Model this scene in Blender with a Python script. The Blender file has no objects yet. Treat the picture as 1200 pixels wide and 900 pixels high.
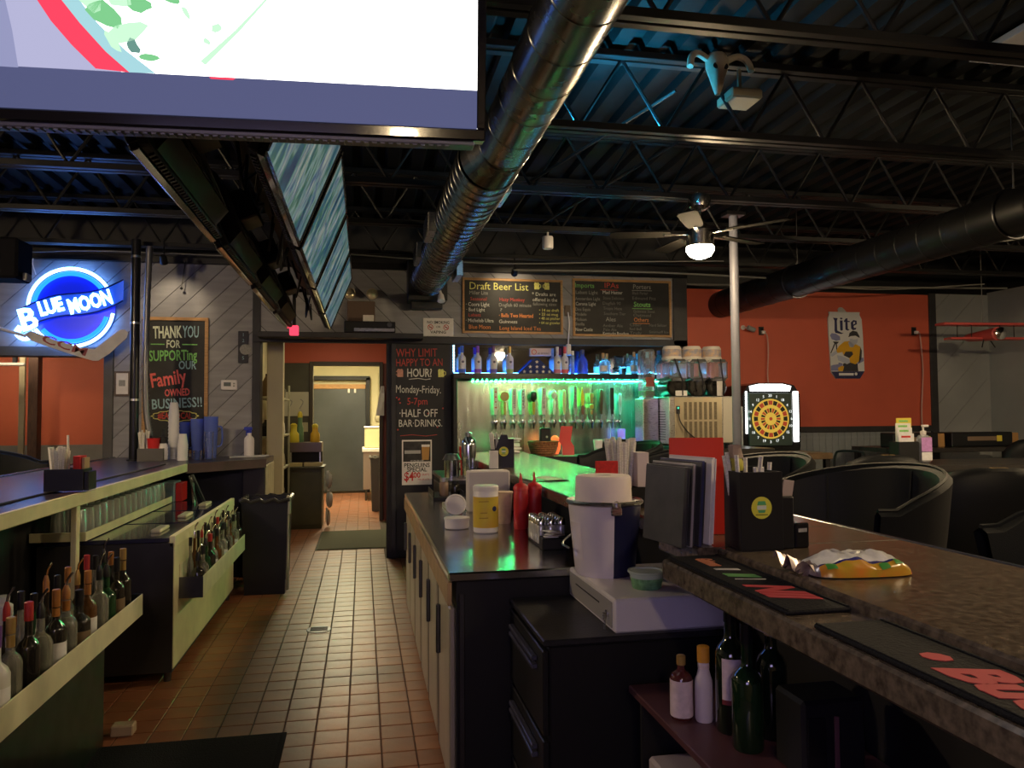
import bpy, math, random
from mathutils import Matrix, Vector

random.seed(7)
scene = bpy.context.scene
COL = scene.collection
PI = math.pi
R = math.radians

# ------------------------------------------------------------------ camera
cam_data = bpy.data.cameras.new('camera')
cam_data.sensor_fit = 'HORIZONTAL'
cam_data.sensor_width = 36.0
cam_data.lens = 27.0
cam_data.clip_start = 0.05
camera = bpy.data.objects.new('camera', cam_data)
COL.objects.link(camera)
_yaw, _pitch, _roll = R(11), R(2.3), R(0.35)
_f = Vector((math.sin(_yaw) * math.cos(_pitch), math.cos(_yaw) * math.cos(_pitch), math.sin(_pitch)))
_r0 = Vector((math.cos(_yaw), -math.sin(_yaw), 0))
_u0 = _r0.cross(_f)
_r = _r0 * math.cos(_roll) - _u0 * math.sin(_roll)
_u = _u0 * math.cos(_roll) + _r0 * math.sin(_roll)
camera.matrix_world = Matrix(((_r.x, _u.x, -_f.x, 0), (_r.y, _u.y, -_f.y, 0), (_r.z, _u.z, -_f.z, 1.5), (0, 0, 0, 1)))
scene.camera = camera

# ------------------------------------------------------------------ world, exposure
world = bpy.data.worlds.new('world')
scene.world = world
world.use_nodes = True
world.node_tree.nodes['Background'].inputs[0].default_value = (0.05, 0.055, 0.07, 1)
world.node_tree.nodes['Background'].inputs[1].default_value = 0.25
scene.view_settings.view_transform = 'Standard'
scene.view_settings.look = 'None'
scene.view_settings.gamma = 1.0
scene.view_settings.use_curve_mapping = False
scene.view_settings.exposure = 0.62

# light levels, in one place
LAMP = 290.0            # glowing bowls of the ceiling fans
KITCHEN = 34.0         # fluorescent panels in the kitchen
NEON = 6.0
GREEN_LED = 320.0
BLUE_LED = 40.0
SIDE_ROOM = 36.0

# ------------------------------------------------------------------ materials
_mats = {}
def mat(name, color=(.5, .5, .5), rough=.5, metal=0.0, emit=None, strength=0.0, noise=0.0, scale=8.0, bump=0.0, bscale=60.0,
        trans=0.0, alpha=1.0, ior=1.45, coat=0.0, color2=None, stretch=None, rough_noise=0.0):
    if name in _mats:
        return _mats[name]
    m = bpy.data.materials.new(name)
    m.use_nodes = True
    nt = m.node_tree
    b = nt.nodes['Principled BSDF']
    c = tuple(color) + (1,)
    b.inputs['Base Color'].default_value = c
    b.inputs['Roughness'].default_value = rough
    b.inputs['Metallic'].default_value = metal
    b.inputs['IOR'].default_value = ior
    b.inputs['Transmission Weight'].default_value = trans
    b.inputs['Alpha'].default_value = alpha
    b.inputs['Coat Weight'].default_value = coat
    if emit:
        b.inputs['Emission Color'].default_value = tuple(emit) + (1,)
        b.inputs['Emission Strength'].default_value = strength
    if noise or color2 or rough_noise:
        tc = nt.nodes.new('ShaderNodeTexCoord')
        mp = nt.nodes.new('ShaderNodeMapping')
        nt.links.new(tc.outputs['Object'], mp.inputs['Vector'])
        if stretch:
            mp.inputs['Scale'].default_value = stretch
        n = nt.nodes.new('ShaderNodeTexNoise')
        n.inputs['Scale'].default_value = scale
        n.inputs['Detail'].default_value = 5
        nt.links.new(mp.outputs['Vector'], n.inputs['Vector'])
        if noise or color2:
            cr = nt.nodes.new('ShaderNodeValToRGB')
            cr.color_ramp.elements[0].position = .3
            cr.color_ramp.elements[1].position = .7
            if color2:
                cr.color_ramp.elements[0].color = c
                cr.color_ramp.elements[1].color = tuple(color2) + (1,)
            else:
                cr.color_ramp.elements[0].color = tuple(max(0, x * (1 - noise)) for x in color) + (1,)
                cr.color_ramp.elements[1].color = tuple(min(1, x * (1 + noise)) for x in color) + (1,)
            nt.links.new(n.outputs['Fac'], cr.inputs['Fac'])
            nt.links.new(cr.outputs['Color'], b.inputs['Base Color'])
        if rough_noise:
            mr = nt.nodes.new('ShaderNodeMapRange')
            mr.inputs[3].default_value = max(0, rough - rough_noise)
            mr.inputs[4].default_value = min(1, rough + rough_noise)
            nt.links.new(n.outputs['Fac'], mr.inputs[0])
            nt.links.new(mr.outputs[0], b.inputs['Roughness'])
    if bump:
        tc2 = nt.nodes.new('ShaderNodeTexCoord')
        n2 = nt.nodes.new('ShaderNodeTexNoise')
        n2.inputs['Scale'].default_value = bscale
        bp = nt.nodes.new('ShaderNodeBump')
        bp.inputs['Strength'].default_value = bump
        bp.inputs['Distance'].default_value = .01
        nt.links.new(tc2.outputs['Object'], n2.inputs['Vector'])
        nt.links.new(n2.outputs['Fac'], bp.inputs['Height'])
        nt.links.new(bp.outputs['Normal'], b.inputs['Normal'])
    _mats[name] = m
    return m

def glow(name, color, strength):
    return mat(name, (0, 0, 0), .6, emit=color, strength=strength)

def chalk(name, color):
    return mat('chalk_' + name, color, .9, noise=.25, scale=90)

BLACK = mat('black_paint', (.007, .007, .009), .5, noise=.3, scale=5)
BLACK_GLOSS = mat('black_gloss', (.008, .008, .01), .18)
BLACK_PLASTIC = mat('black_plastic', (.008, .008, .010), .42, bump=.05, bscale=300)
CHAR = mat('charcoal_trim', (.03, .03, .034), .55, noise=.25, scale=6)
GREY_PLANK = [mat('grey_plank_%d' % i, c, .6, noise=.14, scale=3, stretch=(1, 1, 6), bump=.08, bscale=40)
              for i, c in enumerate([(.27, .27, .295), (.25, .25, .275), (.285, .285, .31)])]
STEEL = mat('brushed_steel', (.55, .55, .54), .3, metal=1, rough_noise=.12, scale=30, stretch=(1, 1, 12), noise=.08)
STEEL_RAIL = mat('satin_steel_rail', (.74, .70, .50), .45, metal=.25, noise=.12, scale=8)
STEEL_DARK = mat('dark_steel', (.12, .12, .13), .35, metal=1, noise=.2, scale=8)
CHROME = mat('chrome', (.75, .75, .76), .12, metal=1)
GALV = mat('galvanised_duct', (.21, .21, .205), .26, metal=1, noise=.2, scale=6, rough_noise=.1)
WHITE_PLASTIC = mat('white_plastic', (.72, .70, .70), .4, noise=.04, scale=10)
PAPER = mat('paper_white', (.75, .73, .71), .8, noise=.05, scale=20)
GREEN_FOIL = mat('green_print', (.05, .3, .08), .4)
RED_PLASTIC = mat('red_plastic', (.55, .02, .02), .35)
RED_PAINT = mat('red_wall_paint', (.60, .115, .065), .55, noise=.06, scale=2, bump=.04, bscale=120)
ORANGE_PAINT = mat('orange_wall_paint', (.60, .13, .055), .6, noise=.05, scale=2)
WOOD = mat('oak_frame', (.42, .23, .09), .5, noise=.25, scale=14, stretch=(1, 1, 8))
WOOD_DARK = mat('dark_wood', (.06, .03, .018), .45, noise=.35, scale=10, stretch=(6, 1, 1))
BOARD = mat('chalkboard_black', (.018, .018, .018), .6, noise=.5, scale=4)
VINYL = mat('black_vinyl', (.006, .007, .009), .55, ior=1.3, bump=.12, bscale=220)
GLASS_CLEAR = mat('clear_glass', (.92, .95, .95), .03, trans=1.0)
GLASS_GREEN = mat('green_glass', (.03, .10, .04), .06, trans=.5)
GLASS_DARK = mat('dark_bottle_glass', (.02, .018, .014), .08, coat=.5)
GLASS_AMBER = mat('amber_glass', (.16, .07, .02), .08, trans=.4)
GLASS_CREAM = mat('cream_bottle', (.5, .46, .36), .25)
GLASS_BLUE = mat('blue_bottle_glass', (.12, .22, .85), .06, trans=.6)
TINTED_CLEAR = mat('frosted_clear_glass', (.75, .85, .92), .12, trans=.85)
RUBBER = mat('black_rubber', (.010, .010, .012), .8, ior=1.25, bump=.4, bscale=150)

# ------------------------------------------------------------------ mesh building
class MB:
    def __init__(self):
        self.v = []
        self.f = []
    def _add(self, vs, fs, M=None):
        o = len(self.v)
        if M is not None:
            vs = [tuple(M @ Vector(p)) for p in vs]
        self.v += [tuple(p) for p in vs]
        self.f += [tuple(i + o for i in q) for q in fs]
        return self
    def box(self, x0, x1, y0, y1, z0, z1, b=0.0, M=None):
        if x0 > x1: x0, x1 = x1, x0
        if y0 > y1: y0, y1 = y1, y0
        if z0 > z1: z0, z1 = z1, z0
        b = min(b, (x1 - x0) * .49, (y1 - y0) * .49, (z1 - z0) * .49)
        if b <= 0:
            vs = [(x0, y0, z0), (x1, y0, z0), (x1, y1, z0), (x0, y1, z0), (x0, y0, z1), (x1, y0, z1), (x1, y1, z1), (x0, y1, z1)]
            return self._add(vs, [(0, 3, 2, 1), (4, 5, 6, 7), (0, 1, 5, 4), (1, 2, 6, 5), (2, 3, 7, 6), (3, 0, 4, 7)], M)
        xs, ys, zs = (x0, x1), (y0, y1), (z0, z1)
        vs, idx = [], {}
        for i in (0, 1):
            for j in (0, 1):
                for k in (0, 1):
                    sx, sy, sz = (b if i == 0 else -b), (b if j == 0 else -b), (b if k == 0 else -b)
                    for a in range(3):
                        p = [xs[i] + sx, ys[j] + sy, zs[k] + sz]
                        p[a] = (xs[i], ys[j], zs[k])[a]
                        idx[(i, j, k, a)] = len(vs)
                        vs.append(tuple(p))
        fs = []
        for a in range(3):
            b_, c_ = (a + 1) % 3, (a + 2) % 3
            for s in (0, 1):
                def key(p, q):
                    t = [0, 0, 0]; t[a] = s; t[b_] = p; t[c_] = q
                    return idx[(t[0], t[1], t[2], a)]
                q = (key(0, 0), key(1, 0), key(1, 1), key(0, 1))
                fs.append(q if s else q[::-1])
        for a in range(3):          # edge chamfers along axis a
            b_, c_ = (a + 1) % 3, (a + 2) % 3
            for p in (0, 1):
                for q in (0, 1):
                    t0 = [0, 0, 0]; t0[a] = 0; t0[b_] = p; t0[c_] = q
                    t1 = list(t0); t1[a] = 1
                    quad = (idx[(*t0, b_)], idx[(*t1, b_)], idx[(*t1, c_)], idx[(*t0, c_)])
                    fs.append(quad if (p == q) else quad[::-1])
        for i in (0, 1):
            for j in (0, 1):
                for k in (0, 1):
                    tri = (idx[(i, j, k, 0)], idx[(i, j, k, 1)], idx[(i, j, k, 2)])
                    fs.append(tri if (i + j + k) % 2 == 1 else tri[::-1])
        return self._add(vs, fs, M)
    def lathe(self, prof, n=16, M=None, at=(0, 0, 0)):
        vs, fs = [], []
        ax, ay, az = at
        for r, z in prof:
            for i in range(n):
                a = 2 * PI * i / n
                vs.append((ax + max(r, 1e-4) * math.cos(a), ay + max(r, 1e-4) * math.sin(a), az + z))
        for k in range(len(prof) - 1):
            for i in range(n):
                j = (i + 1) % n
                fs.append((k * n + i, k * n + j, (k + 1) * n + j, (k + 1) * n + i))
        fs.append(tuple(range(n))[::-1])
        L = (len(prof) - 1) * n
        fs.append(tuple(L + i for i in range(n)))
        return self._add(vs, fs, M)
    def tube(self, pts, r, n=8, caps=True, radii=None):
        pts = [Vector(p) for p in pts]
        vs, fs = [], []
        prev = None
        for k, p in enumerate(pts):
            if k == 0: t = pts[1] - pts[0]
            elif k == len(pts) - 1: t = pts[-1] - pts[-2]
            else: t = pts[k + 1] - pts[k - 1]
            t.normalize()
            if prev is None:
                ref = Vector((0, 0, 1)) if abs(t.z) < .9 else Vector((1, 0, 0))
                x = t.cross(ref).normalized()
            else:
                x = (prev - t * prev.dot(t)).normalized()
            prev = x
            y = t.cross(x)
            rr = radii[k] if radii else r
            for i in range(n):
                a = 2 * PI * i / n
                vs.append(tuple(p + x * (rr * math.cos(a)) + y * (rr * math.sin(a))))
        for k in range(len(pts) - 1):
            for i in range(n):
                j = (i + 1) % n
                fs.append((k * n + i, k * n + j, (k + 1) * n + j, (k + 1) * n + i))
        if caps:
            fs.append(tuple(range(n))[::-1])
            L = (len(pts) - 1) * n
            fs.append(tuple(L + i for i in range(n)))
        return self._add(vs, fs)
    def prism(self, poly, fn, d0, d1):
        """poly: 2-D outline; fn(u, v, d) -> 3-D point; extruded from d0 to d1"""
        n = len(poly)
        vs = [fn(u, v, d0) for u, v in poly] + [fn(u, v, d1) for u, v in poly]
        fs = [tuple(range(n))[::-1], tuple(range(n, 2 * n))]
        for i in range(n):
            j = (i + 1) % n
            fs.append((i, j, n + j, n + i))
        return self._add(vs, fs)
    def poly(self, pts):
        return self._add(pts, [tuple(range(len(pts)))])
    def grid(self, rows, closed=False):
        nr, nc = len(rows), len(rows[0])
        vs = [p for r in rows for p in r]
        fs = []
        for i in range(nr - 1):
            for j in range(nc if closed else nc - 1):
                k = (j + 1) % nc
                fs.append((i * nc + j, i * nc + k, (i + 1) * nc + k, (i + 1) * nc + j))
        return self._add(vs, fs)
    def mesh(self, name, m, angle=.7):
        me = bpy.data.meshes.new(name)
        me.from_pydata(self.v, [], self.f)
        me.materials.append(m)
        me.update()
        me.polygons.foreach_set('use_smooth', [True] * len(me.polygons))
        me.set_sharp_from_angle(angle=angle)
        return me
    def build(self, name, m, parent=None, fix=False, angle=.7, loc=None):
        me = self.mesh(name, m, angle)
        if fix:
            import bmesh
            bm = bmesh.new(); bm.from_mesh(me)
            bmesh.ops.recalc_face_normals(bm, faces=bm.faces)
            bm.to_mesh(me); bm.free()
            me.set_sharp_from_angle(angle=angle)
        return put(name, me, parent, loc)

def put(name, me, parent=None, loc=None):
    o = bpy.data.objects.new(name, me)
    COL.objects.link(o)
    if parent is not None:
        o.parent = parent
    if loc is not None:
        o.location = loc
    return o

def tag(o, label, cat, group=None):
    o['label'] = label
    o['category'] = cat
    if group:
        o['group'] = group
    return o

def thing(name, label, cat, loc=(0, 0, 0), rz=0.0, group=None, rot=None):
    o = bpy.data.objects.new(name, None)
    o.empty_display_size = .05
    COL.objects.link(o)
    o.location = loc
    o.rotation_euler = rot if rot else (0, 0, rz)
    return tag(o, label, cat, group)

def struct(o):
    o['kind'] = 'structure'
    return o

def copy_tree(o, parent=None):
    c = o.copy()
    COL.objects.link(c)
    c.parent = parent
    for ch in o.children:
        copy_tree(ch, c)
    return c

def dup(o, loc, label, rz=None, group=None, rot=None):
    c = copy_tree(o)
    c.location = loc
    if rot is not None: c.rotation_euler = rot
    elif rz is not None: c.rotation_euler = (0, 0, rz)
    c['label'] = label
    if group: c['group'] = group
    return c

ORD = ['first', 'second', 'third', 'fourth', 'fifth', 'sixth', 'seventh', 'eighth', 'ninth', 'tenth', 'eleventh', 'twelfth',
       'thirteenth', 'fourteenth', 'fifteenth', 'sixteenth', 'seventeenth', 'eighteenth']

def text_mesh(s, size, m, bold=0.0, depth=.0006, shear=0.0, width=None, space=1.0):
    cu = bpy.data.curves.new('lettering', 'FONT')
    cu.body = s
    cu.size = size
    cu.align_x = 'CENTER'
    cu.align_y = 'CENTER'
    cu.offset = bold
    cu.extrude = depth
    cu.shear = shear
    cu.space_character = space
    cu.resolution_u = 2
    tmp = bpy.data.objects.new('lettering_tmp', cu)
    me = bpy.data.meshes.new_from_object(tmp)
    bpy.data.objects.remove(tmp)
    bpy.data.curves.remove(cu)
    if width and me.vertices:
        xs = [v.co.x for v in me.vertices]
        w = max(xs) - min(xs)
        k = width / w
        for v in me.vertices:
            v.co.x *= k
    me.materials.clear()
    me.materials.append(m)
    return me

def text(s, size, m, parent, loc, rot=(PI / 2, 0, 0), **k):
    """lettering lying in its local XY plane; the default rotation stands it up facing -Y"""
    o = put('lettering', text_mesh(s, size, m, **k), parent, loc)
    o.rotation_euler = rot
    return o

def arc_pts(cx, cy, r, a0, a1, n):
    return [(cx + r * math.cos(R(a0 + (a1 - a0) * i / n)), cy + r * math.sin(R(a0 + (a1 - a0) * i / n))) for i in range(n + 1)]

def smooth_path(pts, n=6):
    """Catmull-Rom through pts"""
    P = [Vector(p) for p in pts]
    P = [P[0] * 2 - P[1]] + P + [P[-1] * 2 - P[-2]]
    out = []
    for i in range(1, len(P) - 2):
        for k in range(n):
            t = k / n
            a, b, c, d = P[i - 1], P[i], P[i + 1], P[i + 2]
            out.append(.5 * ((2 * b) + (c - a) * t + (2 * a - 5 * b + 4 * c - d) * t * t + (3 * b - a - 3 * c + d) * t ** 3))
    out.append(P[-2])
    return [tuple(p) for p in out]

WALLF = lambda y: (lambda u, v, d: (u, y - d, v))      # outline on a wall facing -Y, d = how proud

def clip_poly(poly, a, b, c):
    """keep a*x + b*y <= c"""
    out = []
    n = len(poly)
    for i in range(n):
        p, q = poly[i], poly[(i + 1) % n]
        fp, fq = a * p[0] + b * p[1] - c, a * q[0] + b * q[1] - c
        if fp <= 0: out.append(p)
        if fp * fq < 0:
            t = fp / (fp - fq)
            out.append((p[0] + (q[0] - p[0]) * t, p[1] + (q[1] - p[1]) * t))
    return out
# ================================================================== the setting
XL, XR = -4.6, 8.36
DECK = 3.62

# ---- floor with quarry tiles
GROUT = mat('dark_grout', (.085, .055, .04), .85)
TILE = [mat('quarry_tile_%d' % i, c, .38, noise=.22, scale=5, rough_noise=.12, bump=.06, bscale=30)
        for i, c in enumerate([(.30, .115, .05), (.26, .10, .046), (.33, .13, .058)])]
floor = struct(MB().box(XL, XR, -3, 16, -.12, -.004).build('floor', GROUT))
TP = .152
tile_meshes = [MB().box(-.0738, .0738, -.0738, .0738, -.014, 0, .003).mesh('tile', t) for t in TILE]
cells = []
for j in range(14, 106):
    for i in range(-11, 4):
        x, y = i * TP + .01, 1.02 + j * TP
        if y < 8.3 and x < -1.55: continue
        if y > 8.2 and (x < -1.1 or x > .28) and y < 11.2: continue
        if y > 15.4: continue
        cells.append((x, y))
inview = [c for c in cells if -1.05 < c[0] < .34 and c[1] > 3.15]
inview.sort(key=lambda c: c[1])
near = set(inview[:296])
rest = MB()
for x, y in cells:
    if (x, y) in near:
        put('tile', random.choice(tile_meshes), floor, (x, y, random.uniform(-.0012, .0006)))
    else:
        rest.box(x - .0738, x + .0738, y - .0738, y + .0738, -.014, random.uniform(-.0012, .0004), .003)
rest_o = rest.build('tile_field', TILE[1], floor)
rest_o['kind'] = 'stuff'

# ---- ceiling: ribbed metal deck and open web joists
DECKM = mat('painted_metal_deck', (.011, .012, .013), .6, metal=.0, ior=1.2, noise=.3, scale=2)
rows_a, rows_b = [], []
x = XL
prof = []
while x < XR:
    for dx, dz in ((0, 0), (.09, 0), (.115, .045), (.175, .045)):
        prof.append((x + dx, DECK + dz))
    x += .2
prof.append((x, DECK))
ceiling = struct(MB().grid([[(px, -3, pz) for px, pz in prof], [(px, 16, pz) for px, pz in prof]]).build('ceiling', DECKM, angle=.3))
JOISTM = mat('black_joist_paint', (.014, .014, .015), .45, metal=.1, ior=1.3, noise=.3, scale=4)
chord = MB().box(XL, XR, -.055, -.008, -.02, .02, .003).box(XL, XR, .008, .055, -.02, .02, .003).mesh('bottom_chord', JOISTM)
tchord = MB().box(XL, XR, -.06, -.008, -.02, .02, .003).box(XL, XR, .008, .06, -.02, .02, .003).mesh('top_chord', JOISTM)
web = MB()
x = XL + .1
k = 0
while x < XR - .5:
    web.tube([(x, 0, .01), (x + .26, 0, .42)], .011, 6)
    web.tube([(x + .26, 0, .42), (x + .52, 0, .01)], .011, 6)
    x += .52
web_me = web.mesh('web_rod', JOISTM)
for jy in (-.7, .55, 1.78, 2.98, 4.2, 5.45, 6.6, 7.84):
    e = bpy.data.objects.new('joist', None)
    COL.objects.link(e); e.parent = ceiling; e.location = (0, jy, 3.15)
    put('bottom_chord', chord, e)
    put('top_chord', tchord, e, (0, 0, .43))
    put('web', web_me, e)

# ---- back wall with its openings
wb = MB()
Y0, Y1 = 8.30, 8.45
wb.box(XL, -3.62, Y0, Y1, 0, DECK)                 # left of the side-room opening
wb.box(-3.62, -2.52, Y0, Y1, 0, .95).box(-3.62, -2.52, Y0, Y1, 2.11, DECK)
wb.box(-2.52, -1.05, Y0, Y1, 0, DECK)
wb.box(-1.05, .25, Y0, Y1, 2.28, DECK)
wb.box(.25, 3.67, Y0, Y1, 0, DECK)
wb.box(3.57, 3.67, Y1, 9.0, 0, DECK)
wall_back = struct(wb.build('wall_back', mat('wall_black', (.02, .02, .023), .6, noise=.2, scale=3)))

def planks(parent, y, rect, slope, pitch, mats, proud=.014, gap=.006):
    x0, x1, z0, z1 = rect
    s = math.sqrt(.5)
    a, b = (s, -s) if slope > 0 else (s, s)          # normal of the strips
    cs = [a * px + b * pz for px in (x0, x1) for pz in (z0, z1)]
    k = math.floor(min(cs) / pitch)
    while k * pitch < max(cs):
        poly = [(x0, z0), (x1, z0), (x1, z1), (x0, z1)]
        poly = clip_poly(poly, -a, -b, -(k * pitch + gap / 2))
        if len(poly) > 2: poly = clip_poly(poly, a, b, (k + 1) * pitch - gap / 2)
        if len(poly) > 2:
            MB().prism(poly, WALLF(y), 0, proud).build('plank', mats[k % len(mats)], parent)
        k += 1

planks(wall_back, Y0, (XL, -2.445, 2.20, 3.06), 1, .165, GREY_PLANK)
planks(wall_back, Y0, (-2.445, -1.12, .95, 3.06), 1, .165, GREY_PLANK)
planks(wall_back, Y0, (-1.04, 3.50, 2.35, 3.06), -1, .165, GREY_PLANK)

tr = MB()
tr.box(XL, -2.445, Y0 - .03, Y0 + .17, 2.105, 2.20, .004)      # head of the side-room opening
tr.box(-2.535, -2.445, Y0 - .03, Y0 + .17, .9, 2.105, .004)
struct(tr.build('trim_1', mat('grey_opening_trim', (.085, .082, .08), .55, noise=.15, scale=5)))
struct(MB().box(-1.12, 3.67, Y0 - .035, Y0 + .02, 2.27, 2.345, .004).build('trim_2', CHAR))
struct(MB().box(-1.12, -1.04, Y0 - .03, Y0 + .17, 0, 3.06, .004).build('trim_3', CHAR))
struct(MB().box(3.50, 3.67, Y0 - .035, Y0 - .0, 0, 3.15, .004).build('trim_4', CHAR))
struct(MB().box(XL, 3.67, Y0 - .06, Y0, 3.06, 3.13, .004).build('trim_5', BLACK))
struct(MB().box(.25, .30, Y0 - .03, Y1 + .02, 0, 2.27, .004).build('trim_6', CHAR))

# ---- far right: red field over a boarded dado, then the grey corner
wr = MB().box(3.67, XR + .2, 9.0, 9.15, 0, DECK)
wall_right_back = struct(wr.build('wall_back_right', BLACK))
struct(MB().box(3.67, 7.43, 8.985, 9.0, 1.32, 3.07).build('wall_red', RED_PAINT))
DADO = mat('blue_grey_dado', (.24, .27, .29), .55, noise=.12, scale=4, stretch=(1, 1, 5))
bd = MB().box(-.0445, .0445, -.014, 0, 0, 1.25, .004).mesh('board', DADO)
for i in range(41):
    put('board', bd, wall_right_back, (3.72 + i * .0915, 9.0, 0))
struct(MB().box(3.67, 7.45, 8.965, 9.0, 1.25, 1.325, .004).build('trim_7', CHAR))
struct(MB().box(7.43, 7.535, 8.965, 9.0, 0, 3.09, .004).build('trim_8', CHAR))
WGREY = mat('patched_grey_wall', (.36, .38, .39), .6, color2=(.24, .255, .26), scale=.9, bump=.08, bscale=60)
planks(wall_right_back, 9.0, (7.535, XR, 0, 3.09), 1, .30, [WGREY], .012, .004)
struct(MB().box(XR, XR + .15, -3, 9.0, 0, 3.12).build('wall_right', WGREY))
struct(MB().box(XR, XR + .15, -3, 9.15, 3.12, DECK + .1).build('wall_right_top', BLACK))
struct(MB().box(XL - .15, XL, -3, 16, 0, DECK + .1).build('wall_left', mat('left_wall_grey', (.14, .14, .145), .6, noise=.1)))
struct(MB().box(XL, XR, -3.15, -3, 0, DECK + .1).build('wall_front', mat('front_wall_tan', (.20, .16, .12), .7, noise=.1)))

# ---- side room seen through the left opening
struct(MB().box(XL, -1.35, 10.2, 10.3, 1.17, DECK).build('wall_side_room', ORANGE_PAINT))
struct(MB().box(XL, -1.35, 10.17, 10.3, 0, 1.17).build('wall_side_room_dado', mat('warm_grey_dado', (.20, .19, .16), .6, noise=.1)))
struct(MB().box(-1.45, -1.35, Y1, 10.2, 0, DECK).build('wall_side_room_right', ORANGE_PAINT))

# ---- kitchen passage
CREAM = mat('cream_kitchen_wall', (.62, .57, .37), .6, noise=.06, scale=3)
BROWN = mat('brown_grey_wall', (.085, .078, .058), .6, noise=.1, scale=4)
struct(MB().box(-1.35, -1.25, Y1, 11.2, 0, 2.75).build('wall_passage_left', CREAM))
struct(MB().box(.62, .72, Y1, 11.2, 0, 2.75).build('wall_passage_right', mat('passage_maroon', (.16, .05, .035), .6, noise=.1)))
struct(MB().box(-1.35, .72, Y1, 11.3, 2.75, 2.85).build('ceiling_passage', mat('kitchen_ceiling', (.5, .48, .42), .7)))
wk = MB().box(-1.25, -.70, 11.2, 11.3, 0, 2.25)
struct(wk.build('wall_kitchen', BROWN))
struct(MB().box(-1.25, .62, 11.19, 11.3, 2.25, 2.75).build('wall_kitchen_head', RED_PAINT))
struct(MB().box(.24, .62, 11.2, 11.3, 0, 2.25).build('wall_kitchen_right', mat('passage_maroon')))
fr = MB().box(-.74, -.69, 11.16, 11.32, 0, 2.27, .004).box(.235, .285, 11.16, 11.32, 0, 2.27, .004).box(-.69, .235, 11.16, 11.32, 2.215, 2.27, .004)
struct(fr.build('trim_9', mat('brown_door_trim', (.07, .055, .04), .5)))
struct(MB().box(-2.0, -1.9, 11.3, 15.9, 0, 2.85).build('wall_kitchen_left', CREAM))
struct(MB().box(.62, .72, 11.3, 15.9, 0, 2.85).build('wall_kitchen_side', CREAM))
struct(MB().box(-2.0, .72, 15.5, 15.6, 0, 2.85).build('wall_kitchen_back', CREAM))
struct(MB().box(-2.0, .72, 11.3, 15.6, 2.75, 2.85).build('ceiling_kitchen', mat('kitchen_ceiling')))
door = struct(MB().box(-.96, .06, 15.40, 15.46, .03, 2.12, .006).build('door_1', mat('dark_grey_door', (.075, .085, .088), .35, metal=.3, noise=.15, scale=2)))
MB().box(-1.04, -.96, 15.36, 15.5, 0, 2.25, .004).box(.06, .14, 15.36, 15.5, 0, 2.25, .004).box(-1.04, .14, 15.36, 15.5, 2.20, 2.28, .004).build('door_frame', BLACK, door)
MB().box(-.95, .05, 15.37, 15.42, 2.03, 2.12, .004).build('door_header', WOOD, door)
for dx in (-.27, -.15):
    MB().box(dx - .02, dx + .02, 15.36, 15.40, 1.95, 2.03, .004).build('hook', WHITE_PLASTIC, door)
# the cream post that stands just inside the passage
struct(MB().box(-1.03, -.86, 8.75, 8.90, 0, 2.55, .004).build('trim_10', CREAM))
# ================================================================== overhead things
# ---- big television over the aisle, facing the viewer
tv = thing('television', 'large flat television overhead with bright white picture facing the viewer', 'television', (-.4, 2.135, 2.262), rot=(R(7), 0, -R(3)))
TVB = mat('tv_bezel_black', (.01, .01, .012), .12, coat=.6)
HW = .735
fm = MB()
fm.box(-HW, HW, -.02, .03, 0, .032, .004).box(-HW, HW, -.02, .03, .83, .86, .004)
fm.box(-HW, -HW + .024, -.02, .03, .032, .83, .003).box(HW - .024, HW, -.02, .03, .032, .83, .003)
fm.build('bezel', TVB, tv)
MB().box(-HW + .02, HW - .02, .012, .075, .01, .85, .01).box(-.45, .45, .075, .13, .15, .7, .02).build('back_shell', BLACK_PLASTIC, tv)
vent = MB().box(-HW + .03, HW - .03, -.012, .055, -.012, -.001, .002)
for i in range(60):
    vent.box(-HW + .06 + i * .022, -HW + .072 + i * .022, -.008, .03, -.016, -.012)
vent.build('vent_strip', mat('tv_underside_grey', (.16, .16, .17), .45), tv)
scr = MB().box(-HW + .024, HW - .024, -.012, .005, .032, .83).build('screen', glow('screen_white', (1, .99, .97), 2.2), tv)
def tvpt(px, py):
    return (-.894 + px * .002158 + .4, .135 + (78 + .0486 * px - py) * .00236)
def tvshape(name, pts, m, d):
    poly = [(u, v) for u, v in pts]
    MB().prism(poly, lambda u, v, dd: (u, -.012 - dd, v), 0, d).build(name, m, scr)
tvshape('picture_band', [(-HW + .024, .032), (HW - .024, .032), (HW - .024, .137), (-HW + .024, .137)], glow('screen_lavender', (.062, .07, .15), .9), .0010)
plate = [(-HW + .024, .137)] + [tvpt(*p) for p in ((130, 84), (106, 70), (80, 45), (58, 20), (40, 0), (20, -30), (0, -70), (-25, -130), (-38, -190))] + [(-HW + .024, .70)]
tvshape('picture_plate', plate, glow('screen_plate', (.34, .34, .50), .9), .0010)
tvshape('picture_plate_shade', [(-HW + .024, .137)] + [tvpt(*p) for p in ((14, 79), (9, 40), (3, 10), (-8, -30), (-30, -100))] + [(-HW + .024, .60)], glow('screen_plate_shade', (.22, .23, .38), .9), .0016)
red = [tvpt(*p) for p in ((100, 80), (74, 55), (52, 30), (32, 0), (14, -30), (-4, -70), (12, -78), (36, -35), (58, 0), (84, 32), (112, 62), (138, 84))]
tvshape('picture_red_rim', red, glow('screen_red', (.85, .05, .10), .8), .0016)
rim = [tvpt(*p) for p in ((138, 84), (112, 62), (84, 32), (58, 0), (36, -35), (12, -78), (24, -82), (50, -40), (78, 0), (104, 32), (134, 60), (168, 85))]
tvshape('picture_bowl_rim', rim, glow('screen_bowl_rim', (.26, .46, .50), 1.0), .0013)
rng = random.Random(3)
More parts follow.
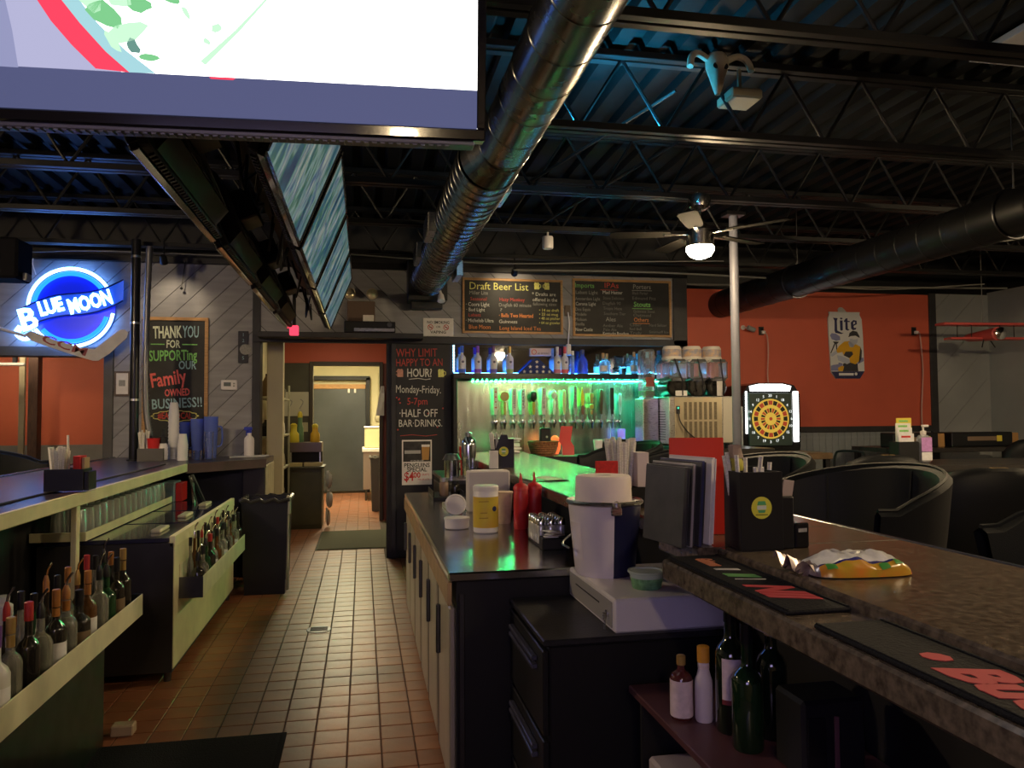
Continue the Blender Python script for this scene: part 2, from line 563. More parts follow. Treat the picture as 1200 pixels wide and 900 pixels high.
for (cx, cy, w, h, a, c) in [(112, 22, 26, 12, .5, 0), (135, 42, 24, 10, -.3, 1), (150, 12, 16, 8, .2, 0), (96, 4, 18, 12, .9, 1), (160, 68, 12, 4, .1, 0), (185, 3, 14, 5, .4, 0),
                             (143, 56, 10, 6, .8, 2), (240, 36, 7, 5, 0, 1), (228, 50, 5, 3, .6, 1), (128, 6, 16, 9, .4, 1), (205, 20, 8, 3, 1.0, 1), (120, 50, 14, 6, .9, 1)]:
    pts = []
    for k in range(10):
        t = 2 * PI * k / 10
        rr = rng.uniform(.75, 1.15)
        px, py = w * math.cos(t) * rr, h * math.sin(t) * rr
        pts.append(tvpt(cx + px * math.cos(a) - py * math.sin(a), cy + px * math.sin(a) + py * math.cos(a)))
    tvshape('picture_leaf', pts, [glow('screen_leaf_green', (.16, .46, .20), .9), glow('screen_leaf_pale', (.42, .68, .46), 1.0), glow('screen_leaf_dark', (.12, .26, .22), .8)][c], .0018)
tvshape('picture_glass_line', [tvpt(*p) for p in ((220, 72), (262, 38), (300, 2), (303, 2), (266, 40), (226, 76))], glow('screen_leaf_pale', 0, 0), .0014)
tvshape('picture_red_mark', [tvpt(*p) for p in ((230, 89), (262, 90), (258, 92.4), (232, 91))], glow('screen_red', 0, 0), .0018)
MB().box(-.06, .06, .10, .16, .35, 1.05, .01).box(-.2, .2, .12, .15, .4, .5, .01).build('hanger', BLACK, tv)

# ---- two rows of televisions hung back to back along the bar
def stripes_screen(name, seed):
    m = bpy.data.materials.new(name); m.use_nodes = True
    nt = m.node_tree; b = nt.nodes['Principled BSDF']
    tc = nt.nodes.new('ShaderNodeTexCoord'); mp = nt.nodes.new('ShaderNodeMapping')
    mp.inputs['Scale'].default_value = (1, 9, 2.2); mp.inputs['Location'].default_value = (seed, seed * 3, 0)
    mp.inputs['Rotation'].default_value = (.25, 0, 0)
    n = nt.nodes.new('ShaderNodeTexNoise'); n.inputs['Scale'].default_value = 1.0; n.inputs['Detail'].default_value = 3
    cr = nt.nodes.new('ShaderNodeValToRGB')
    cols = [(.34, (.01, .03, .08)), (.42, (.02, .10, .16)), (.47, (.03, .12, .08)), (.51, (.22, .33, .30)), (.55, (.02, .08, .18)), (.61, (.40, .44, .36)), (.66, (.03, .10, .06))]
    while len(cr.color_ramp.elements) < len(cols): cr.color_ramp.elements.new(.5)
    for e, (p, c) in zip(cr.color_ramp.elements, cols): e.position = p; e.color = c + (1,)
    nt.links.new(tc.outputs['Object'], mp.inputs['Vector']); nt.links.new(mp.outputs['Vector'], n.inputs['Vector'])
    nt.links.new(n.outputs['Fac'], cr.inputs['Fac']); nt.links.new(cr.outputs['Color'], b.inputs['Emission Color'])
    b.inputs['Emission Strength'].default_value = .42
    b.inputs['Base Color'].default_value = (.01, .01, .01, 1); b.inputs['Roughness'].default_value = .3
    return m
TVSHELL = mat('tv_shell_grey', (.022, .022, .025), .6, noise=.15, scale=5)
def row_tv(y0, y1, x, z, facing, label, seed, hh=.52):
    t = thing('hanging_television', label, 'television', (x, (y0 + y1) / 2, z), rot=(0, R(22), 0 if facing > 0 else PI), group='televisions hung over the bar')
    w = (y1 - y0) / 2
    MB().box(0, .03, -w, w, 0, .022, .004).box(0, .03, -w, w, hh - .018, hh, .004).box(0, .03, -w, -w + .018, .022, hh - .018, .003).box(0, .03, w - .018, w, .022, hh - .018, .003).build('bezel', TVB, t)
    MB().box(.004, .022, -w + .018, w - .018, .022, hh - .018).build('screen', stripes_screen('row_screen_%d' % seed, seed), t)
    sh = MB().box(-.03, .002, -w + .004, w - .004, .004, hh - .004, .006)
    sh.prism([(-.03, .03), (-.10, .07), (-.10, hh * .7), (-.03, hh * .9)], lambda u, v, d: (u, d, v), -w * .8, w * .8)
    sh.build('back_shell', TVSHELL, t, fix=True)
    slots = MB()
    n = int((y1 - y0) / .035)
    for i in range(n):
        yy = -w + .05 + i * (2 * w - .1) / n
        slots.box(-.024, -.006, yy, yy + .014, -.003, .004)
    slots.build('vent_slots', BLACK_PLASTIC, t)
    MB().box(-.20, -.095, -.12, .12, .20, .36, .008).build('wall_bracket', BLACK, t)
    for i in range(3):
        MB().box(-.098, -.103, -.3 + i * .2, -.18 + i * .2, .09, .17, .001).build('port_panel', mat('port_panel_grey', (.20, .19, .17), .5), t)
    return t
spans = [(2.36, 3.62), (3.70, 4.78), (4.86, 5.94), (6.02, 7.10)]
for i, (a, b) in enumerate(spans):
    row_tv(a, b, -.315, 2.285, 1, '%s television from the viewer in the row with lit striped screens facing right' % ORD[i], i + 1)
    row_tv(a + .02, b - .03, -.64, 2.285, -1, '%s television from the viewer in the left row, seen from its dark underside' % ORD[i], i + 11)
rack = thing('television_rack', 'long black hanging rack carrying both rows of televisions', 'rack', (-.477, 2.3, 2.62))
MB().box(-.05, .05, 0, 5.0, 0, .06, .005).build('lower_rail', BLACK, rack)
MB().box(-.05, .05, 0, 5.0, .36, .42, .005).build('upper_rail', BLACK, rack)
for yy in (.1, 1.3, 2.5, 3.7, 4.9):
    MB().box(-.025, .025, yy - .025, yy + .025, .06, .98, .004).build('drop_post', BLACK, rack)
rng = random.Random(5)
for i in range(9):
    y = 3.0 + i * .5
    pts = [(-.477 + rng.uniform(-.03, .03), y + .115 * k, 2.60 - rng.uniform(.03, .22) * (1 if k % 2 else .2)) for k in range(5)]
    tag(MB().tube(smooth_path(pts, 4), .007, 5).build('cable', BLACK_PLASTIC), '%s black cable looping below the television rack, counted from the near end' % ORD[i], 'cable', 'cables under the television rack')
ind = thing('warning_lamp', 'small red lit box hanging under the far end of the television row', 'lamp', (-.62, 7.27, 2.26))
MB().box(-.04, .04, -.03, .03, -.02, .07, .006).build('lens', glow('red_lens', (1, .06, .12), .9), ind)
MB().box(-.015, .015, -.015, .015, .07, .41, .003).build('stem', BLACK, ind)
MB().box(-.015, .12, -.015, .015, .38, .41, .003).build('arm', BLACK, ind)

# ---- round spiral duct, narrower near the viewer
duct = thing('spiral_duct', 'round galvanised spiral duct running down the room under the joists', 'duct', (0, 0, 0))
def duct_section(name, p0, p1, r0, r1, pitch, m, n=40, rib=.005):
    p0, p1 = Vector(p0), Vector(p1)
    L = (p1 - p0).length
    d = (p1 - p0) / L
    x = d.cross(Vector((0, 0, 1))).normalized(); y = x.cross(d)
    rows, s = [], 0.0
    while s < L + 1e-6:
        for ds, e in ((0, 0), (.004, 0), (.009, rib), (.014, 0), (.018, 0)):
            ss = min(s + ds, L)
            c = p0 + d * ss
            r = r0 + (r1 - r0) * ss / L + e
            rows.append([tuple(c + x * (r * math.cos(2 * PI * i / n)) + y * (r * math.sin(2 * PI * i / n))) for i in range(n)])
        s += pitch
    c = p1
    rows.append([tuple(c + x * (r1 * math.cos(2 * PI * i / n)) + y * (r1 * math.sin(2 * PI * i / n))) for i in range(n)])
    return MB().grid(rows, True).build(name, m, duct, angle=.9)
duct_section('near_section', (.735, -1.5, 2.93), (.735, 3.95, 2.93), .142, .142, .30, GALV, rib=.003)
duct_section('reducer', (.735, 3.95, 2.93), (.69, 4.15, 2.92), .142, .176, .5, GALV)
duct_section('far_section', (.69, 4.15, 2.92), (.665, 8.0, 2.92), .176, .176, .118, GALV)
MB().box(.46, .87, 7.98, 8.27, 2.70, 3.13, .006).build('end_box', mat('dark_sheet_metal', (.035, .035, .036), .45, metal=.5), duct)
MB().box(.50, .83, 8.10, 8.24, 2.63, 2.70, .004).build('end_collar', mat('dark_sheet_metal'), duct)
def register(yc, side, z):
    rx = .69 + side * .20
    e = MB().box(rx - .03, rx + .03, yc - .2, yc + .2, z - .07, z + .07, .004).build('register', STEEL, duct)
    for k in range(5):
        MB().box(rx + side * .03, rx + side * .036, yc - .18, yc + .18, z - .06 + k * .026, z - .045 + k * .026).build('louver', STEEL_DARK, e)
register(5.7, -1, 2.90); register(7.3, 1, 2.88); register(6.9, -1, 2.95); register(4.9, 1, 2.98)

bduct = thing('black_duct', 'round matt black duct crossing to the red wall at upper right', 'duct', (0, 0, 0))
duct = bduct
BD = mat('black_duct_paint', (.008, .008, .009), .42, metal=.3, noise=.3, scale=5)
duct_section('pipe', (4.42, -1.0, 2.87), (4.42, 8.95, 2.87), .165, .165, .25, BD, 36, .003)
for yy in (1.5, 4.5, 7.2):
    MB().tube([(4.42 + .175 * math.cos(a), yy, 2.87 + .175 * math.sin(a)) for a in [2 * PI * k / 24 for k in range(25)]], .008, 5).tube([(4.42, yy, 3.04), (4.42, yy, 3.62)], .006, 5).build('hanger_strap', STEEL_DARK, bduct)

# ---- ceiling fans with light bowls
FANMET = mat('brushed_nickel', (.5, .48, .45), .25, metal=1)
BLADE = mat('fan_blade_dark', (.012, .011, .010), .9, ior=1.1, noise=.3, scale=8)
def ceiling_fan(loc, label, a0=0.0, k=1.0):
    BOWL = glow('lamp_bowl_glow_%d' % int(k * 100), (1.0, .74, .42), LAMP * k)
    t = thing('ceiling_fan', label, 'ceiling fan', loc, a0, 'ceiling fans with light bowls')
    MB().lathe([(.03, .40), (.075, .385), (.085, .35), (.075, .30), (.04, .275), (.02, .27)], 20).build('canopy', FANMET, t)
    MB().lathe([(.014, .15), (.014, .29)], 12).build('downrod', FANMET, t)
    MB().lathe([(.03, .20), (.05, .17), (.055, .125), (.1, .12), (.1, .005), (.09, 0), (.0, 0)][::-1], 24).build('motor_housing', FANMET, t)
    MB().lathe([(.0, -.085), (.04, -.08), (.08, -.06), (.099, -.028), (.099, 0)], 24).build('light_bowl', BOWL, t)
    bm = MB()
    pts = [(.22, -.05), (.30, -.062), (.62, -.07), (.66, -.05), (.66, .05), (.62, .07), (.30, .062), (.22, .05)]
    bm.prism(pts, lambda u, v, d: (u, v * .99 - d * .1, d + v * .12 + .1), 0, .008)
    bme = bm.mesh('blade', BLADE)
    am = MB().box(.05, .26, -.014, .014, .09, .104, .003).mesh('blade_arm', FANMET)
    for k in range(5):
        b = put('blade', bme, t); b.rotation_euler = (0, 0, 2 * PI * k / 5)
        a = put('blade_arm', am, b)
    return t
fan1 = ceiling_fan((2.44, 5.25, 2.725), 'ceiling fan with glowing light bowl hanging in view by grey post', .38)
ceiling_fan((2.75, 1.25, 2.725), 'ceiling fan with light bowl over the bar stools, out of view to the right', .3, .7)  # unseen fan added to light the bar and the left rails
ceiling_fan((5.9, 3.7, 2.725), 'ceiling fan with light bowl over the far right tables', .5, 1.9)  # unseen fan added to brighten the red wall
ceiling_fan((-.1, -1.9, 2.725), 'ceiling fan with light bowl behind the viewer over the aisle', .8, .58)  # unseen fan added to light the near aisle floor
ceiling_fan((-3.3, 4.4, 2.725), 'ceiling fan with light bowl over the left bar stools, out of view', .2, 1.6)  # unseen fan added to light the left plank wall

# ---- post, wires and odds and ends under the ceiling
post = thing('steel_post', 'round grey steel post rising to the joists beside the ceiling fan', 'post', (2.95, 5.72, 0))
MB().lathe([(.035, 0), (.035, 3.13)], 16).build('shaft', mat('grey_post_paint', (.10, .105, .135), .5, noise=.1, scale=6), post)
MB().box(-.09, .09, -.09, .09, 0, .015, .003).build('foot_plate', STEEL_DARK, post)
MB().box(-.08, .08, -.06, .06, 3.10, 3.13, .003).build('head_plate', STEEL_DARK, post)

skull = thing('skull_ornament', 'pale horned animal skull ornament hanging from a joist at upper right', 'ornament', (2.02, 4.1, 3.42))
SK = mat('bone_paper', (.42, .38, .29), .7, noise=.15, scale=12)
MB().grid([[(.06 * s * math.cos(a), -.02 + .05 * s * math.sin(a), z) for a in [2 * PI * k / 10 for k in range(10)]]
           for s, z in ((.25, -.07), (.5, -.03), (.8, .03), (1.15, .09), (1.2, .13), (.8, .17), (.1, .18))], True).build('skull', SK, skull)
for s in (-1, 1):
    MB().tube(smooth_path([(s * .05, -.02, .13), (s * .12, -.03, .16), (s * .17, -.05, .13), (s * .19, -.07, .06)], 4), .02, 8, radii=None).build('horn', SK, skull)
    MB().lathe([(.0, -.004), (.018, 0), (.0, .004)], 10, M=Matrix.Translation((s * .03, -.068, .08)) @ Matrix.Rotation(PI / 2, 4, 'X')).build('eye_socket', BLACK, skull)
tag(MB().box(2.12, 2.32, 4.10, 4.30, 3.36, 3.42, .01).box(2.2, 2.22, 4.17, 4.19, 3.42, 3.62).build('ceiling_sensor', mat('beige_sensor', (.28, .25, .18), .6)), 'flat beige sensor box hanging right of the skull ornament', 'sensor')
sp = thing('ceiling_speaker', 'small white cylinder speaker under the joists right of the duct', 'speaker', (1.62, 6.62, 2.98))
MB().lathe([(.045, 0), (.05, .01), (.05, .10), (.045, .11)], 16).build('can', WHITE_PLASTIC, sp)
MB().lathe([(.01, .11), (.01, .16)], 8).build('stem', WHITE_PLASTIC, sp)
cam = thing('spot_lamp', 'small white spot lamp clipped to the end of the spiral duct', 'spot lamp', (.79, 7.88, 2.74))
MB().lathe([(.012, -.02), (.028, 0), (.04, .07), (.04, .075)], 14, M=Matrix.Rotation(R(155), 4, 'X')).build('head', WHITE_PLASTIC, cam)
MB().tube([(0, 0, .01), (-.03, 0, .09)], .016, 8).build('clip', WHITE_PLASTIC, cam)
ga = MB().box(3.5, 4.1, 3.25, 3.85, 3.56, 3.60, .004)
tag(ga.build('ceiling_vent', mat('vent_pale', (.4, .4, .42), .5)), 'pale square ceiling vent at the top right', 'vent')
# plain conduits and wires that run across under the deck
CW = mat('grey_wire', (.22, .22, .21), .5)
wires = [
    ('grey conduit crossing low under the joists left of the post', [(1.5, 7.6, 2.97), (3.0, 7.6, 2.99), (4.6, 7.6, 2.96)], .010),
    ('thin sagging wire under the joists above the beer list board', [(-.3, 7.2, 3.0), (1.2, 7.3, 2.97), (2.6, 7.25, 3.02), (3.6, 7.2, 3.05)], .006),
    ('pale sagging wire above the neon sign', [(-4.2, 7.9, 3.15), (-3.4, 7.9, 3.05), (-2.5, 7.9, 3.09), (-1.2, 7.9, 3.08)], .006),
    ('thin wire sloping down at upper left', [(-4.3, 6.2, 3.2), (-3.5, 6.6, 2.99), (-2.9, 7.0, 2.96)], .005),
    ('long dark pipe crossing under the deck at right', [(3.2, 8.6, 3.05), (5.5, 8.6, 3.07), (8.2, 8.5, 3.1)], .012),
    ('curved pale wire near the black duct', [(4.7, 6.0, 3.02), (5.6, 6.1, 3.06), (6.3, 6.0, 3.15)], .006),
    ('pale wire sagging across the far right ceiling', [(4.9, 8.0, 2.98), (6.0, 8.0, 2.95), (7.4, 8.0, 3.05)], .008),
    ('blue grey diagonal brace rod between joists', [(1.55, 6.5, 3.18), (2.3, 5.3, 3.52)], .012),
    ('second blue grey diagonal brace rod between joists', [(1.9, 4.4, 3.5), (1.2, 5.4, 3.2)], .012),
]
for lab, pts, r in wires:
    tag(MB().tube(smooth_path(pts, 6) if len(pts) > 2 else pts, r, 6).build('ceiling_wire', JOISTM if 'brace' in lab else CW), lab, 'wire', 'wires and rods under the ceiling')
# teal strip light added out of sight to colour the deck
up = thing('added_deck_uplight', 'thin teal strip uplight lying along a joist beside the duct', 'lamp', (1.42, 4.236, 3.1705))
MB().box(-.36, .36, -.016, .016, 0, .006, .001).build('housing', BLACK_PLASTIC, up)
MB().box(-.35, .35, -.014, .014, .0062, .0082).build('diffuser', glow('teal_strip', (.03, .48, .85), 260), up)
for s in (-.3, .3): MB().box(s - .01, s + .01, -.019, .019, .0, .0075, .001).build('bracket', BLACK, up)

# ---- biplane ornament
pl = thing('toy_biplane', 'red toy biplane ornament hanging in the far right corner', 'ornament', (7.36, 8.0, 2.42), -R(5))
PR = mat('coral_red_paint', (.62, .10, .09), .45, noise=.1, scale=8)
MB().box(-.46, .50, -.07, .07, .10, .125, .006).build('upper_wing', PR, pl)
MB().box(-.38, .42, -.06, .06, -.04, -.018, .006).build('lower_wing', PR, pl)
MB().lathe([(.01, -.3), (.04, -.2), (.06, .1), (.065, .2), (.04, .22)], 14, M=Matrix.Rotation(PI / 2, 4, 'X')).build('fuselage', PR, pl)
MB().lathe([(.0, .20), (.055, .21), (.06, .25), (.02, .27), (.0, .27)], 14, M=Matrix.Rotation(PI / 2, 4, 'X')).build('engine', CHROME, pl)
for s in (-.3, -.15, .15, .3):
    MB().tube([(s, -.04, -.02), (s, -.04, .10)], .005, 5).build('wing_strut', STEEL_DARK, pl)
MB().tube([(-.03, -.05, -.04), (-.06, -.06, -.12)], .006, 5).tube([(.03, -.05, -.04), (.08, -.06, -.12)], .006, 5).build('landing_gear', BLACK, pl)
MB().tube([(0, 0, .12), (0, 0, .98)], .004, 5).build('hanging_wire', CW, pl)
pl.scale = (1.22, 1.22, 1.22)
# ================================================================== things on the back wall
CW_ = chalk('white', (.62, .62, .58)); CY = chalk('yellow', (.72, .70, .22)); CO = chalk('orange', (.70, .25, .08)); CR = chalk('red', (.50, .07, .06))
CG = chalk('green', (.22, .55, .16)); CB = chalk('blue', (.30, .48, .55)); CGR = chalk('grey', (.30, .30, .29)); CPK = chalk('coral', (.80, .16, .15)); CPALE = chalk('pale', (.65, .70, .55))
CDIM = chalk('dim', (.17, .17, .17))

def framed_board(name, label, x0, x1, z0, z1, fw, y=8.283, frame_mat=WOOD, thick=.025):
    t = thing(name, label, 'chalkboard', ((x0 + x1) / 2, y, z0))
    w, h = (x1 - x0) / 2, z1 - z0
    MB().box(-w + fw * .5, w - fw * .5, -thick * .5, 0, fw * .5, h - fw * .5).build('slate', BOARD, t)
    MB().box(-w, w, -thick, 0, 0, fw, .003).build('frame_rail', frame_mat, t)
    MB().box(-w, w, -thick, 0, h - fw, h, .003).build('frame_rail', frame_mat, t)
    MB().box(-w, -w + fw, -thick, 0, fw, h - fw, .003).build('frame_rail', frame_mat, t)
    MB().box(w - fw, w, -thick, 0, fw, h - fw, .003).build('frame_rail', frame_mat, t)
    return t, w, h, -thick * .5 - .0012

def lines(t, w, h, d, rows):
    """rows: (string, u 0..1 centre, v 0..1 from top, letter height m, material, width fraction, tilt degrees)"""
    for r in rows:
        s, u, v, size, m, wd = r[:6]
        tilt = r[6] if len(r) > 6 else 0
        o = text(s, size, m, t, (-w + 2 * w * u, d, h - h * v), rot=(PI / 2, -R(tilt), 0), width=2 * w * wd if wd else None, bold=r[7] if len(r) > 7 else 0.0)

b1, w, h, d = framed_board('menu_chalkboard', 'oak framed chalkboard headed Draft Beer List above the bar shelf', 1.06, 2.19, 2.39, 3.0, .026)
lines(b1, w, h, d, [
    ('Draft Beer List', .36, .15, .115, CY, .58), ('Miller Lite', .16, .27, .06, CGR, .18), ('Seasonal', .16, .38, .055, CR, .16), ('· Coors Light', .15, .48, .06, CW_, .23),
    ('· Bud Light', .13, .575, .055, CW_, .18), ('Labatt', .12, .67, .05, CR, .12), ('· Michelob Ultra', .17, .77, .055, CW_, .27), ('Blue Moon', .17, .885, .065, CO, .21),
    ('Hazy Monkey', .49, .38, .055, CR, .25), ('Dogfish 60 minute', .52, .48, .055, CGR, .32), ('?', .38, .57, .05, CGR, .02),
    ('· Bells Two Hearted', .53, .67, .06, CO, .34, 0, .0012), ('Guinness', .45, .78, .055, CW_, .18), ('Long Island Iced Tea', .57, .90, .06, CO, .41),
    ('* Drafts are', .81, .27, .055, CW_, .24), ('offered in the', .82, .37, .055, CW_, .25), ('following sizes:', .82, .45, .05, CGR, .24),
    ('• 14 oz draft', .86, .56, .045, CY, .20), ('• 23 oz mug', .855, .635, .045, CY, .19), ('• 48 oz pitcher', .865, .71, .045, CY, .21), ('• 64 oz growler', .865, .79, .045, CY, .21)])
def mug(parent, u, v, s, m, d, flip=1):
    MB().prism([(u - s * .5, v), (u + s * .5, v), (u + s * .5, v + s * 1.2), (u + s * .3, v + s * 1.45), (u, v + s * 1.35), (u - s * .4, v + s * 1.45), (u - s * .55, v + s * 1.2)], lambda a, b, dd: (a, d - dd, b), 0, .001).build('mug_drawing', m, parent)
    MB().tube([(u + flip * s * .5, d - .001, v + s * .3), (u + flip * s * .8, d - .001, v + s * .45), (u + flip * s * .8, d - .001, v + s * .9), (u + flip * s * .5, d - .001, v + s * 1.05)], s * .08, 5).build('mug_handle_drawing', m, parent)
mug(b1, .27, .50, .055, CY, d, 1); mug(b1, .385, .50, .055, CY, d, -1)

b2, w, h, d = framed_board('menu_chalkboard', 'oak framed chalkboard listing imports, stouts and porters, right of the beer list', 2.305, 3.475, 2.375, 3.025, .026)
lines(b2, w, h, d, [
    ('Imports', .12, .12, .075, CG, .19), ('Labatt Light', .14, .24, .055, CGR, .22), ('Amsterdam Light', .15, .35, .05, CGR, .25), ('Corona Light', .13, .44, .055, CW_, .20), ('Dos Equis', .10, .535, .05, CGR, .15),
    ('Modelo', .08, .62, .05, CGR, .11), ('Molson', .08, .71, .05, CGR, .11), ('Stella', .07, .79, .05, CGR, .09), ('New Castle', .11, .885, .055, CW_, .17),
    ('IPAs', .39, .11, .085, CR, .14), ('Mad Hatter', .40, .23, .055, CW_, .20), ('Stone Delicious', .41, .33, .05, CDIM, .21), ('Dogfish 90', .39, .42, .05, CDIM, .18), ('Tropic Haze', .40, .51, .05, CDIM, .19), ('Southern Tier', .42, .60, .05, CDIM, .22),
    ('Ales', .38, .70, .07, CGR, .10), ('Amber Ale', .40, .81, .05, CDIM, .20), ('Pale Ale', .37, .88, .05, CDIM, .13), ('Kentucky Bourbon', .43, .945, .05, CW_, .26),
    ('Porters', .70, .12, .075, CGR, .18), ('Black Porter', .68, .23, .05, CDIM, .16), ('Edmund Fitz', .72, .32, .05, CDIM, .24),
    ('Stouts', .70, .43, .08, CG, .17, 0, .001), ('Guinness Stout', .72, .55, .05, CDIM, .22), ('Oatmeal', .70, .62, .05, CDIM, .18), ('Others', .69, .70, .07, CO, .15), ('Cider', .63, .79, .045, CDIM, .12),
    ('Hard Seltzer', .86, .79, .045, CDIM, .18), ('Red Bull', .63, .86, .045, CDIM, .12), ('Smirnoff Ice', .87, .91, .045, CDIM, .20), ('Truly', .63, .93, .045, CDIM, .12)])
for u, v, l, m in ((-.03 + .39 * 2 * w - w, .815 * h, .10, CR), (.70 * 2 * w - w, .82 * h, .12, CGR), (.70 * 2 * w - w, .50 * h, .12, CG), (.69 * 2 * w - w, .24 * h, .10, CO)):
    MB().box(u - l, u + l, d - .001, d, v - .004, v + .002).build('underline_drawing', m, b2)

b3, w, h, d = framed_board('menu_chalkboard', 'tall oak framed chalkboard thanking guests, beside the left bar', -2.175, -1.55, 1.13, 2.51, .034)
lines(b3, w, h, d, [
    ('THANK', .37, .115, .17, CPALE, .44, 2, .004), ('YOU', .73, .11, .17, CB, .25, 0, .002), ('FOR', .46, .20, .11, CPALE, .21, 0, .002), ('SUPPORTing', .46, .285, .15, CG, .73, 2, .003), ('OUR', .68, .355, .12, CB, .27, 0, .002),
    ('Family', .39, .455, .20, CPK, .54, 9, .004), ('OWNED', .53, .555, .10, CPK, .38, 3, .003), ('BUSINESS!!', .53, .635, .14, CB, .76, 3, .002), ('#EATLOCAL', .50, .725, .09, CR, .52, 0, .002)])
for u0, u1 in ((.12, .33), (.60, .83)):
    MB().box(-w + 2 * w * u0, -w + 2 * w * u1, d - .001, d, h * .80 - .005, h * .80 + .005).build('dash_drawing', CG, b3)
cl = []
for k in range(49):
    a = 2 * PI * k / 48
    rr = 1 + .06 * math.cos(a * 14)
    cl.append((.215 * math.cos(a) * rr, d - .001, h * .275 + .052 * math.sin(a) * rr))
MB().tube(cl, .004, 5).build('cloud_drawing', CY, b3)

# chalk panel beside the kitchen doorway
cp = thing('chalk_panel', 'tall black chalk panel about happy hour, right of the kitchen doorway', 'chalkboard', (.56, 8.27, 0))
MB().box(-.26, .375, -.04, .0, 0, 2.265, .004).build('panel', mat('chalk_panel_black', (.016, .016, .017), .55, noise=.4, scale=3), cp)
MB().box(-.265, -.215, -.055, -.035, 0, 2.262, .004).build('edge_strip', CHAR, cp)
lines(cp, .28, 2.265, -.0415, [
    ('WHY LIMIT', .51, .044, .125, CR, .78, 1), ('HAPPY TO AN', .56, .090, .115, CR, .88, 1), ('HOUR?', .56, .139, .125, CW_, .47, 0, .002), ('Monday-Friday.', .54, .217, .115, CW_, .85, -1), ('5-7pm', .52, .273, .105, CR, .38),
    ('·HALF OFF', .54, .329, .12, CW_, .72), ('BAR·DRINKS.', .58, .376, .11, CW_, .82)])
MB().tube([(-.08, -.042, 1.885), (.02, -.042, 1.895), (.10, -.042, 1.882), (.15, -.042, 1.89)], .004, 5).build('underline_drawing', CW_, cp)
MB().tube([(-.17, -.042, .885 + .0), (-.05, -.042, .895), (.1, -.042, .88), (.22, -.042, .893)], .003, 5).build('underline_drawing', CR, cp, loc=(0, 0, .40))
mug(cp, -.17, 1.91, .06, chalk('pink', (.55, .28, .22)), -.0405, -1); mug(cp, .265, 1.91, .06, CY, -.0405, 1)
rng = random.Random(2)
for k in range(9):
    u, v = rng.choice((-.2, .27, .24, -.18, .1)) + rng.uniform(-.03, .03), rng.uniform(1.28, 1.72)
    MB().lathe([(.009, 0), (.009, .001)], 8, M=Matrix.Translation((u, -.0405, v)) @ Matrix.Rotation(PI / 2, 4, 'X')).build('dot_drawing', CR, cp)
po = thing('beer_poster', 'small white and black beer special poster low on the chalk panel', 'poster', (.565, 8.228, .765))
MB().box(-.158, .158, -.003, 0, 0, .475).build('sheet', PAPER, po)
MB().box(-.145, .145, -.0042, -.003, .245, .46).build('photo', mat('poster_photo', (.03, .028, .026), .5, noise=.5, scale=20), po)
MB().prism([(.055, .262), (.125, .262), (.135, .40), (.05, .40)], lambda a, b, dd: (a, -.0042 - dd, b), 0, .001).build('beer_glass_print', mat('beer_print', (.45, .24, .06), .5), po)
MB().prism([(.05, .40), (.135, .40), (.137, .425), (.048, .425)], lambda a, b, dd: (a, -.0042 - dd, b), 0, .001).build('foam_print', PAPER, po)
MB().box(-.13, .04, -.0052, -.0042, .33, .365).build('caption_band', mat('poster_grey', (.4, .4, .4), .6), po)
INK = mat('black_ink', (.015, .015, .015), .7); INKR = mat('red_ink', (.55, .03, .03), .7)
text('PENGUINS', .062, INK, po, (0, -.004, .205), width=.27, bold=.001); text('SPECIAL', .06, INK, po, (.0, -.004, .158), width=.21, bold=.001)
text('$4', .13, INKR, po, (-.085, -.004, .085), width=.10, bold=.003); text('00', .085, INKR, po, (.0, -.004, .10), width=.075, bold=.002); text('DRAFTS', .03, INKR, po, (.09, -.004, .105), width=.08); text('MILLER LITE', .025, INKR, po, (.07, -.004, .055), width=.12)
text('OF MILLER LITE', .022, PAPER, po, (0, -.0045, .253), width=.14)

ns = thing('no_smoking_sign', 'white no smoking or vaping sign above the chalk panel', 'sign', (.80, 8.283, 2.355))
MB().box(-.165, .165, -.008, 0, 0, .195, .004).build('plate', PAPER, ns)
text('NO SMOKING', .043, INK, ns, (.0, -.009, .148), width=.24, bold=.0006); text('OR', .032, INK, ns, (0, -.009, .10), width=.045); text('VAPING', .043, INK, ns, (0, -.009, .042), width=.17, bold=.0006)
for s in (-1, 1):
    MB().tube([(s * .085 + .027 * math.cos(a), -.009, .097 + .027 * math.sin(a)) for a in [2 * PI * k / 16 for k in range(17)]], .0035, 5).tube([(s * .085 - .018, -.009, .115), (s * .085 + .018, -.009, .079)], .0035, 5).build('ban_ring', INKR, ns)
    MB().box(s * .085 - .015, s * .085 + .015, -.0088, -.008, .093, .099).build('cigarette_print', INK, ns)

em = thing('emergency_light', 'brown emergency light box with two round lamp heads', 'emergency light', (-.02, 8.283, 2.47))
MB().box(-.145, .145, -.08, 0, 0, .24, .008).build('housing', mat('brown_housing', (.10, .065, .05), .5), em)
for s in (-1, 1):
    hd = MB().lathe([(.02, -.03), (.055, -.01), (.062, .03), (.06, .035)], 18, M=Matrix.Translation((s * .115, -.06, .31)) @ Matrix.Rotation(R(80), 4, 'X')).build('lamp_head', mat('beige_head', (.35, .30, .22), .5), em)
    MB().lathe([(.05, 0), (.04, .01), (.0, .014)], 18, M=Matrix.Translation((s * .115, -.097, .315)) @ Matrix.Rotation(R(80), 4, 'X')).build('lens', mat('lamp_lens', (.8, .72, .5), .15, metal=.6), hd)
vcr = thing('receiver', 'black receiver box with silver front on the ledge over the doorway', 'receiver', (.13, 8.10, 2.355))
MB().box(-.32, .20, -.10, .10, 0, .115, .006).build('case', BLACK_PLASTIC, vcr)
MB().box(-.22, .19, -.108, -.10, .01, .045, .003).build('front_trim', STEEL, vcr)
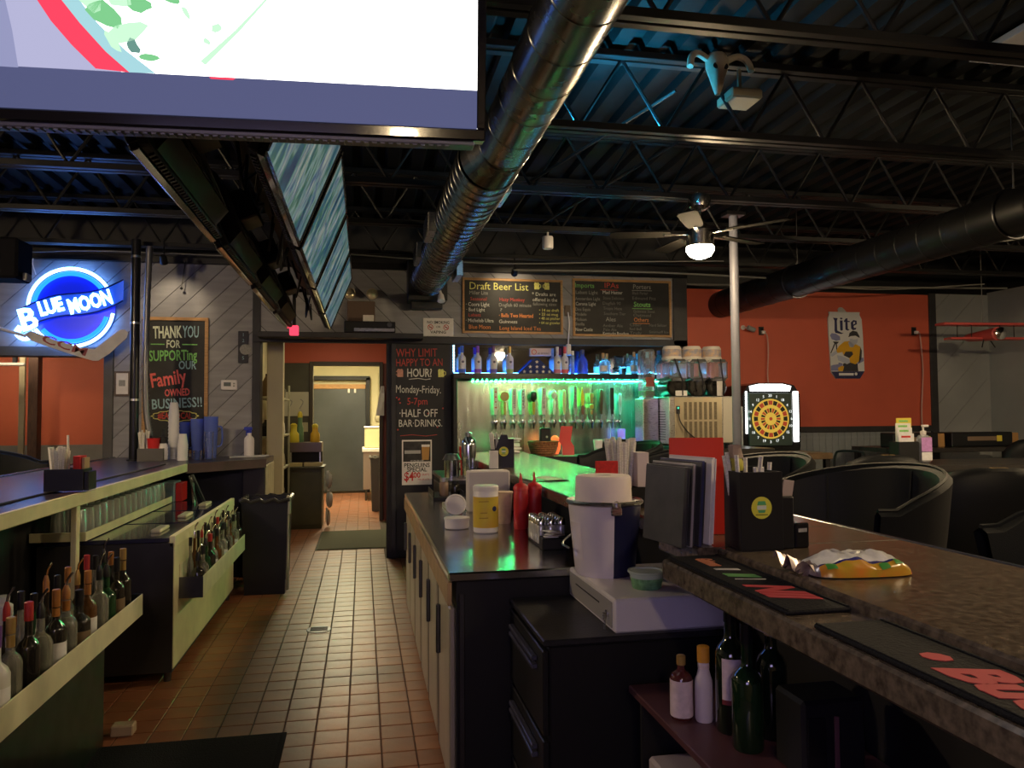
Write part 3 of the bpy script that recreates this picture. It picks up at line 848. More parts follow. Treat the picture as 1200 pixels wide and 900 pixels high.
MB().box(-.13, -.02, -.104, .0, .116, .18, .003).build('note', PAPER, vcr)
MB().lathe([(.025, 0), (.025, .006)], 12, M=Matrix.Translation((.14, -.10, .085)) @ Matrix.Rotation(PI / 2, 4, 'X')).build('dial', STEEL_DARK, vcr)
struct(MB().box(-1.04, .62, 8.02, 8.28, 2.30, 2.355, .004).build('trim_11', CHAR))
out0 = thing('power_cord', 'white power cord with plug hanging between the two menu boards', 'cord', (2.245, 8.275, 2.52))
MB().box(-.035, .035, -.012, .0, .08, .20, .004).build('outlet', mat('brown_outlet', (.10, .07, .05), .5), out0)
MB().tube(smooth_path([(0, -.02, .12), (.012, -.025, 0), (.0, -.04, -.15), (-.01, -.05, -.27)], 5), .008, 6).build('cord', WHITE_PLASTIC, out0)
MB().box(-.03, .02, -.07, -.02, -.36, -.24, .008).build('plug', WHITE_PLASTIC, out0)

# ---- back bar: shelf, mirror, steel splash, bottles, taps, light strips
struct(MB().box(.93, 3.50, 8.285, 8.30, 1.95, 2.27).build('wall_mirror', mat('mirror_glass', (.55, .58, .62), .03, metal=1)))
sh = thing('bottle_shelf', 'long black liquor shelf above the beer taps', 'shelf', (2.2, 8.17, 1.885))
MB().box(-1.262, 1.30, -.10, .11, 0, .06, .004).build('board', mat('black_shelf', (.02, .022, .026), .25), sh)
MB().box(-1.263, -1.22, -.10, .105, -.88, 0, .004).build('side_panel', BLACK, sh)
SPL = mat('quilted_steel', (.62, .62, .58), .24, metal=1, rough_noise=.1, scale=3, stretch=(7, 1, .6), noise=.1, bump=.25, bscale=2.5)
spl = thing('steel_backsplash', 'brushed stainless backsplash behind the beer taps', 'backsplash', (2.1, 8.288, .98))
for i in range(3):
    x0 = -1.17 + i * .80
    MB().box(x0 + .002, x0 + .798, -.012, 0, 0, .90).build('sheet', SPL, spl)
MB().box(-1.17, 1.23, -.05, 0, -.03, 0, .004).build('ledge', STEEL, spl)
struct(MB().box(.93, 3.50, 7.98, 8.30, 0, .95).build('trim_12', BLACK))
dr = thing('drip_tray', 'steel drip tray under the beer taps', 'tray', (2.12, 8.12, .95))
MB().box(-.85, .85, -.12, .12, 0, .02, .004).build('pan', STEEL, dr)
MB().box(-.83, .83, -.10, .10, .02, .024).build('grate', STEEL_DARK, dr)

gl = thing('green_light_strip', 'green light strip glowing under the liquor shelf', 'light strip', (2.2, 8.255, 1.872))
MB().box(-1.25, 1.28, -.02, .02, 0, .012).build('channel', BLACK_PLASTIC, gl)
half = MB(); half2 = MB()
for i in range(4, 50):
    x = -1.23 + i * .0507
    (half if i < 32 else half2).box(x - .009, x + .009, -.02, .02, -.0022, -.001)
half.build('lamp_beads', glow('green_led', (.03, 1.0, .22), GREEN_LED), gl)
half2.build('lamp_beads', glow('teal_led', (.04, 1.0, .55), GREEN_LED), gl)
bl = thing('blue_light_strip', 'blue light strip glowing behind the shelf bottles', 'light strip', (2.2, 8.268, 1.947))
MB().box(-1.24, 1.25, -.008, .008, 0, .006).build('channel', WHITE_PLASTIC, bl)
MB().box(-1.23, .2, -.006, .006, .0065, .011).build('lamp_tape', glow('blue_led', (.05, .28, 1.0), BLUE_LED), bl)
MB().box(.2, 1.24, -.006, .006, .0065, .011).build('lamp_tape', glow('cyan_led', (.05, .55, 1.0), BLUE_LED), bl)
bv = thing('blue_light_strip', 'short upright blue light strip at the left end of the shelf mirror', 'light strip', (.965, 8.26, 1.96))
MB().box(-.012, .012, 0, .012, 0, .30).build('channel', WHITE_PLASTIC, bv)
for k in range(9):
    MB().box(-.008, .008, -.006, -.001, .012 + k * .033, .03 + k * .033, .002).build('lamp_bead', glow('ice_led', (.25, .65, 1.0), 7), bv)

def bottle(loc, h, r, body, cap, label_text, group, band=None, neck=.32, cap_h=.05, shoulder=.1, bandpos=(.15, .5), pourer=False, nr=.32, band2=None, n=14):
    t = thing('bottle', label_text, 'bottle', loc, 0, group)
    hb = h * (1 - neck); sh = h * shoulder
    MB().lathe([(r * .9, 0), (r, .006), (r, hb - sh), (r * .8, hb - sh * .4), (r * nr * 1.15, hb + sh * .1), (r * nr, hb + sh * .5), (r * nr, h - cap_h)], n).build('glass', body, t)
    if pourer:
        MB().lathe([(r * nr * 1.1, h - cap_h), (r * nr * 1.1, h - cap_h * .4), (r * nr * .5, h)], 10).build('pourer', cap, t)
        MB().tube([(0, 0, h - .005), (.004, 0, h + .02), (.02, 0, h + .045)], .0045, 6).build('spout', CHROME, t)
    else:
        MB().lathe([(r * nr * 1.15, h - cap_h), (r * nr * 1.15, h - .002), (r * nr * .9, h)], 12).build('cap', cap, t)
    if band:
        MB().lathe([(r * 1.012, h * bandpos[0]), (r * 1.012, h * bandpos[1])], n).build('label_band', band, t)
    if band2:
        MB().lathe([(r * nr * 1.1, hb + sh * .6), (r * nr * 1.1, h - cap_h - .004)], 10).build('neck_band', band2, t)
    return t

LBW = mat('label_white', (.72, .72, .76), .5, noise=.08, scale=30)
LBB = mat('label_blue', (.05, .15, .75), .5); LBP = mat('label_purple', (.28, .10, .65), .5); LBR = mat('label_red', (.65, .10, .14), .5); LBG = mat('label_lime', (.45, .62, .25), .5)
GB = 'liquor bottles on the shelf over the taps'
SZ = 1.946; SY = 8.18
def vodka(x, colmat, lab, caps):
    t = bottle((x, SY, SZ), .30, .041, mat('white_frosted_bottle', (.72, .75, .82), .3, trans=.25), caps, lab, GB, band=colmat, bandpos=(.03, .16), neck=.34, cap_h=.075, nr=.40)
    MB().lathe([(.0418, .085), (.0418, .155)], 14).build('label_band', LBW, t)
    MB().lathe([(.014, 0), (.014, .001)], 12, M=Matrix.Translation((.004, -.0420, .125)) @ Matrix.Rotation(PI / 2, 4, 'X')).build('seal_print', mat('label_dark', (.12, .12, .2), .5), t)
vodka(1.045, LBB, 'frosted white bottle with blue label, leftmost on the liquor shelf', LBB)
vodka(1.215, LBP, 'frosted white bottle with purple label, second on the liquor shelf', LBP)
vodka(1.385, mat('label_indigo', (.16, .14, .6), .5), 'frosted white bottle with indigo label and dark cap, third on the liquor shelf', mat('cap_plum', (.16, .06, .2), .4))
vodka(1.565, LBG, 'frosted white bottle with lime label and gold cap on the liquor shelf', mat('cap_gold', (.55, .36, .12), .3, metal=.6))
vodka(2.098, mat('label_pink', (.6, .2, .3), .5), 'frosted bottle with pink label behind the folded flag, back one of the pair', mat('cap_white', (.6, .6, .62), .4))
vodka(2.185, LBR, 'frosted white bottle with red label and red cap beside the folded flag', LBR)
bottle((2.385, SY, SZ), .27, .062, GLASS_BLUE, mat('cap_navy', (.03, .05, .2), .4), 'squat deep blue bottle on the liquor shelf under the hanging cord', GB, neck=.3, shoulder=.22, nr=.36)
bottle((2.625, SY, SZ), .235, .048, TINTED_CLEAR, WOOD, 'clear flask bottle with wooden stopper, left of a touching pair', GB, neck=.36, cap_h=.06, nr=.34, band=LBW, bandpos=(.12, .4))
bottle((2.69, SY + .07, SZ), .235, .040, TINTED_CLEAR, WOOD, 'clear flask bottle with wooden stopper, right and behind in a touching pair', GB, neck=.36, cap_h=.06, nr=.34)
bottle((2.985, SY, SZ), .25, .042, TINTED_CLEAR, WOOD, 'clear bottle with brown stopper near the right end of the shelf', GB, neck=.38, cap_h=.05, band=LBW, bandpos=(.12, .4))
bottle((3.115, SY, SZ), .25, .055, mat('aqua_glass', (.35, .75, .85), .1, trans=.7), mat('cap_aqua', (.1, .45, .6), .4), 'aqua bottle with blue cap near the right end of the shelf', GB, neck=.34, cap_h=.07, nr=.42, band=LBW, bandpos=(.2, .42))
bottle((3.37, SY, SZ), .29, .056, mat('aqua_glass'), mat('label_dark'), 'tall aqua bottle at the far right end of the liquor shelf', GB, neck=.25, shoulder=.2, nr=.45)
bottle((2.85, SY, SZ), .09, .045, GLASS_CLEAR, GLASS_CLEAR, 'low clear glass dish on the liquor shelf', GB, neck=.1, nr=.9, cap_h=.01)
bottle((2.283, SY + .05, SZ), .26, .026, TINTED_CLEAR, mat('cap_white'), 'thin clear bottle under the hanging cord, left of the squat blue bottle', GB, neck=.2, nr=.7)
fl = thing('flag_case', 'triangular folded flag with white stars on the liquor shelf', 'flag', (1.86, 8.17, SZ))
FN = mat('flag_navy', (.012, .03, .16), .75, bump=.2, bscale=150)
MB().prism([(-.205, 0), (.205, 0), (.015, .17), (-.015, .17)], lambda u, v, dd: (u, -.03 + dd, v), 0, .07).build('folded_cloth', FN, fl, fix=True)
def star(cx, cz, r):
    return [(cx + (r if k % 2 == 0 else r * .42) * math.sin(PI * k / 5), cz + (r if k % 2 == 0 else r * .42) * math.cos(PI * k / 5)) for k in range(10)]
for cx, cz in [(-.14, .022), (-.07, .022), (0, .022), (.07, .022), (.14, .022), (-.075, .075), (0, .075), (.075, .075), (0, .128)]:
    MB().prism(star(cx, cz, .022), lambda u, v, dd: (u, -.031 - dd, v), 0, .001).build('star', PAPER, fl)
s2 = thing('shelf_sign', 'small white no smoking sign propped against the shelf mirror', 'sign', (1.93, 8.262, 2.15))
MB().box(-.12, .12, -.006, 0, 0, .085, .002).build('plate', mat('sign_pinkish', (.6, .5, .52), .6), s2)
text('NO SMOKING', .026, INK, s2, (.03, -.0068, .025), width=.13)
MB().tube([(-.075 + .026 * math.cos(a), -.0075, .042 + .026 * math.sin(a)) for a in [2 * PI * k / 14 for k in range(15)]], .0035, 5).build('ban_ring', INKR, s2)

# beer taps, each with its own handle shape
TAPN = ['white paddle', 'round badge wooden', 'white square', 'white and navy', 'black mascot topped', 'tall white', 'white spade topped', 'cream curved', 'tall grey', 'yellow pointed', 'stacked wooden', 'dark wooden', 'black slim', 'short pale blue']
tx = [1.41, 1.51, 1.615, 1.715, 1.83, 1.945, 2.06, 2.175, 2.30, 2.385, 2.49, 2.60, 2.725, 2.82]
hp = [(.78, (.75, .75, .72)), (.34, (.45, .28, .10)), (.76, (.74, .72, .72)), (.74, (.6, .6, .68)), (.35, (.015, .015, .015)), (.78, (.68, .66, .68)), (.30, (.75, .75, .74)), (.72, (.66, .60, .40)), (.82, (.35, .38, .42)), (.80, (.70, .62, .06)),
      (.70, (.42, .24, .10)), (.74, (.10, .06, .035)), (.78, (.02, .02, .022)), (.62, (.5, .62, .66))]
for i, x in enumerate(tx):
    t = thing('beer_tap', '%s beer tap handle, %s from the left behind the bar' % (TAPN[i], ORD[i]), 'beer tap', (x, 8.19, 1.40), group='beer taps')
    MB().lathe([(.016, 0), (.016, .073)], 10, M=Matrix.Translation((0, .01, .02)) @ Matrix.Rotation(-PI / 2, 4, 'X')).build('shank', CHROME, t)
    MB().lathe([(.008, -.055), (.011, -.05), (.013, -.01), (.022, .0), (.025, .02), (.022, .04), (.008, .045)], 12).build('faucet', CHROME, t)
    MB().lathe([(.007, .045), (.007, .08), (.012, .085), (.012, .10)], 10).build('stem', CHROME, t)
    hm = mat('tap_handle_%d' % i, hp[i][1], .35, noise=.12, scale=40)
    H = .38 * hp[i][0] + .1
    if i in (0, 2, 3, 5, 8, 12):
        wd = (.026, 0, .028, .022, 0, .027, 0, 0, .02, 0, 0, 0, .022)[i]
        MB().box(-wd * .7, wd * .7, -.012, .012, .10, .16, .004).box(-wd, wd, -.014, .014, .15, H, .006).build('handle', hm, t)
        if i != 12:
            o = text(['LITE', '', 'YUENGLING', 'LABATT', '', 'BUD LIGHT', '', '', 'GUINNESS'][i], .030, [INKR, INK, INK, INK, INK, INK, INK, INK, INK][i], t, (0, -.0155, (.16 + H) / 2), rot=(PI / 2, -PI / 2, 0), width=(H - .18))
    elif i == 1:
        MB().lathe([(.012, .10), (.016, .14), (.013, .24)], 10).build('handle', hm, t)
        MB().lathe([(.05, -.01), (.052, 0), (.05, .01)], 18, M=Matrix.Translation((0, 0, .30)) @ Matrix.Rotation(PI / 2, 4, 'X')).build('badge', mat('tan_badge', (.5, .36, .14), .5), t)
    elif i == 4:
        MB().lathe([(.012, .10), (.018, .14), (.02, .24)], 10).build('handle', mat('tap_amber', (.5, .32, .08), .4), t)
        MB().lathe([(.012, .24), (.035, .27), (.04, .31), (.028, .35), (.005, .36)], 12).build('figure', hm, t)
    elif i == 6:
        MB().lathe([(.010, .10), (.016, .16), (.02, .24), (.012, .27), (.03, .30), (.036, .325), (.022, .355), (.004, .375)], 12).build('handle', hm, t)
    elif i == 9:
        MB().lathe([(.012, .10), (.022, .15), (.026, .17), (.01, .2)], 10).build('grip', mat('tap_rosewood', (.25, .1, .08), .4), t)
        MB().prism([(-.012, .19), (.012, .19), (.02, .28), (.012, .33), (-.004, .40), (-.016, .33), (-.02, .28)], lambda u, v, dd: (u, dd, v), -.008, .008).build('handle', hm, t)
    elif i == 10:
        for q, (z0, rr) in enumerate(((.10, .014), (.16, .024), (.225, .022), (.28, .026))):
            MB().lathe([(rr * .7, z0), (rr, z0 + .012), (rr, z0 + .045), (rr * .7, z0 + .055)], 10).build('bead', [hm, mat('tap_amber'), hm, mat('tan_badge')][q], t)
    else:
        MB().lathe([(.010, .10), (.018, .15), (.022, .22), (.024, H - .05), (.018, H - .01), (.006, H)], 10).build('handle', hm, t)

# ---- neon sign
neon = thing('neon_sign', 'round blue neon sign with a white script banner on the left wall', 'sign', (-2.825, 8.27, 2.585))
NB = glow('neon_blue_halo', (.02, .10, 1.0), NEON * .4); NW = glow('neon_white_tube', (.17, .42, 1.0), NEON * 1.7); NC = glow('neon_cyan_ring', (.004, .06, 1.0), NEON * .9)
MB().lathe([(.395, 0), (.395, .012), (.0, .012)], 40, M=Matrix.Rotation(PI / 2, 4, 'X')).build('disc', mat('neon_disc_blue', (.01, .03, .35), .3, emit=(.01, .03, .9), strength=.35), neon)
def ring(r, a0, a1, rad, m, name, y=-.045):
    MB().tube([(r * math.cos(R(a0 + (a1 - a0) * k / 40)), y, r * math.sin(R(a0 + (a1 - a0) * k / 40))) for k in range(41)], rad, 8).build(name, m, neon)
ring(.385, 25, 178, .016, NW, 'tube'); ring(.385, 215, 352, .016, NW, 'tube'); ring(.335, 32, 172, .022, NC, 'halo_tube'); ring(.335, 222, 345, .022, NC, 'halo_tube')
ban, banr = [], []
for k in range(13):
    u = -.42 + .90 * k / 12
    c = -.12 + .30 * (u + .42) / .9 + .035 * math.sin((u + .42) / .9 * 2 * PI)
    ban.append((u, c + .105)); banr.append((u, c - .105))
MB().prism(ban + banr[::-1], lambda u, v, dd: (u, -.05 - dd, v), 0, .012).build('banner', mat('neon_banner', (.03, .08, .4), .4, emit=(.02, .10, .8), strength=.5), neon, fix=True)
for e_, nm in ((ban, 'banner_edge'), (banr, 'banner_edge')):
    MB().tube([(u, -.064, v) for u, v in e_], .008, 6).build(nm, mat('banner_edge_navy', (.01, .02, .12), .4), neon)
for s, cx, sz, wd in (('B', -.375, .30, .15), ('LUE', -.175, .19, .22), ('MOON', .18, .20, .40)):
    c = -.12 + .30 * (cx + .42) / .9 + .035 * math.sin((cx + .42) / .9 * 2 * PI)
    text(s, sz, NW, neon, (cx, -.068, c - (.04 if s == 'B' else 0)), rot=(PI / 2, -R(17), 0), width=wd, bold=.007, depth=.006)
MB().tube(smooth_path([(-.44, -.06, -.2), (-.47, -.06, -.26), (-.40, -.06, -.31), (-.32, -.06, -.26)], 5), .03, 8).build('flourish', NW, neon)
MB().box(-.04, .04, -.012, .03, -.05, .05).build('transformer', BLACK, neon)
MB().tube(smooth_path([(-.33, -.02, .32), (-.36, -.03, .45), (-.33, 0, .55)], 4), .005, 6).build('lead', WHITE_PLASTIC, neon)

hs = thing('hockey_stick', 'white hockey stick mounted slantwise under the round neon sign', 'hockey stick', (-2.75, 8.175, 2.185))
HSM = mat('hockey_white', (.62, .60, .62), .5, noise=.1, scale=10)
MB().tube([(-1.5, 0, .43), (-.45, 0, .105)], .017, 8).build('shaft', HSM, hs)
MB().prism([(-.46, .12), (-.40, .06), (-.1, -.05), (.15, -.13), (.20, -.13), (.30, -.06), (.46, .10), (.47, .15), (.44, .18), (.40, .18), (.28, .08), (.17, -.015), (.05, -.005), (-.2, .075), (-.40, .155)], lambda u, v, dd: (u, -.01 - dd, v), 0, .014).build('blade', HSM, hs, fix=True)
text('CCM', .11, mat('stick_print', (.30, .04, .06), .5), hs, (-.10, -.0255, .015), rot=(PI / 2, R(19), 0), width=.42, bold=.002)

# small wall things, left
fp = thing('framed_notice', 'small framed paper on the plank wall beside the black pipe', 'picture frame', (-2.36, 8.284, 1.71))
MB().box(-.075, .075, -.02, 0, 0, .25, .003).build('frame', WOOD_DARK, fp); MB().box(-.055, .055, -.022, -.02, .02, .23).build('paper', PAPER, fp)
MB().box(-.03, .03, -.0228, -.022, .10, .16).build('print', CGR, fp)
th = thing('thermostat', 'white wall thermostat right of the thank you board', 'thermostat', (-1.345, 8.284, 1.77))
MB().box(-.08, .08, -.028, 0, 0, .105, .008).build('case', WHITE_PLASTIC, th); MB().box(-.05, .02, -.03, -.028, .04, .08).build('display', mat('lcd_grey', (.10, .12, .10), .3), th)
for k in (0, 1): MB().box(.04, .06, -.031, -.028, .035 + k * .025, .05 + k * .025, .002).build('button', CGR, th)
npl = thing('number_plaque', 'narrow dark upright plaque with numbers above the thermostat', 'sign', (-1.21, 8.284, 2.05))
MB().box(-.05, .05, -.014, 0, 0, .33, .003).build('plate', BLACK_PLASTIC, npl)
MB().lathe([(.055, 0), (.06, .012), (.04, .02)], 16, M=Matrix.Translation((.02, 0, .14)) @ Matrix.Rotation(PI / 2, 4, 'X')).build('chime', CGR, npl)
for k in range(5):
    text('12345'[k], .05, CB, npl, (0, -.0152, .29 - k * .06))
dc = thing('pull_cord', 'thin dark pull cord with a small knob above the thank you board', 'cord', (-1.80, 8.2, 2.80))
MB().tube([(0, 0, 0), (.035, 0, .27)], .004, 5).build('string', BLACK, dc)
MB().lathe([(.0, -.02), (.014, -.01), (.014, .004), (.0, .012)], 8).build('knob', BLACK, dc)
# ================================================================== far right: red wall, games, tables, seats
can = thing('can_sign', 'tall white beer can shaped sign on the red wall', 'sign', (6.185, 8.985, 1.945))
CWH = mat('can_white', (.72, .74, .76), .35); CNV = mat('can_navy', (.025, .03, .11), .4); CYE = mat('can_yellow', (.75, .42, .02), .4); CDK = mat('can_dark', (.04, .04, .05), .5); CLV = mat('can_lavender', (.24, .26, .50), .5); CSK = mat('can_skin', (.5, .55, .68), .5)
U = lambda cx: (cx - 370) / 330 * .51
V = lambda cy: (785 - cy) / 605 * .87
def canshape(name, pts, m, d0, d1):
    return MB().prism([(U(a), V(b)) for a, b in pts], lambda u, v, dd: (u, -dd, v), d0, d1).build(name, m, can, fix=True)
canshape('can_body', [(265, 785), (490, 785), (535, 715), (528, 400), (520, 245), (500, 205), (503, 180), (212, 180), (216, 205), (204, 240), (207, 400), (222, 725)], CWH, 0, .02)
canshape('base_band', [(265, 785), (490, 785), (535, 718), (222, 722)], CNV, .02, .022)
canshape('pull_tab', [(305, 180), (300, 155), (315, 138), (340, 138), (362, 158), (380, 180)], mat('can_tab', (.6, .6, .62), .3, metal=.5), .004, .016)
canshape('ground_print', [(222, 700), (222, 670), (300, 640), (330, 650), (330, 715), (222, 715)], CLV, .02, .0215)
canshape('ground_print', [(470, 655), (470, 620), (525, 590), (530, 625)], CLV, .02, .0215)
canshape('trouser_print', [(330, 720), (335, 650), (400, 630), (470, 650), (475, 718)], CDK, .02, .0225)
canshape('jacket_print', [(275, 530), (300, 490), (350, 450), (400, 445), (455, 470), (500, 495), (508, 560), (490, 620), (450, 655), (400, 640), (395, 600), (340, 570), (330, 545), (285, 555)], CYE, .02, .023)
canshape('jacket_shade_print', [(340, 575), (360, 540), (420, 540), (430, 565), (395, 600)], CDK, .023, .024)
canshape('jacket_shade_print', [(480, 640), (500, 500), (512, 530), (508, 600), (490, 640)], CDK, .023, .024)
canshape('hand_print', [(280, 575), (320, 580), (390, 610), (400, 640), (370, 655), (290, 620)], CSK, .022, .0245)
canshape('hand_print', [(215, 570), (270, 530), (285, 555), (230, 590)], CSK, .022, .0245)
canshape('face_print', [(400, 425), (480, 415), (470, 460), (430, 490), (405, 470)], CSK, .023, .0245)
canshape('visor_print', [(405, 395), (450, 400), (480, 395), (478, 425), (440, 430), (405, 420)], CWH, .0245, .0255)
canshape('helmet_print', [(388, 410), (400, 370), (430, 350), (470, 358), (490, 395), (495, 415), (455, 395), (410, 400)], CDK, .0245, .026)
canshape('collar_print', [(385, 460), (405, 445), (440, 490), (430, 500), (400, 500)], CSK, .023, .0245)
canshape('football_print', [(218, 395), (235, 375), (275, 380), (310, 405), (312, 435), (275, 445), (235, 430)], CLV, .02, .0225)
canshape('tee_print', [(245, 450), (300, 452), (285, 470), (258, 470)], CDK, .02, .0225)
canshape('tee_print', [(255, 470), (268, 470), (225, 560), (218, 555)], CDK, .02, .0222)
canshape('tee_print', [(268, 470), (280, 470), (285, 540), (277, 540)], CDK, .02, .0222)
canshape('mug_print', [(220, 580), (282, 585), (290, 655), (222, 665)], CWH, .0225, .024)
canshape('badge_print', [(285, 690), (320, 668), (342, 675), (330, 718), (290, 718)], CYE, .022, .0235)
canshape('caption_band', [(293, 735), (432, 735), (430, 757), (293, 757)], CWH, .022, .023)
MB().lathe([(.02, 0), (.02, .001)], 12, M=Matrix.Translation((U(453), -.022, V(743))) @ Matrix.Rotation(PI / 2, 4, 'X')).build('dot_print', CWH, can)
# heavy black-letter style word made of slabs
canshape('letter', [(250, 235), (292, 238), (284, 262), (286, 350), (330, 372), (346, 370), (325, 382), (270, 372), (262, 350), (264, 260)], CNV, .02, .024)
canshape('letter', [(313, 258), (338, 258), (338, 345), (328, 352), (315, 345)], CNV, .02, .024)
canshape('letter', [(312, 238), (326, 232), (340, 240), (326, 250)], CNV, .02, .024)
canshape('letter', [(352, 262), (368, 240), (384, 236), (384, 260), (406, 262), (404, 272), (384, 272), (386, 335), (402, 340), (386, 350), (364, 340), (364, 272), (352, 272)], CNV, .02, .024)
canshape('letter', [(416, 275), (440, 252), (470, 258), (472, 290), (440, 305), (444, 325), (466, 322), (460, 338), (436, 345), (418, 330)], CNV, .02, .024)
canshape('letter_gap', [(438, 272), (452, 268), (455, 284), (438, 294)], CWH, .024, .0245)

cam2 = thing('security_camera', 'small white security camera on the red wall beside the post', 'security camera', (4.80, 8.985, 2.56))
MB().lathe([(.03, 0), (.03, .01)], 12, M=Matrix.Translation((-.06, 0, .03)) @ Matrix.Rotation(PI / 2, 4, 'X')).build('mount', WHITE_PLASTIC, cam2)
MB().tube([(-.06, -.01, .03), (-.03, -.06, .02)], .01, 6).build('arm', WHITE_PLASTIC, cam2)
MB().lathe([(.02, -.02), (.032, -.01), (.032, .08), (.026, .09)], 14, M=Matrix.Translation((-.02, -.07, .02)) @ Matrix.Rotation(R(110), 4, 'Y')).build('body', mat('camera_grey', (.30, .30, .31), .4), cam2)
def wall_cord(x, z, zend, lab, lab2, bow):
    o = thing('wall_outlet', lab2, 'outlet', (x, 8.985, z))
    MB().box(-.035, .035, -.01, 0, -.055, .055, .003).build('plate', BLACK_PLASTIC, o)
    MB().box(-.018, .018, -.013, -.01, .008, .038, .003).build('socket', BLACK_GLOSS, o)
    c = thing('power_cord', lab, 'cord', (x + .01, 8.97, z - .02))
    MB().box(-.02, .03, -.035, 0, -.02, .02, .005).build('plug', WHITE_PLASTIC, c)
    pts = [(.02, -.03, 0), (.05, -.03, -.06), (.055 + bow, -.02, -.35 * (z - zend)), (.05, -.02, -.75 * (z - zend)), (.06, -.03, -(z - zend))]
    MB().tube(smooth_path(pts, 6), .009, 6).build('lead', mat('pale_lead', (.60, .36, .32), .5), c)
wall_cord(4.99, 2.55, 1.84, 'pinkish power cord dropping from the outlet to the dart machine', 'black wall outlet above the dart machine', .01)
wall_cord(7.20, 2.58, 1.15, 'pinkish power cord dropping down the right end of the red wall', 'black wall outlet at the right end of the red wall', .03)

# ---- dart machine
dm = thing('dart_machine', 'electronic dart machine with lit round board on the red wall', 'dart machine', (4.735, 8.42, 1.06))
MB().prism([(-.36, 0), (.36, 0), (.37, .05), (.37, .66), (.30, .77), (.16, .80), (-.16, .80), (-.30, .77), (-.37, .66), (-.37, .05)], lambda u, v, dd: (u, dd, v), -.10, .50).build('cabinet', BLACK_GLOSS, dm, fix=True)
MB().box(-.30, .25, -.125, -.10, .06, .68, .006).build('board_panel', mat('dart_panel_green', (.035, .065, .06), .4), dm)
WL = glow('white_backlight', (1, 1, .96), 2.6)
MB().prism([(-.27, .70), (.23, .70), (.25, .76), (.14, .785), (-.16, .785), (-.28, .76)], lambda u, v, dd: (u, -.10 - dd, v), 0, .02).build('marquee', WL, dm, fix=True)
MB().box(.275, .345, -.118, -.10, .10, .70, .006).build('light_column', WL, dm)
MB().box(-.335, -.315, -.118, -.10, .20, .70, .004).build('light_column', WL, dm)
BC = (-.03, .375); BR = .235
def wedge(r0, r1, a0, a1, m, d, name='segment', n=3):
    pts = [(BC[0] + r1 * math.cos(a0 + (a1 - a0) * k / n), BC[1] + r1 * math.sin(a0 + (a1 - a0) * k / n)) for k in range(n + 1)]
    pts += [(BC[0] + r0 * math.cos(a1 - (a1 - a0) * k / n), BC[1] + r0 * math.sin(a1 - (a1 - a0) * k / n)) for k in range(n + 1)]
    return MB().prism(pts, lambda u, v, dd: (u, -.125 - dd, v), 0, d).build(name, m, dm, fix=True)
DY = mat('dart_yellow', (.75, .55, .10), .4, emit=(.8, .55, .08), strength=.25); DRD = mat('dart_red', (.50, .06, .03), .4, emit=(.6, .08, .03), strength=.15); DBK = mat('dart_black', (.02, .02, .015), .4)
MB().lathe([(BR, 0), (BR, .008)], 40, M=Matrix.Translation((BC[0], -.125, BC[1])) @ Matrix.Rotation(PI / 2, 4, 'X')).build('target_disc', DY, dm)
for k in range(20):
    a0 = 2 * PI * (k - .5) / 20 + .025; a1 = 2 * PI * (k + .5) / 20 - .025
    wedge(.165, .215, a0, a1, DRD if k % 2 else DBK, .010)
    wedge(.075, .125, a0 + .02, a1 - .02, DBK if k % 2 else DRD, .010)
MB().lathe([(.02, 0), (.02, .014)], 14, M=Matrix.Translation((BC[0], -.125, BC[1])) @ Matrix.Rotation(PI / 2, 4, 'X')).build('bullseye', DRD, dm)
nums = [20, 1, 18, 4, 13, 6, 10, 15, 2, 17, 3, 19, 7, 16, 8, 11, 14, 9, 12, 5]
for k, nmb in enumerate(nums):
    a = PI / 2 - 2 * PI * k / 20
    text(str(nmb), .045, glow('number_white', (.85, .9, .85), .9), dm, (BC[0] + .272 * math.cos(a), -.1262, BC[1] + .272 * math.sin(a)))
tag(MB().box(4.22, 4.36, 8.30, 8.62, 1.06, 1.58, .004).build('paper_bin', mat('pale_paper_panel', (.45, .45, .48), .7, noise=.06)), 'pale paper covered panel standing left of the dart machine', 'panel')

# high table under the dart machine
WTOP = mat('table_wood', (.20, .13, .07), .3, noise=.3, scale=6, stretch=(1, 8, 1))
def high_table(x0, x1, y0, y1, z, lab, wood=WTOP, thick=.07):
    t = thing('high_table', lab, 'table', ((x0 + x1) / 2, (y0 + y1) / 2, 0), group='high tables at the right')
    w, dd = (x1 - x0) / 2, (y1 - y0) / 2
    n = max(2, round((y1 - y0) / .16))
    for k in range(n):
        ya, yb = -dd + 2 * dd * k / n, -dd + 2 * dd * (k + 1) / n
        MB().box(-w, w, ya + .002, yb - .002, z - thick, z, .004).build('plank', wood, t)
    for sx in (-1, 1):
        for sy in (-1, 1):
            MB().box(sx * (w - .05) - .03, sx * (w - .05) + .03, sy * (dd - .05) - .03, sy * (dd - .05) + .03, 0, z - thick, .004).build('leg', BLACK, t)
    MB().box(-w + .05, w - .05, -.02, .02, .22, .26, .003).build('foot_rail', BLACK, t)
    return t
high_table(4.22, 5.15, 7.75, 8.68, 1.055, 'wooden high table under the dart machine')
DKW = mat('near_black_table', (.03, .027, .026), .3, noise=.3, scale=5)
high_table(4.5, 6.6, 5.75, 6.55, 1.045, 'dark high table with the sanitiser bottle', DKW, .05)
high_table(5.9, 8.1, 7.7, 8.5, 1.09, 'dark high table against the far grey wall', DKW, .05)

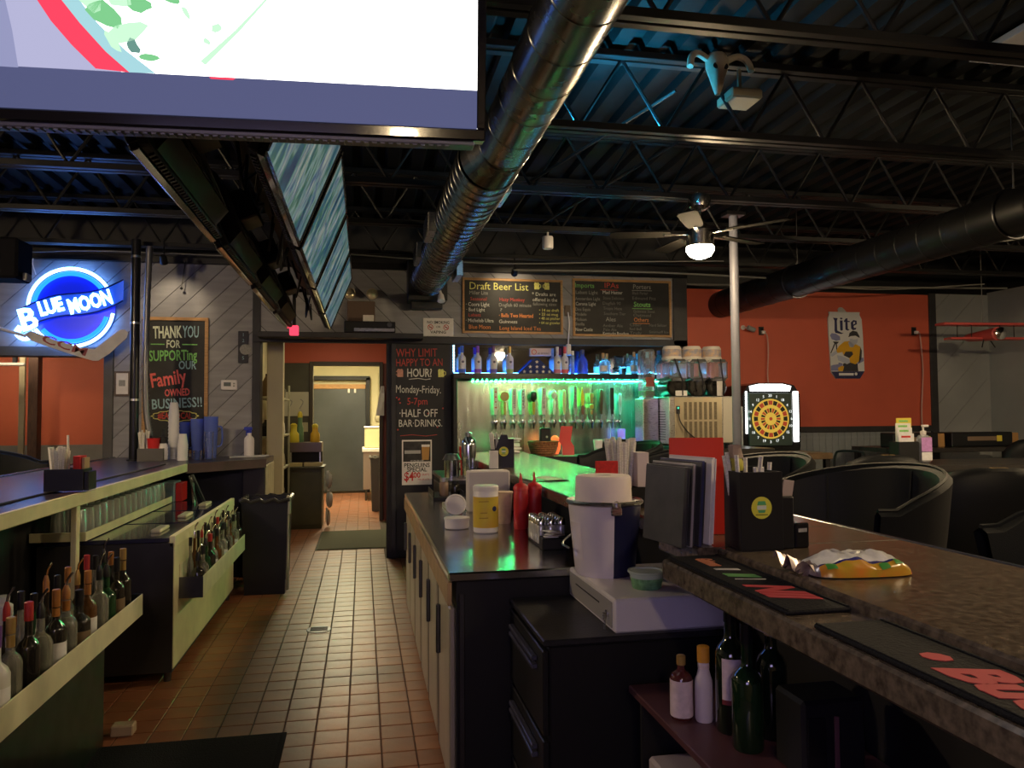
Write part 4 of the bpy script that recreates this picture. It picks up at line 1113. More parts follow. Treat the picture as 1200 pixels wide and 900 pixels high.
# ---- chairs
def pub_chair(loc, rz, lab, w=.60):
    t = thing('pub_chair', lab, 'chair', loc, rz, 'padded black pub chairs')
    rows = []
    for z, dep, k in ((.74, .06, .86), (.80, .075, .93), (.95, .08, 1.0), (1.08, .08, .97), (1.16, .07, .82), (1.20, .045, .58), (1.215, .01, .30)):
        ring = []
        for i in range(20):
            a = 2 * PI * i / 20
            u = math.copysign(abs(math.cos(a)) ** .5, math.cos(a)) * w / 2 * k
            v = math.copysign(abs(math.sin(a)) ** .6, math.sin(a)) * dep
            ring.append((u, .20 + v - .22 * (u / w) ** 2 * 1.5 + (z - .74) * .12, z))
        rows.append(ring)
    MB().grid(rows, True).poly(rows[-1]).build('backrest', VINYL, t)
    MB().box(-w * .45, w * .45, -.26, .24, .66, .76, .035).build('seat', VINYL, t)
    MB().box(-.05, .05, .17, .215, 1.17, 1.205, .01).build('grab_handle', mat('brass_grip', (.35, .24, .1), .35, metal=.7), t, loc=(0, .06, .012))
    for sx in (-1, 1):
        for sy in (-1, 1):
            MB().tube([(sx * .20, sy * .20 - .01, .67), (sx * .25, sy * .25 - .01, 0)], .016, 8).build('leg', BLACK, t)
        MB().box(sx * .235 - .012, sx * .235 + .012, -.22, .2, .28, .30, .003).build('stretcher', BLACK, t)
        MB().box(sx * w * .5 - .03, sx * w * .5 + .03, -.22, .2, .90, .95, .015).box(sx * w * .5 - .02, sx * w * .5 + .02, -.2, -.15, .70, .90, .008).build('armrest', VINYL, t)
    return t
pub_chair((3.50, 4.85, 0), R(172), 'padded black pub chair in front of the sanitiser bottle')
pub_chair((3.24, 3.62, 0), R(165), 'padded black pub chair cut off at the right edge', .66)
pub_chair((7.0, 7.2, 0), R(180), 'padded black pub chair at the far grey wall table')
def wire_chair(loc, rz, lab):
    t = thing('metal_chair', lab, 'chair', loc, rz)
    MB().tube(smooth_path([(-.2, .2, 0), (-.2, .2, .8), (-.19, .21, 1.0), (-.12, .22, 1.05), (.12, .22, 1.05), (.19, .21, 1.0), (.2, .2, .8), (.2, .2, 0)], 6), .014, 8).build('back_frame', BLACK, t)
    for sx in (-1, 1): MB().tube([(sx * .2, -.2, 0), (sx * .2, -.2, .68)], .014, 8).build('leg', BLACK, t)
    MB().box(-.22, .22, -.22, .22, .66, .70, .015).build('seat', BLACK_PLASTIC, t)
    MB().box(-.19, .19, .195, .215, .82, .87, .005).build('back_slat', BLACK, t)
    return t
wire_chair((5.38, 8.0, 0), R(-70), 'black metal hoop back chair beside the dart table')

def tub_stool(x, y, lab, rz=0.0):
    """swivel stool with a wide curved back whose open side faces the bar (-X)"""
    t = thing('bar_stool', lab, 'bar stool', (x, y, 0), rz, 'bar stools along the bar')
    n, R0 = 22, .40
    rows = []
    for z, off in ((.74, 0), (1.0, .03), (None, .05)):
        r_ = []
        for i in range(n + 1):
            a = -1.75 + 3.5 * i / n
            top = 1.10 + .14 * max(0, math.cos(a)) ** .7
            r_.append(((R0 + off) * math.cos(a), (R0 + off) * math.sin(a) * 1.02, top if z is None else z))
        rows.append(r_)
    outer = [[(px * 1.11, py * 1.11, pz) for px, py, pz in r_] for r_ in rows]
    cap = [[rows[2][i] for i in range(n + 1)], [(px * 1.055, py * 1.055, pz + .018) for px, py, pz in rows[2]], outer[2]]
    MB().grid(rows).grid(outer[::-1]).grid(cap).grid([rows[0], outer[0]]).build('backrest', VINYL, t, angle=1.2)
    for i in (5, 11, 17):
        MB().tube([(r_[i][0] * .99, r_[i][1] * .99, r_[i][2] - (.01 if k == 2 else 0)) for k, r_ in enumerate(rows)], .006, 5).build('seam', VINYL, t)
    MB().tube([(px * 1.055, py * 1.055, pz + .02) for px, py, pz in rows[2]], .008, 5).build('piping', VINYL, t)
    MB().lathe([(.05, .66), (.33, .67), (.35, .70), (.34, .76), (.25, .78), (.0, .785)], 22).build('seat', VINYL, t)
    MB().lathe([(.035, .03), (.035, .66)], 12).build('pedestal', CHROME, t)
    MB().lathe([(.24, 0), (.24, .015), (.05, .04)], 22).build('base', CHROME, t)
    return t
for i, (sx, sy, a) in enumerate([(2.04, 3.14, 0), (2.08, 4.2, .06), (2.06, 5.27, -.06), (2.06, 6.4, .05)]):
    tub_stool(sx, sy, '%s black tub bar stool from the viewer on the far side of the bar' % ORD[i], a)
tub_stool(2.1, 1.75, 'black tub bar stool nearest the viewer past the bar, mostly out of frame')

# things on the right hand tables
sb = thing('sanitiser_bottle', 'clear pump bottle of purple labelled hand sanitiser on the dark table', 'bottle', (4.86, 5.98, 1.045))
MB().box(-.06, .06, -.04, .04, 0, .255, .025).build('bottle_body', mat('clear_plastic', (.75, .78, .85), .1, trans=.7), sb)
MB().box(-.052, .052, -.0425, -.04, .11, .235).build('label_band', mat('label_violet', (.50, .25, .60), .5, noise=.15, scale=40), sb)
MB().box(-.052, .052, -.0425, -.04, .035, .105).build('label_band', LBW, sb)
MB().lathe([(.02, .255), (.024, .26), (.024, .29), (.008, .295), (.008, .33)], 12).build('pump', WHITE_PLASTIC, sb)
MB().box(-.012, .05, -.014, .014, .325, .345, .005).build('nozzle', WHITE_PLASTIC, sb)
cbx = thing('card_holder', 'black table card holder with white and yellow cards by the sanitiser', 'card holder', (4.68, 6.0, 1.045))
MB().box(-.10, .10, -.07, .07, 0, .20, .006).build('box', BLACK_PLASTIC, cbx)
for k, (dx, zt, m) in enumerate(((-.02, .27, LBW), (-.01, .32, LBW), (.005, .36, PAPER), (.04, .405, mat('card_yellow', (.70, .58, .06), .5)))):
    c_ = MB().box(dx - .075, dx + .075, -.06 + k * .035, -.055 + k * .035, .05, zt).build('card', m, cbx)
    MB().box(dx - .05, dx + .04, -.0612 + k * .035, -.06 + k * .035, zt - .035, zt - .018).build('print', INKR if k == 0 else CG, c_)
for k, (x, lab) in enumerate(((6.35, 'black bin with tan divider on the far grey wall table, left one'), (7.25, 'wide black bin with yellow tag on the far grey wall table, right one'))):
    bn = thing('table_bin', lab, 'bin', (x, 8.05, 1.09), group='bins on the far table')
    w = .30 if k == 0 else .42
    MB().box(-w, w, -.12, .12, 0, .17, .01).build('box', BLACK_PLASTIC, bn)
    MB().box(-w * .5, w * .6, -.125, -.12, .07, .12, .002).build('tag_strip', mat('tan_tag', (.22, .15, .10), .6), bn)
    MB().box(w * .45, w * .62, -.128, -.125, .06, .13, .002).build('tag', mat('card_yellow'), bn)
    MB().box(w, w + .1, -.1, .1, 0, .16, .006).build('tan_block', mat('tan_block', (.40, .22, .08), .6), bn)

# ---- frozen drink machine on its counter
ct = thing('side_counter', 'black counter cabinet carrying the frozen drink machine', 'counter', (3.55, 7.72, 0))
MB().box(-.62, .60, -.42, .50, 0, 1.08, .006).build('body', BLACK, ct)
MB().box(-.65, .62, -.45, .50, 1.08, 1.14, .006).build('top', DKW, ct)
MB().box(-.58, -.01, -.435, -.42, .08, 1.02, .004).build('door', BLACK_PLASTIC, ct); MB().box(.01, .57, -.435, -.42, .08, 1.02, .004).build('door', BLACK_PLASTIC, ct)
sl = thing('frozen_drink_machine', 'steel frozen drink machine with three clear bowls on the side counter', 'drink machine', (3.43, 7.65, 1.14))
BR_ = mat('warm_steel', (.55, .48, .34), .32, metal=.9, noise=.1, scale=6)
MB().box(-.355, .355, -.25, .25, .05, .54, .006).build('body', STEEL, sl)
MB().box(-.30, .22, -.258, -.25, .06, .53, .003).build('front_panel', BR_, sl)
MB().box(.23, .35, -.256, -.25, .06, .53, .003).build('side_plate', mat('warm_grey_plate', (.5, .48, .42), .45, metal=.5), sl)
for c in range(7):
    for r_ in range(2):
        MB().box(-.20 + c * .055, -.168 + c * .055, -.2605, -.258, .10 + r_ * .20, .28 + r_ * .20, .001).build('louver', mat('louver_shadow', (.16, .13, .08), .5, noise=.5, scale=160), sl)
for r_ in range(12):
    MB().box(-.3575, -.355, -.14, .14, .09 + r_ * .026, .10 + r_ * .026).build('side_slot', STEEL_DARK, sl)
for r_ in range(4):
    MB().box(-.3575, -.355, .02, .12, .44 + r_ * .022, .449 + r_ * .022).build('side_slot', STEEL_DARK, sl)
MB().box(-.285, -.245, -.264, -.258, .36, .44, .002).build('switch_plate', BLACK_PLASTIC, sl)
MB().box(-.275, -.255, -.267, -.264, .41, .43, .002).build('switch', glow('switch_green', (.1, .8, .5), .8), sl)
MB().tube(smooth_path([(-.265, -.27, .37), (-.25, -.28, .28), (-.18, -.29, .18), (-.08, -.28, .10), (.02, -.27, .03)], 5), .006, 6).build('lead', BLACK, sl)
for sx in (-1, 1):
    for sy in (-1, 1): MB().lathe([(.02, 0), (.025, .05)], 10, at=(sx * .3, sy * .2, 0)).build('foot', BLACK_PLASTIC, sl)
CLR = mat('clear_bowl', (.80, .82, .85), .08, trans=.85)
for k in range(3):
    cx = -.215 + k * .225
    bw = MB().box(cx - .10, cx + .10, -.20, .22, .70, .93, .03).build('bowl', CLR, sl)
    MB().lathe([(.105, -.17), (.108, -.16), (.108, .12), (.09, .14)], 22, M=Matrix.Translation((cx, 0, .64)) @ Matrix.Rotation(PI / 2, 4, 'X')).build('drum', mat('dark_drum', (.02, .018, .016), .2, noise=.8, scale=14), bw)
    MB().lathe([(.095, .925), (.108, .94), (.108, .955), (.10, .96), (.10, 1.05), (.085, 1.075), (.0, 1.08)], 22, at=(cx, 0, 0)).build('lid', mat('lid_cream', (.72, .68, .62), .4), bw)
    MB().lathe([(.1015, .965), (.1015, 1.04)], 22, at=(cx, 0, 0)).build('lid_label', mat('lid_label_print', (.25, .30, .45), .5, color2=(.75, .50, .25), scale=22), bw)
    MB().tube([(cx - .06 + .03 * k, -.21, .93), (cx + .02, -.22, .70), (cx + .03, -.2, .55)], .007, 6).build('lever', BLACK, bw)
MB().box(-.26, -.13, -.19, -.185, .545, .60, .003).build('label', PAPER, sl)
MB().box(.20, .27, -.19, -.185, .545, .70, .003).build('label', PAPER, sl)
bin_ = thing('clear_dispenser', 'clear dispenser with green contents between shelf and drink machine', 'dispenser', (3.02, 7.8, 1.69))
ct2 = MB().box(-.10, .03, -.1, .1, -.02, .50, .02).build('tank', CLR, bin_)
MB().box(-.09, .02, -.09, .09, .0, .06, .01).build('contents', mat('dispenser_green', (.10, .30, .15), .5), bin_)
MB().box(-.08, .01, -.102, -.1, .1, .2).build('label', mat('dispenser_red', (.35, .10, .08), .5), bin_)
tag(MB().box(2.90, 3.07, 7.68, 7.94, 1.14, 1.665, .006).build('dispenser_stand', STEEL), 'steel stand under the clear dispenser beside the drink machine', 'stand')
# ================================================================== right hand bar, island and what stands on them
GRAN = mat('brown_granite_laminate', (.045, .034, .026), .22, color2=(.15, .115, .085), scale=55)
bar = thing('bar_counter', 'long brown speckled bar counter at the right with black front', 'bar counter', (0, 0, 0))
bt = MB().box(.975, 1.56, -1.2, 2.02, 1.07, 1.125, .006)
bt.box(.92, 1.56, 2.02, 2.32, 1.07, 1.125, .006).box(1.01, 1.56, 2.32, 2.98, 1.07, 1.125, .006).box(.92, 1.56, 2.98, 7.75, 1.07, 1.125, .006)
bt.build('top', GRAN, bar)
MB().box(.81, .975, -1.2, 2.02, 1.045, 1.10, .006).build('drink_rail', GRAN, bar)
MB().tube([(1.565, -1.2, 1.10), (1.565, 7.75, 1.10)], .028, 10).build('arm_rail', mat('navy_rail', (.03, .035, .06), .25), bar)
MB().box(1.19, 1.48, -1.2, 7.72, 0, 1.07).build('body', BLACK, bar)
for k in range(6):
    MB().box(1.48, 1.50, -.2 + k * 1.3, .95 + k * 1.3, .15, 1.0, .006).build('panel', BLACK_PLASTIC, bar)
MB().tube([(1.70, -1.2, .22), (1.70, 7.35, .22)], .02, 10).build('foot_rail', CHROME, bar)
for k in range(7):
    MB().tube([(1.70, -.8 + k * 1.3, .22), (1.5, -.8 + k * 1.3, .22)], .012, 6).build('foot_rail_bracket', CHROME, bar)

def bar_mat(y0, y1, lab, marks):
    t = thing('bar_mat', lab, 'bar mat', (.893, (y0 + y1) / 2, 1.1006), -PI / 2, 'rubber mats in the drink rail')
    L = (y1 - y0) / 2
    MB().box(-L, L, -.072, .072, 0, .009, .003).build('mat', RUBBER, t)
    for k in range(2):
        MB().box(-L + .004, L - .004, (-.07, .064)[k], (-.064, .07)[k], .009, .012, .001).build('lip', RUBBER, t)
    for s, u, sz, m, wd, bo, shr in marks:
        o = put('lettering', text_mesh(s, sz, m, bold=bo, shear=shr, width=wd), t, (u, 0, .0098))
MR = mat('mat_red', (.42, .05, .06), .6); MW = mat('mat_white', (.5, .48, .45), .6); MG = mat('mat_green', (.12, .32, .10), .6); MO = mat('mat_orange', (.45, .16, .08), .6)
bar_mat(1.40, 2.0, 'black rubber bar mat with small green white and red marks, far one', [('Guinness', -.20, .06, MO, .10, .002, .3), ('II', -.11, .08, MW, .03, .002, .5), ('///', -.035, .09, MG, .06, .004, .5), ('/', .01, .09, MW, .02, .003, .6), ('NII', .13, .13, MR, .16, .006, .5)])
bar_mat(.45, 1.31, 'black rubber bar mat with large red script, near one', [('• Budweiser', .06, .12, MR, .62, .006, .3)])

bag = thing('snack_bag', 'crumpled orange and white foil snack bag lying on the bar', 'snack bag', (1.135, 1.64, 1.125), R(-4))
rng = random.Random(9)
def pillow(u, v):
    x = -.125 + .25 * u
    e = max(0, 1 - abs(2 * u - 1) ** 3.0)
    h = .044 * e ** .5 * math.sin(PI * v) ** .4
    return (x, -.075 * e ** .25 + .15 * e ** .25 * v, .003 + h * (1 + .10 * math.sin(u * 17 + v * 5) + .10 * math.sin(u * 9 - v * 13 + 1) + .06 * math.sin(u * 37 + v * 21)))
cols = [(0, .15, mat('bag_orange', (.62, .22, .03), .22, noise=.35, scale=25, color2=(.45, .32, .03))), (.15, .19, mat('bag_navy', (.03, .03, .16), .25)), (.19, .84, mat('bag_white', (.60, .60, .62), .28, noise=.25, scale=30)), (.84, 1.0, mat('bag_navy'))]
for v0, v1, m in cols:
    MB().grid([[pillow(.06 + .88 * i / 28, v0 + (v1 - v0) * j / 5) for i in range(29)] for j in range(6)]).build('foil_panel', m, bag, angle=.5)
MB().grid([[pillow(.0 + .07 * i / 3, j / 10) for i in range(4)] for j in range(11)]).grid([[(-.125 - .045 * i / 3, -.06 + .12 * j / 10, .012 + .03 * math.sin(j * 1.3 + i) * .6 + .02 * i / 3) for i in range(4)] for j in range(11)]).build('end_seal', mat('bag_silver_red', (.30, .18, .18), .2, metal=.5, color2=(.55, .5, .5), scale=40), bag)
MB().grid([[pillow(.93 + .07 * i / 3, j / 10) for i in range(4)] for j in range(11)]).build('end_seal', mat('bag_red', (.50, .05, .06), .25), bag)
for u, v in ((.16, .09), (.66, .08), (.82, .12)):
    MB().grid([[tuple(a + b for a, b in zip(pillow(u + .09 * (i / 4 - .5), v + .10 * (j / 3 - .5)), (0, -.001, .0015))) for i in range(5)] for j in range(4)]).build('leaf_print', mat('bag_green', (.06, .28, .05), .3), bag)
MB().grid([[tuple(a + b for a, b in zip(pillow(.30 + .35 * i / 8, .50 + .12 * j / 2), (0, -.001, .002))) for i in range(9)] for j in range(3)]).build('text_print', mat('bag_grey_print', (.28, .28, .33), .4), bag)

def straw(loc, lean, az, h, m, lab, grp):
    pass
STRAW = mat('paper_straw', (.66, .64, .58), .7, noise=.2, scale=120)
straw_me = MB().tube([(0, 0, 0), (0, 0, 1)], .006, 6).mesh('straw', STRAW)
def straws(cx, cy, z0, z1, n, spread, lab, grp, seed, thick=1.0):
    rg = random.Random(seed)
    for k in range(n):
        o = put('straw', straw_me)
        u, v = rg.uniform(-1, 1), rg.uniform(-1, 1)
        o.location = (cx + u * spread[0] * .6, cy + v * spread[1] * .6, z0)
        o.scale = (thick, thick, z1 - z0 + rg.uniform(-.012, .014))
        o.rotation_euler = (-v * .10, u * .13, 0)
        tag(o, lab, 'straw', grp)

def caddy(loc, rz, w, d, h, lab, m=BLACK_PLASTIC, hb=None):
    t = thing('bar_caddy', lab, 'caddy', loc, rz, 'bar caddies')
    k = .004
    hb = hb or h
    MB().box(-w, w, -d, d, 0, k).build('bottom', m, t)
    MB().box(-w, w, -d, -d + k, k, h, .001).build('front_wall', m, t)
    MB().box(-w, w, d - k, d, k, hb, .001).build('back_wall', m, t)
    MB().box(-w, -w + k, -d + k, d - k, k, h, .001).build('side_wall', m, t)
    MB().box(w - k, w, -d + k, d - k, k, h, .001).build('side_wall', m, t)
    MB().box(-k / 2, k / 2, -d + k, d - k, k, h * .95).build('divider', m, t)
    return t
STICK = mat('sticker_yellow', (.62, .60, .06), .5); STG = mat('sticker_green', (.08, .35, .14), .5)
def sticker(t, u, y, v, r):
    M_ = Matrix.Translation((u, y, v)) @ Matrix.Rotation(PI / 2, 4, 'X')
    s = MB().lathe([(r, 0), (r, .0012)], 24, M=M_).build('sticker', STICK, t)
    MB().prism([(u - r * .38, v - r * .2), (u + r * .38, v - r * .2), (u + r * .30, v - r * .45), (u - r * .30, v - r * .45)], lambda a, b, dd: (a, y - .0012 - dd, b), 0, .0006).build('keystone_print', STG, s)
    MB().prism([(u - r * .34, v + r * .6), (u + r * .34, v + r * .6), (u + r * .45, v + r * .25), (u - r * .45, v + r * .25)], lambda a, b, dd: (a, y - .0012 - dd, b), 0, .0006).build('keystone_print', STG, s)
    MB().box(u - r * .45, u + r * .45, y - .0019, y - .0012, v - r * .15, v + r * .2).build('keystone_band', mat('sticker_white', (.6, .65, .6), .5), s)
    MB().box(u - r * .6, u + r * .6, y - .0018, y - .0012, v - r * .66, v - r * .6).build('caption_print', INK, s)

c3 = caddy((1.068, 1.985, 1.125), 0, .062, .05, .215, 'tall black bar caddy with a round yellow sticker on the near bar', hb=.225)
sticker(c3, -.002, -.05, .118, .030)
MB().box(.0625, .105, -.035, .045, .0, .145, .004).build('side_pocket', BLACK_PLASTIC, c3)
c3b = thing('card_reader', 'small black card reader leaning beside the stickered bar caddy', 'card reader', (1.19, 1.985, 1.125), R(8))
MB().box(-.016, .03, -.03, .03, 0, .07, .004).build('case', BLACK_GLOSS, c3b); MB().box(-.008, .02, -.0315, -.03, .045, .055).build('mark', CGR, c3b)
straws(1.045, 1.985, 1.135, 1.385, 5, (.03, .03), 'white paper straw standing in the stickered near caddy', 'straws in the near caddy', 1)
straws(1.10, 1.985, 1.135, 1.355, 4, (.02, .03), 'white paper straw standing in the stickered near caddy', 'straws in the near caddy', 4)
pk = thing('sugar_packets', 'small clutch of tan packets in the side pocket of the near caddy', 'packets', (1.152, 1.985, 1.20))
for k in range(3): 
    o = MB().box(-.016, .016, -.002, .002, 0, .10 - k * .012, .0005).build('packet', mat('packet_tan', (.42, .34, .28), .6), pk, loc=(0, -.015 + k * .012, .015)); o.rotation_euler = (.05, .15 + .06 * k, 0)
tg = thing('paper_figure', 'small crumpled yellow and grey paper figure in the near caddy', 'ornament', (1.03, 2.005, 1.34))
MB().grid([[((.016 + .006 * math.sin(z * 90 + i)) * math.cos(2 * PI * i / 8), (.012 + .005 * math.sin(z * 70 + i * 2)) * math.sin(2 * PI * i / 8), z) for i in range(8)] for z in (0, .01, .025, .035)], True).build('yellow_fold', mat('paper_lime', (.45, .42, .06), .6), tg)
MB().grid([[((.018 + .006 * math.sin(z * 60 + i)) * math.cos(2 * PI * i / 8), (.014 + .005 * math.sin(z * 80 + i * 2)) * math.sin(2 * PI * i / 8), z) for i in range(8)] for z in (.035, .045, .06, .072)], True).build('grey_fold', mat('paper_taupe', (.25, .18, .15), .6), tg)

# ---- menus standing at the end of the drink rail
ms = []
MC = [mat('menu_dark', (.05, .05, .055), .4, noise=.3, scale=12), mat('menu_grey', (.32, .30, .31), .5), mat('menu_navy', (.04, .045, .12), .4), mat('menu_white', (.62, .58, .58), .6)]
for k, (x, y, rz, m, lab) in enumerate([(.86, 2.13, -80, 0, 'dark covered menu at the front of the leaning menu row'), (.885, 2.14, -79, 1, 'grey page menu, second in the leaning menu row'),
                                        (.915, 2.15, -78, 2, 'navy covered menu in the middle of the leaning menu row'), (.95, 2.16, -77, 3, 'white menu booklet at the back of the leaning menu row')]):
    t = thing('menu', lab, 'menu', (x, y, 1.125), rot=(R(-4), 0, R(rz)), group='menus on the bar')
    MB().box(-.105, .105, -.005, .005, 0, .225 + .008 * k, .001).build('cover', MC[m], t)
    MB().box(-.10, .107, -.0085, -.005, .004, .22 + .008 * k).build('page', MC[0] if m != 3 else PAPER, t)
    MB().box(-.10, .1075, .005, .0075, .004, .222 + .008 * k).build('page', PAPER if m == 3 else MC[0], t)
rf = thing('red_folder', 'glossy red upright menu folder with black script behind the menus', 'folder', (1.025, 2.25, 1.125), rot=(R(-3), 0, R(-12)))
MB().box(-.085, .085, -.004, .004, 0, .30, .002).build('cover', mat('glossy_red_folder', (.60, .03, .012), .4), rf)
text('Ca', .07, INK, rf, (.01, -.0052, .20), width=.06, shear=.3); text('lyn', .05, INK, rf, (.02, -.0052, .15), width=.05, shear=.3)
kt = thing('metal_band', 'curved grey metal band standing behind the red folder', 'band', (1.19, 2.30, 1.125))
MB().grid([[( -.075 * math.cos(a), yy, .07 + .18 * math.sin(a) if a > .0 else .07) for a in [PI * .02 + PI * .5 * i / 12 for i in range(13)]] for yy in (-.01, .01)]).grid([[(-.075, yy, z) for z in (0, .03, .075)] for yy in (-.01, .01)]).build('strap', STEEL, kt)

# ---- straw caddy behind the bucket
c4 = caddy((1.03, 3.0, 1.125), 0, .10, .055, .08, 'low black bar caddy with straws behind the white bucket')
straws(1.035, 3.0, 1.135, 1.395, 22, (.052, .04), 'paper wrapped straw in the caddy behind the white bucket', 'straws behind the bucket', 2, 1.3)
tag(MB().box(.905, .998, 2.93, 2.94, 1.126, 1.315, .002).box(.905, .998, 2.915, 2.93, 1.126, 1.22, .002).build('napkin_stack', mat('red_napkins', (.55, .025, .02), .7, noise=.2, scale=60)), 'stack of red napkins standing behind the white bucket', 'napkins')
tag(MB().box(1.085, 1.135, 2.95, 3.04, 1.206, 1.345, .002).build('napkin_stack', mat('pale_napkins', (.60, .53, .52), .8, noise=.05)), 'stack of pale napkins beside the straws behind the bucket', 'napkins')

# ---- black drawer cabinet, cash drawer, bucket, tub
cab = thing('drawer_cabinet', 'low black drawer cabinet carrying the cash drawer', 'cabinet', (.84, 2.555, 0))
MB().box(-.285, .30, -.27, .27, .02, .80, .006).build('body', BLACK_PLASTIC, cab)
MB().box(-.305, .30, -.275, .275, .80, .82, .004).build('top', mat('black_ash_top', (.018, .018, .02), .35, noise=.4, scale=20, bump=.1, bscale=120), cab)
for k, (z0, z1) in enumerate(((.53, .785), (.27, .515), (.03, .255))):
    dw = MB().box(-.305, -.285, -.262, .262, z0, z1, .004).build('drawer', BLACK_PLASTIC, cab)
    MB().box(-.325, -.305, -.19, .19, z1 - .075, z1 - .06, .003).box(-.325, -.305, -.19, .19, z1 - .05, z1 - .035, .003).build('pull', mat('blue_black_pull', (.05, .05, .08), .3), dw)
cd = thing('cash_drawer', 'white steel cash drawer with grey front and key on the black cabinet', 'cash drawer', (.962, 2.568, .82))
MB().box(-.195, .195, -.265, .265, 0, .105, .006).build('case', mat('white_enamel', (.66, .63, .64), .3, noise=.04, scale=8), cd)
MB().box(-.199, -.195, -.245, .248, .012, .093, .002).build('drawer_front', mat('drawer_grey', (.30, .29, .28), .4), cd)
MB().box(-.2005, -.199, -.12, .16, .062, .066).build('slot', BLACK, cd)
MB().lathe([(.012, 0), (.012, .006)], 12, M=Matrix.Translation((-.199, -.21, .05)) @ Matrix.Rotation(-PI / 2, 4, 'Y')).build('lock', CHROME, cd)
MB().box(-.215, -.205, -.214, -.206, .03, .055, .001).box(-.212, -.208, -.216, -.204, .0, .03, .001).build('key', STEEL, cd)
bk = thing('ice_bucket', 'white and navy ice bucket on the cash drawer', 'bucket', (.865, 2.70, .925))
def shell(prof, a0, a1, n=20):
    return [[(r * math.cos(a0 + (a1 - a0) * i / n), r * math.sin(a0 + (a1 - a0) * i / n), z) for i in range(n + 1)] for r, z in prof]
pr = [(.104, 0), (.108, .01), (.132, .255)]
a_split = R(-92)
MB().grid(shell(pr, a_split, a_split - PI * 1.15)).build('white_side', mat('bucket_white', (.66, .62, .66), .35, noise=.04), bk)
MB().grid(shell(pr, a_split, a_split + PI * .85)).build('navy_side', mat('bucket_navy', (.012, .014, .05), .35), bk)
MB().lathe([(.131, .25), (.139, .255), (.141, .262), (.135, .268), (.128, .262)], 32).build('rim', STEEL, bk)
MB().lathe([(.10, 0), (.10, .004)], 24).build('base', WHITE_PLASTIC, bk)
ea = R(-90)
MB().box(-.02, .02, -.006, .004, .222, .25, .004, M=Matrix.Rotation(ea + PI / 2, 4, 'Z') @ Matrix.Translation((0, -.135, 0))).lathe([(.0, 0), (.016, .005), (.016, .02), (.0, .03)], 12, M=Matrix.Rotation(ea + PI / 2, 4, 'Z') @ Matrix.Translation((0, -.138, .245))).build('handle_lug', STEEL, bk)
MB().tube(smooth_path([(.137 * math.cos(ea + PI), .137 * math.sin(ea + PI), .24), (.16 * math.cos(ea + PI), .16 * math.sin(ea + PI), .18), (.15 * math.cos(ea - 2.0), .16 * math.sin(ea - 2.0), .11), (.145 * math.cos(ea - 1.4), .15 * math.sin(ea - 1.4), .10)], 5), .004, 6).build('bail', STEEL, bk)
MB().grid([[(1.006 * (r := .108 + .024 * (z - .01) / .245) * math.cos(a), 1.006 * r * math.sin(a), z) for a in [R(-150) - R(34) * i / 6 for i in range(7)]] for z in (.06, .12, .19)]).build('emblem', mat('bucket_emblem', (.70, .64, .66), .25), bk)
rl = thing('paper_roll', 'white roll of paper standing in the ice bucket', 'paper roll', (.858, 2.69, 1.155))
pf = [(.028, .0), (.100, .0), (.104, .006), (.100, .118), (.095, .124), (.030, .124), (.028, .118), (.028, .0)]
MB().grid([[(r * math.cos(2 * PI * i / 36), r * math.sin(2 * PI * i / 36), z) for i in range(36)] for r, z in pf], True).build('roll', mat('roll_paper', (.70, .64, .61), .8, noise=.03, scale=30), rl)
MB().lathe([(.028, .02), (.028, .10)], 18).build('core', mat('cardboard_core', (.20, .15, .11), .8), rl)
tb = thing('salsa_tub', 'small clear tub of green sauce with lid on the cash drawer', 'tub', (.925, 2.44, .925))
MB().lathe([(.046, 0), (.048, .004), (.054, .036), (.0, .036)], 24).build('sauce', mat('green_sauce', (.13, .30, .14), .5, noise=.35, scale=60), tb)
MB().lathe([(.054, .036), (.058, .050), (.062, .052), (.062, .058), (.056, .058), (.052, .053), (.0, .053)], 24).build('lid', mat('lid_clear', (.50, .60, .55), .25, trans=.3), tb)

# ---- things on the shelf under the bar
us = thing('under_shelf', 'dark reddish shelf under the near bar holding bottles', 'shelf', (.985, 1.72, .67))
MB().box(-.205, .20, -.30, .50, 0, .022, .003).build('board', mat('maroon_shelf', (.09, .035, .04), .35, noise=.2), us)
MB().box(-.20, .20, .40, .42, -.67, 0, .003).build('support', BLACK, us)
MB().box(-.20, .2, -.30, -.28, -.67, 0, .003).build('support', BLACK, us)
GU = 'bottles under the near bar'
LBL = mat('label_pinkish', (.62, .50, .54), .6, noise=.12, scale=60)
bottle((.835, 1.955, .692), .165, .030, mat('dark_red_glass', (.08, .02, .02), .1), mat('cap_gold'), 'small round bottle with cream label, leftmost under the near bar', GU, band=LBL, bandpos=(.05, .62), neck=.25, nr=.35, cap_h=.025)
bottle((.885, 1.925, .692), .195, .0235, mat('paper_wrapped', (.55, .48, .56), .6, noise=.08), mat('cap_orange', (.55, .25, .03), .45), 'slim paper wrapped bottle with orange cap under the near bar', GU, neck=.36, nr=.60, cap_h=.042, band2=LBL)
w3 = bottle((.925, 1.85, .692), .345, .039, mat('wine_dark_glass', (.006, .012, .006), .06, coat=.6), BLACK_GLOSS, 'dark wine bottle with a white label under the near bar', GU, neck=.34, nr=.38, cap_h=.07)
MB().grid([[(.0394 * math.cos(a), .0394 * math.sin(a), z) for a in [R(-150) + R(80) * i / 8 for i in range(9)]] for z in (.08, .19)]).build('label_band', LBL, w3)
MB().grid([[(.0396 * math.cos(a), .0396 * math.sin(a), z) for a in [R(-150) + R(80) * i / 8 for i in range(9)]] for z in (.076, .088)]).build('label_foot', mat('label_maroon', (.2, .03, .04), .5), w3)
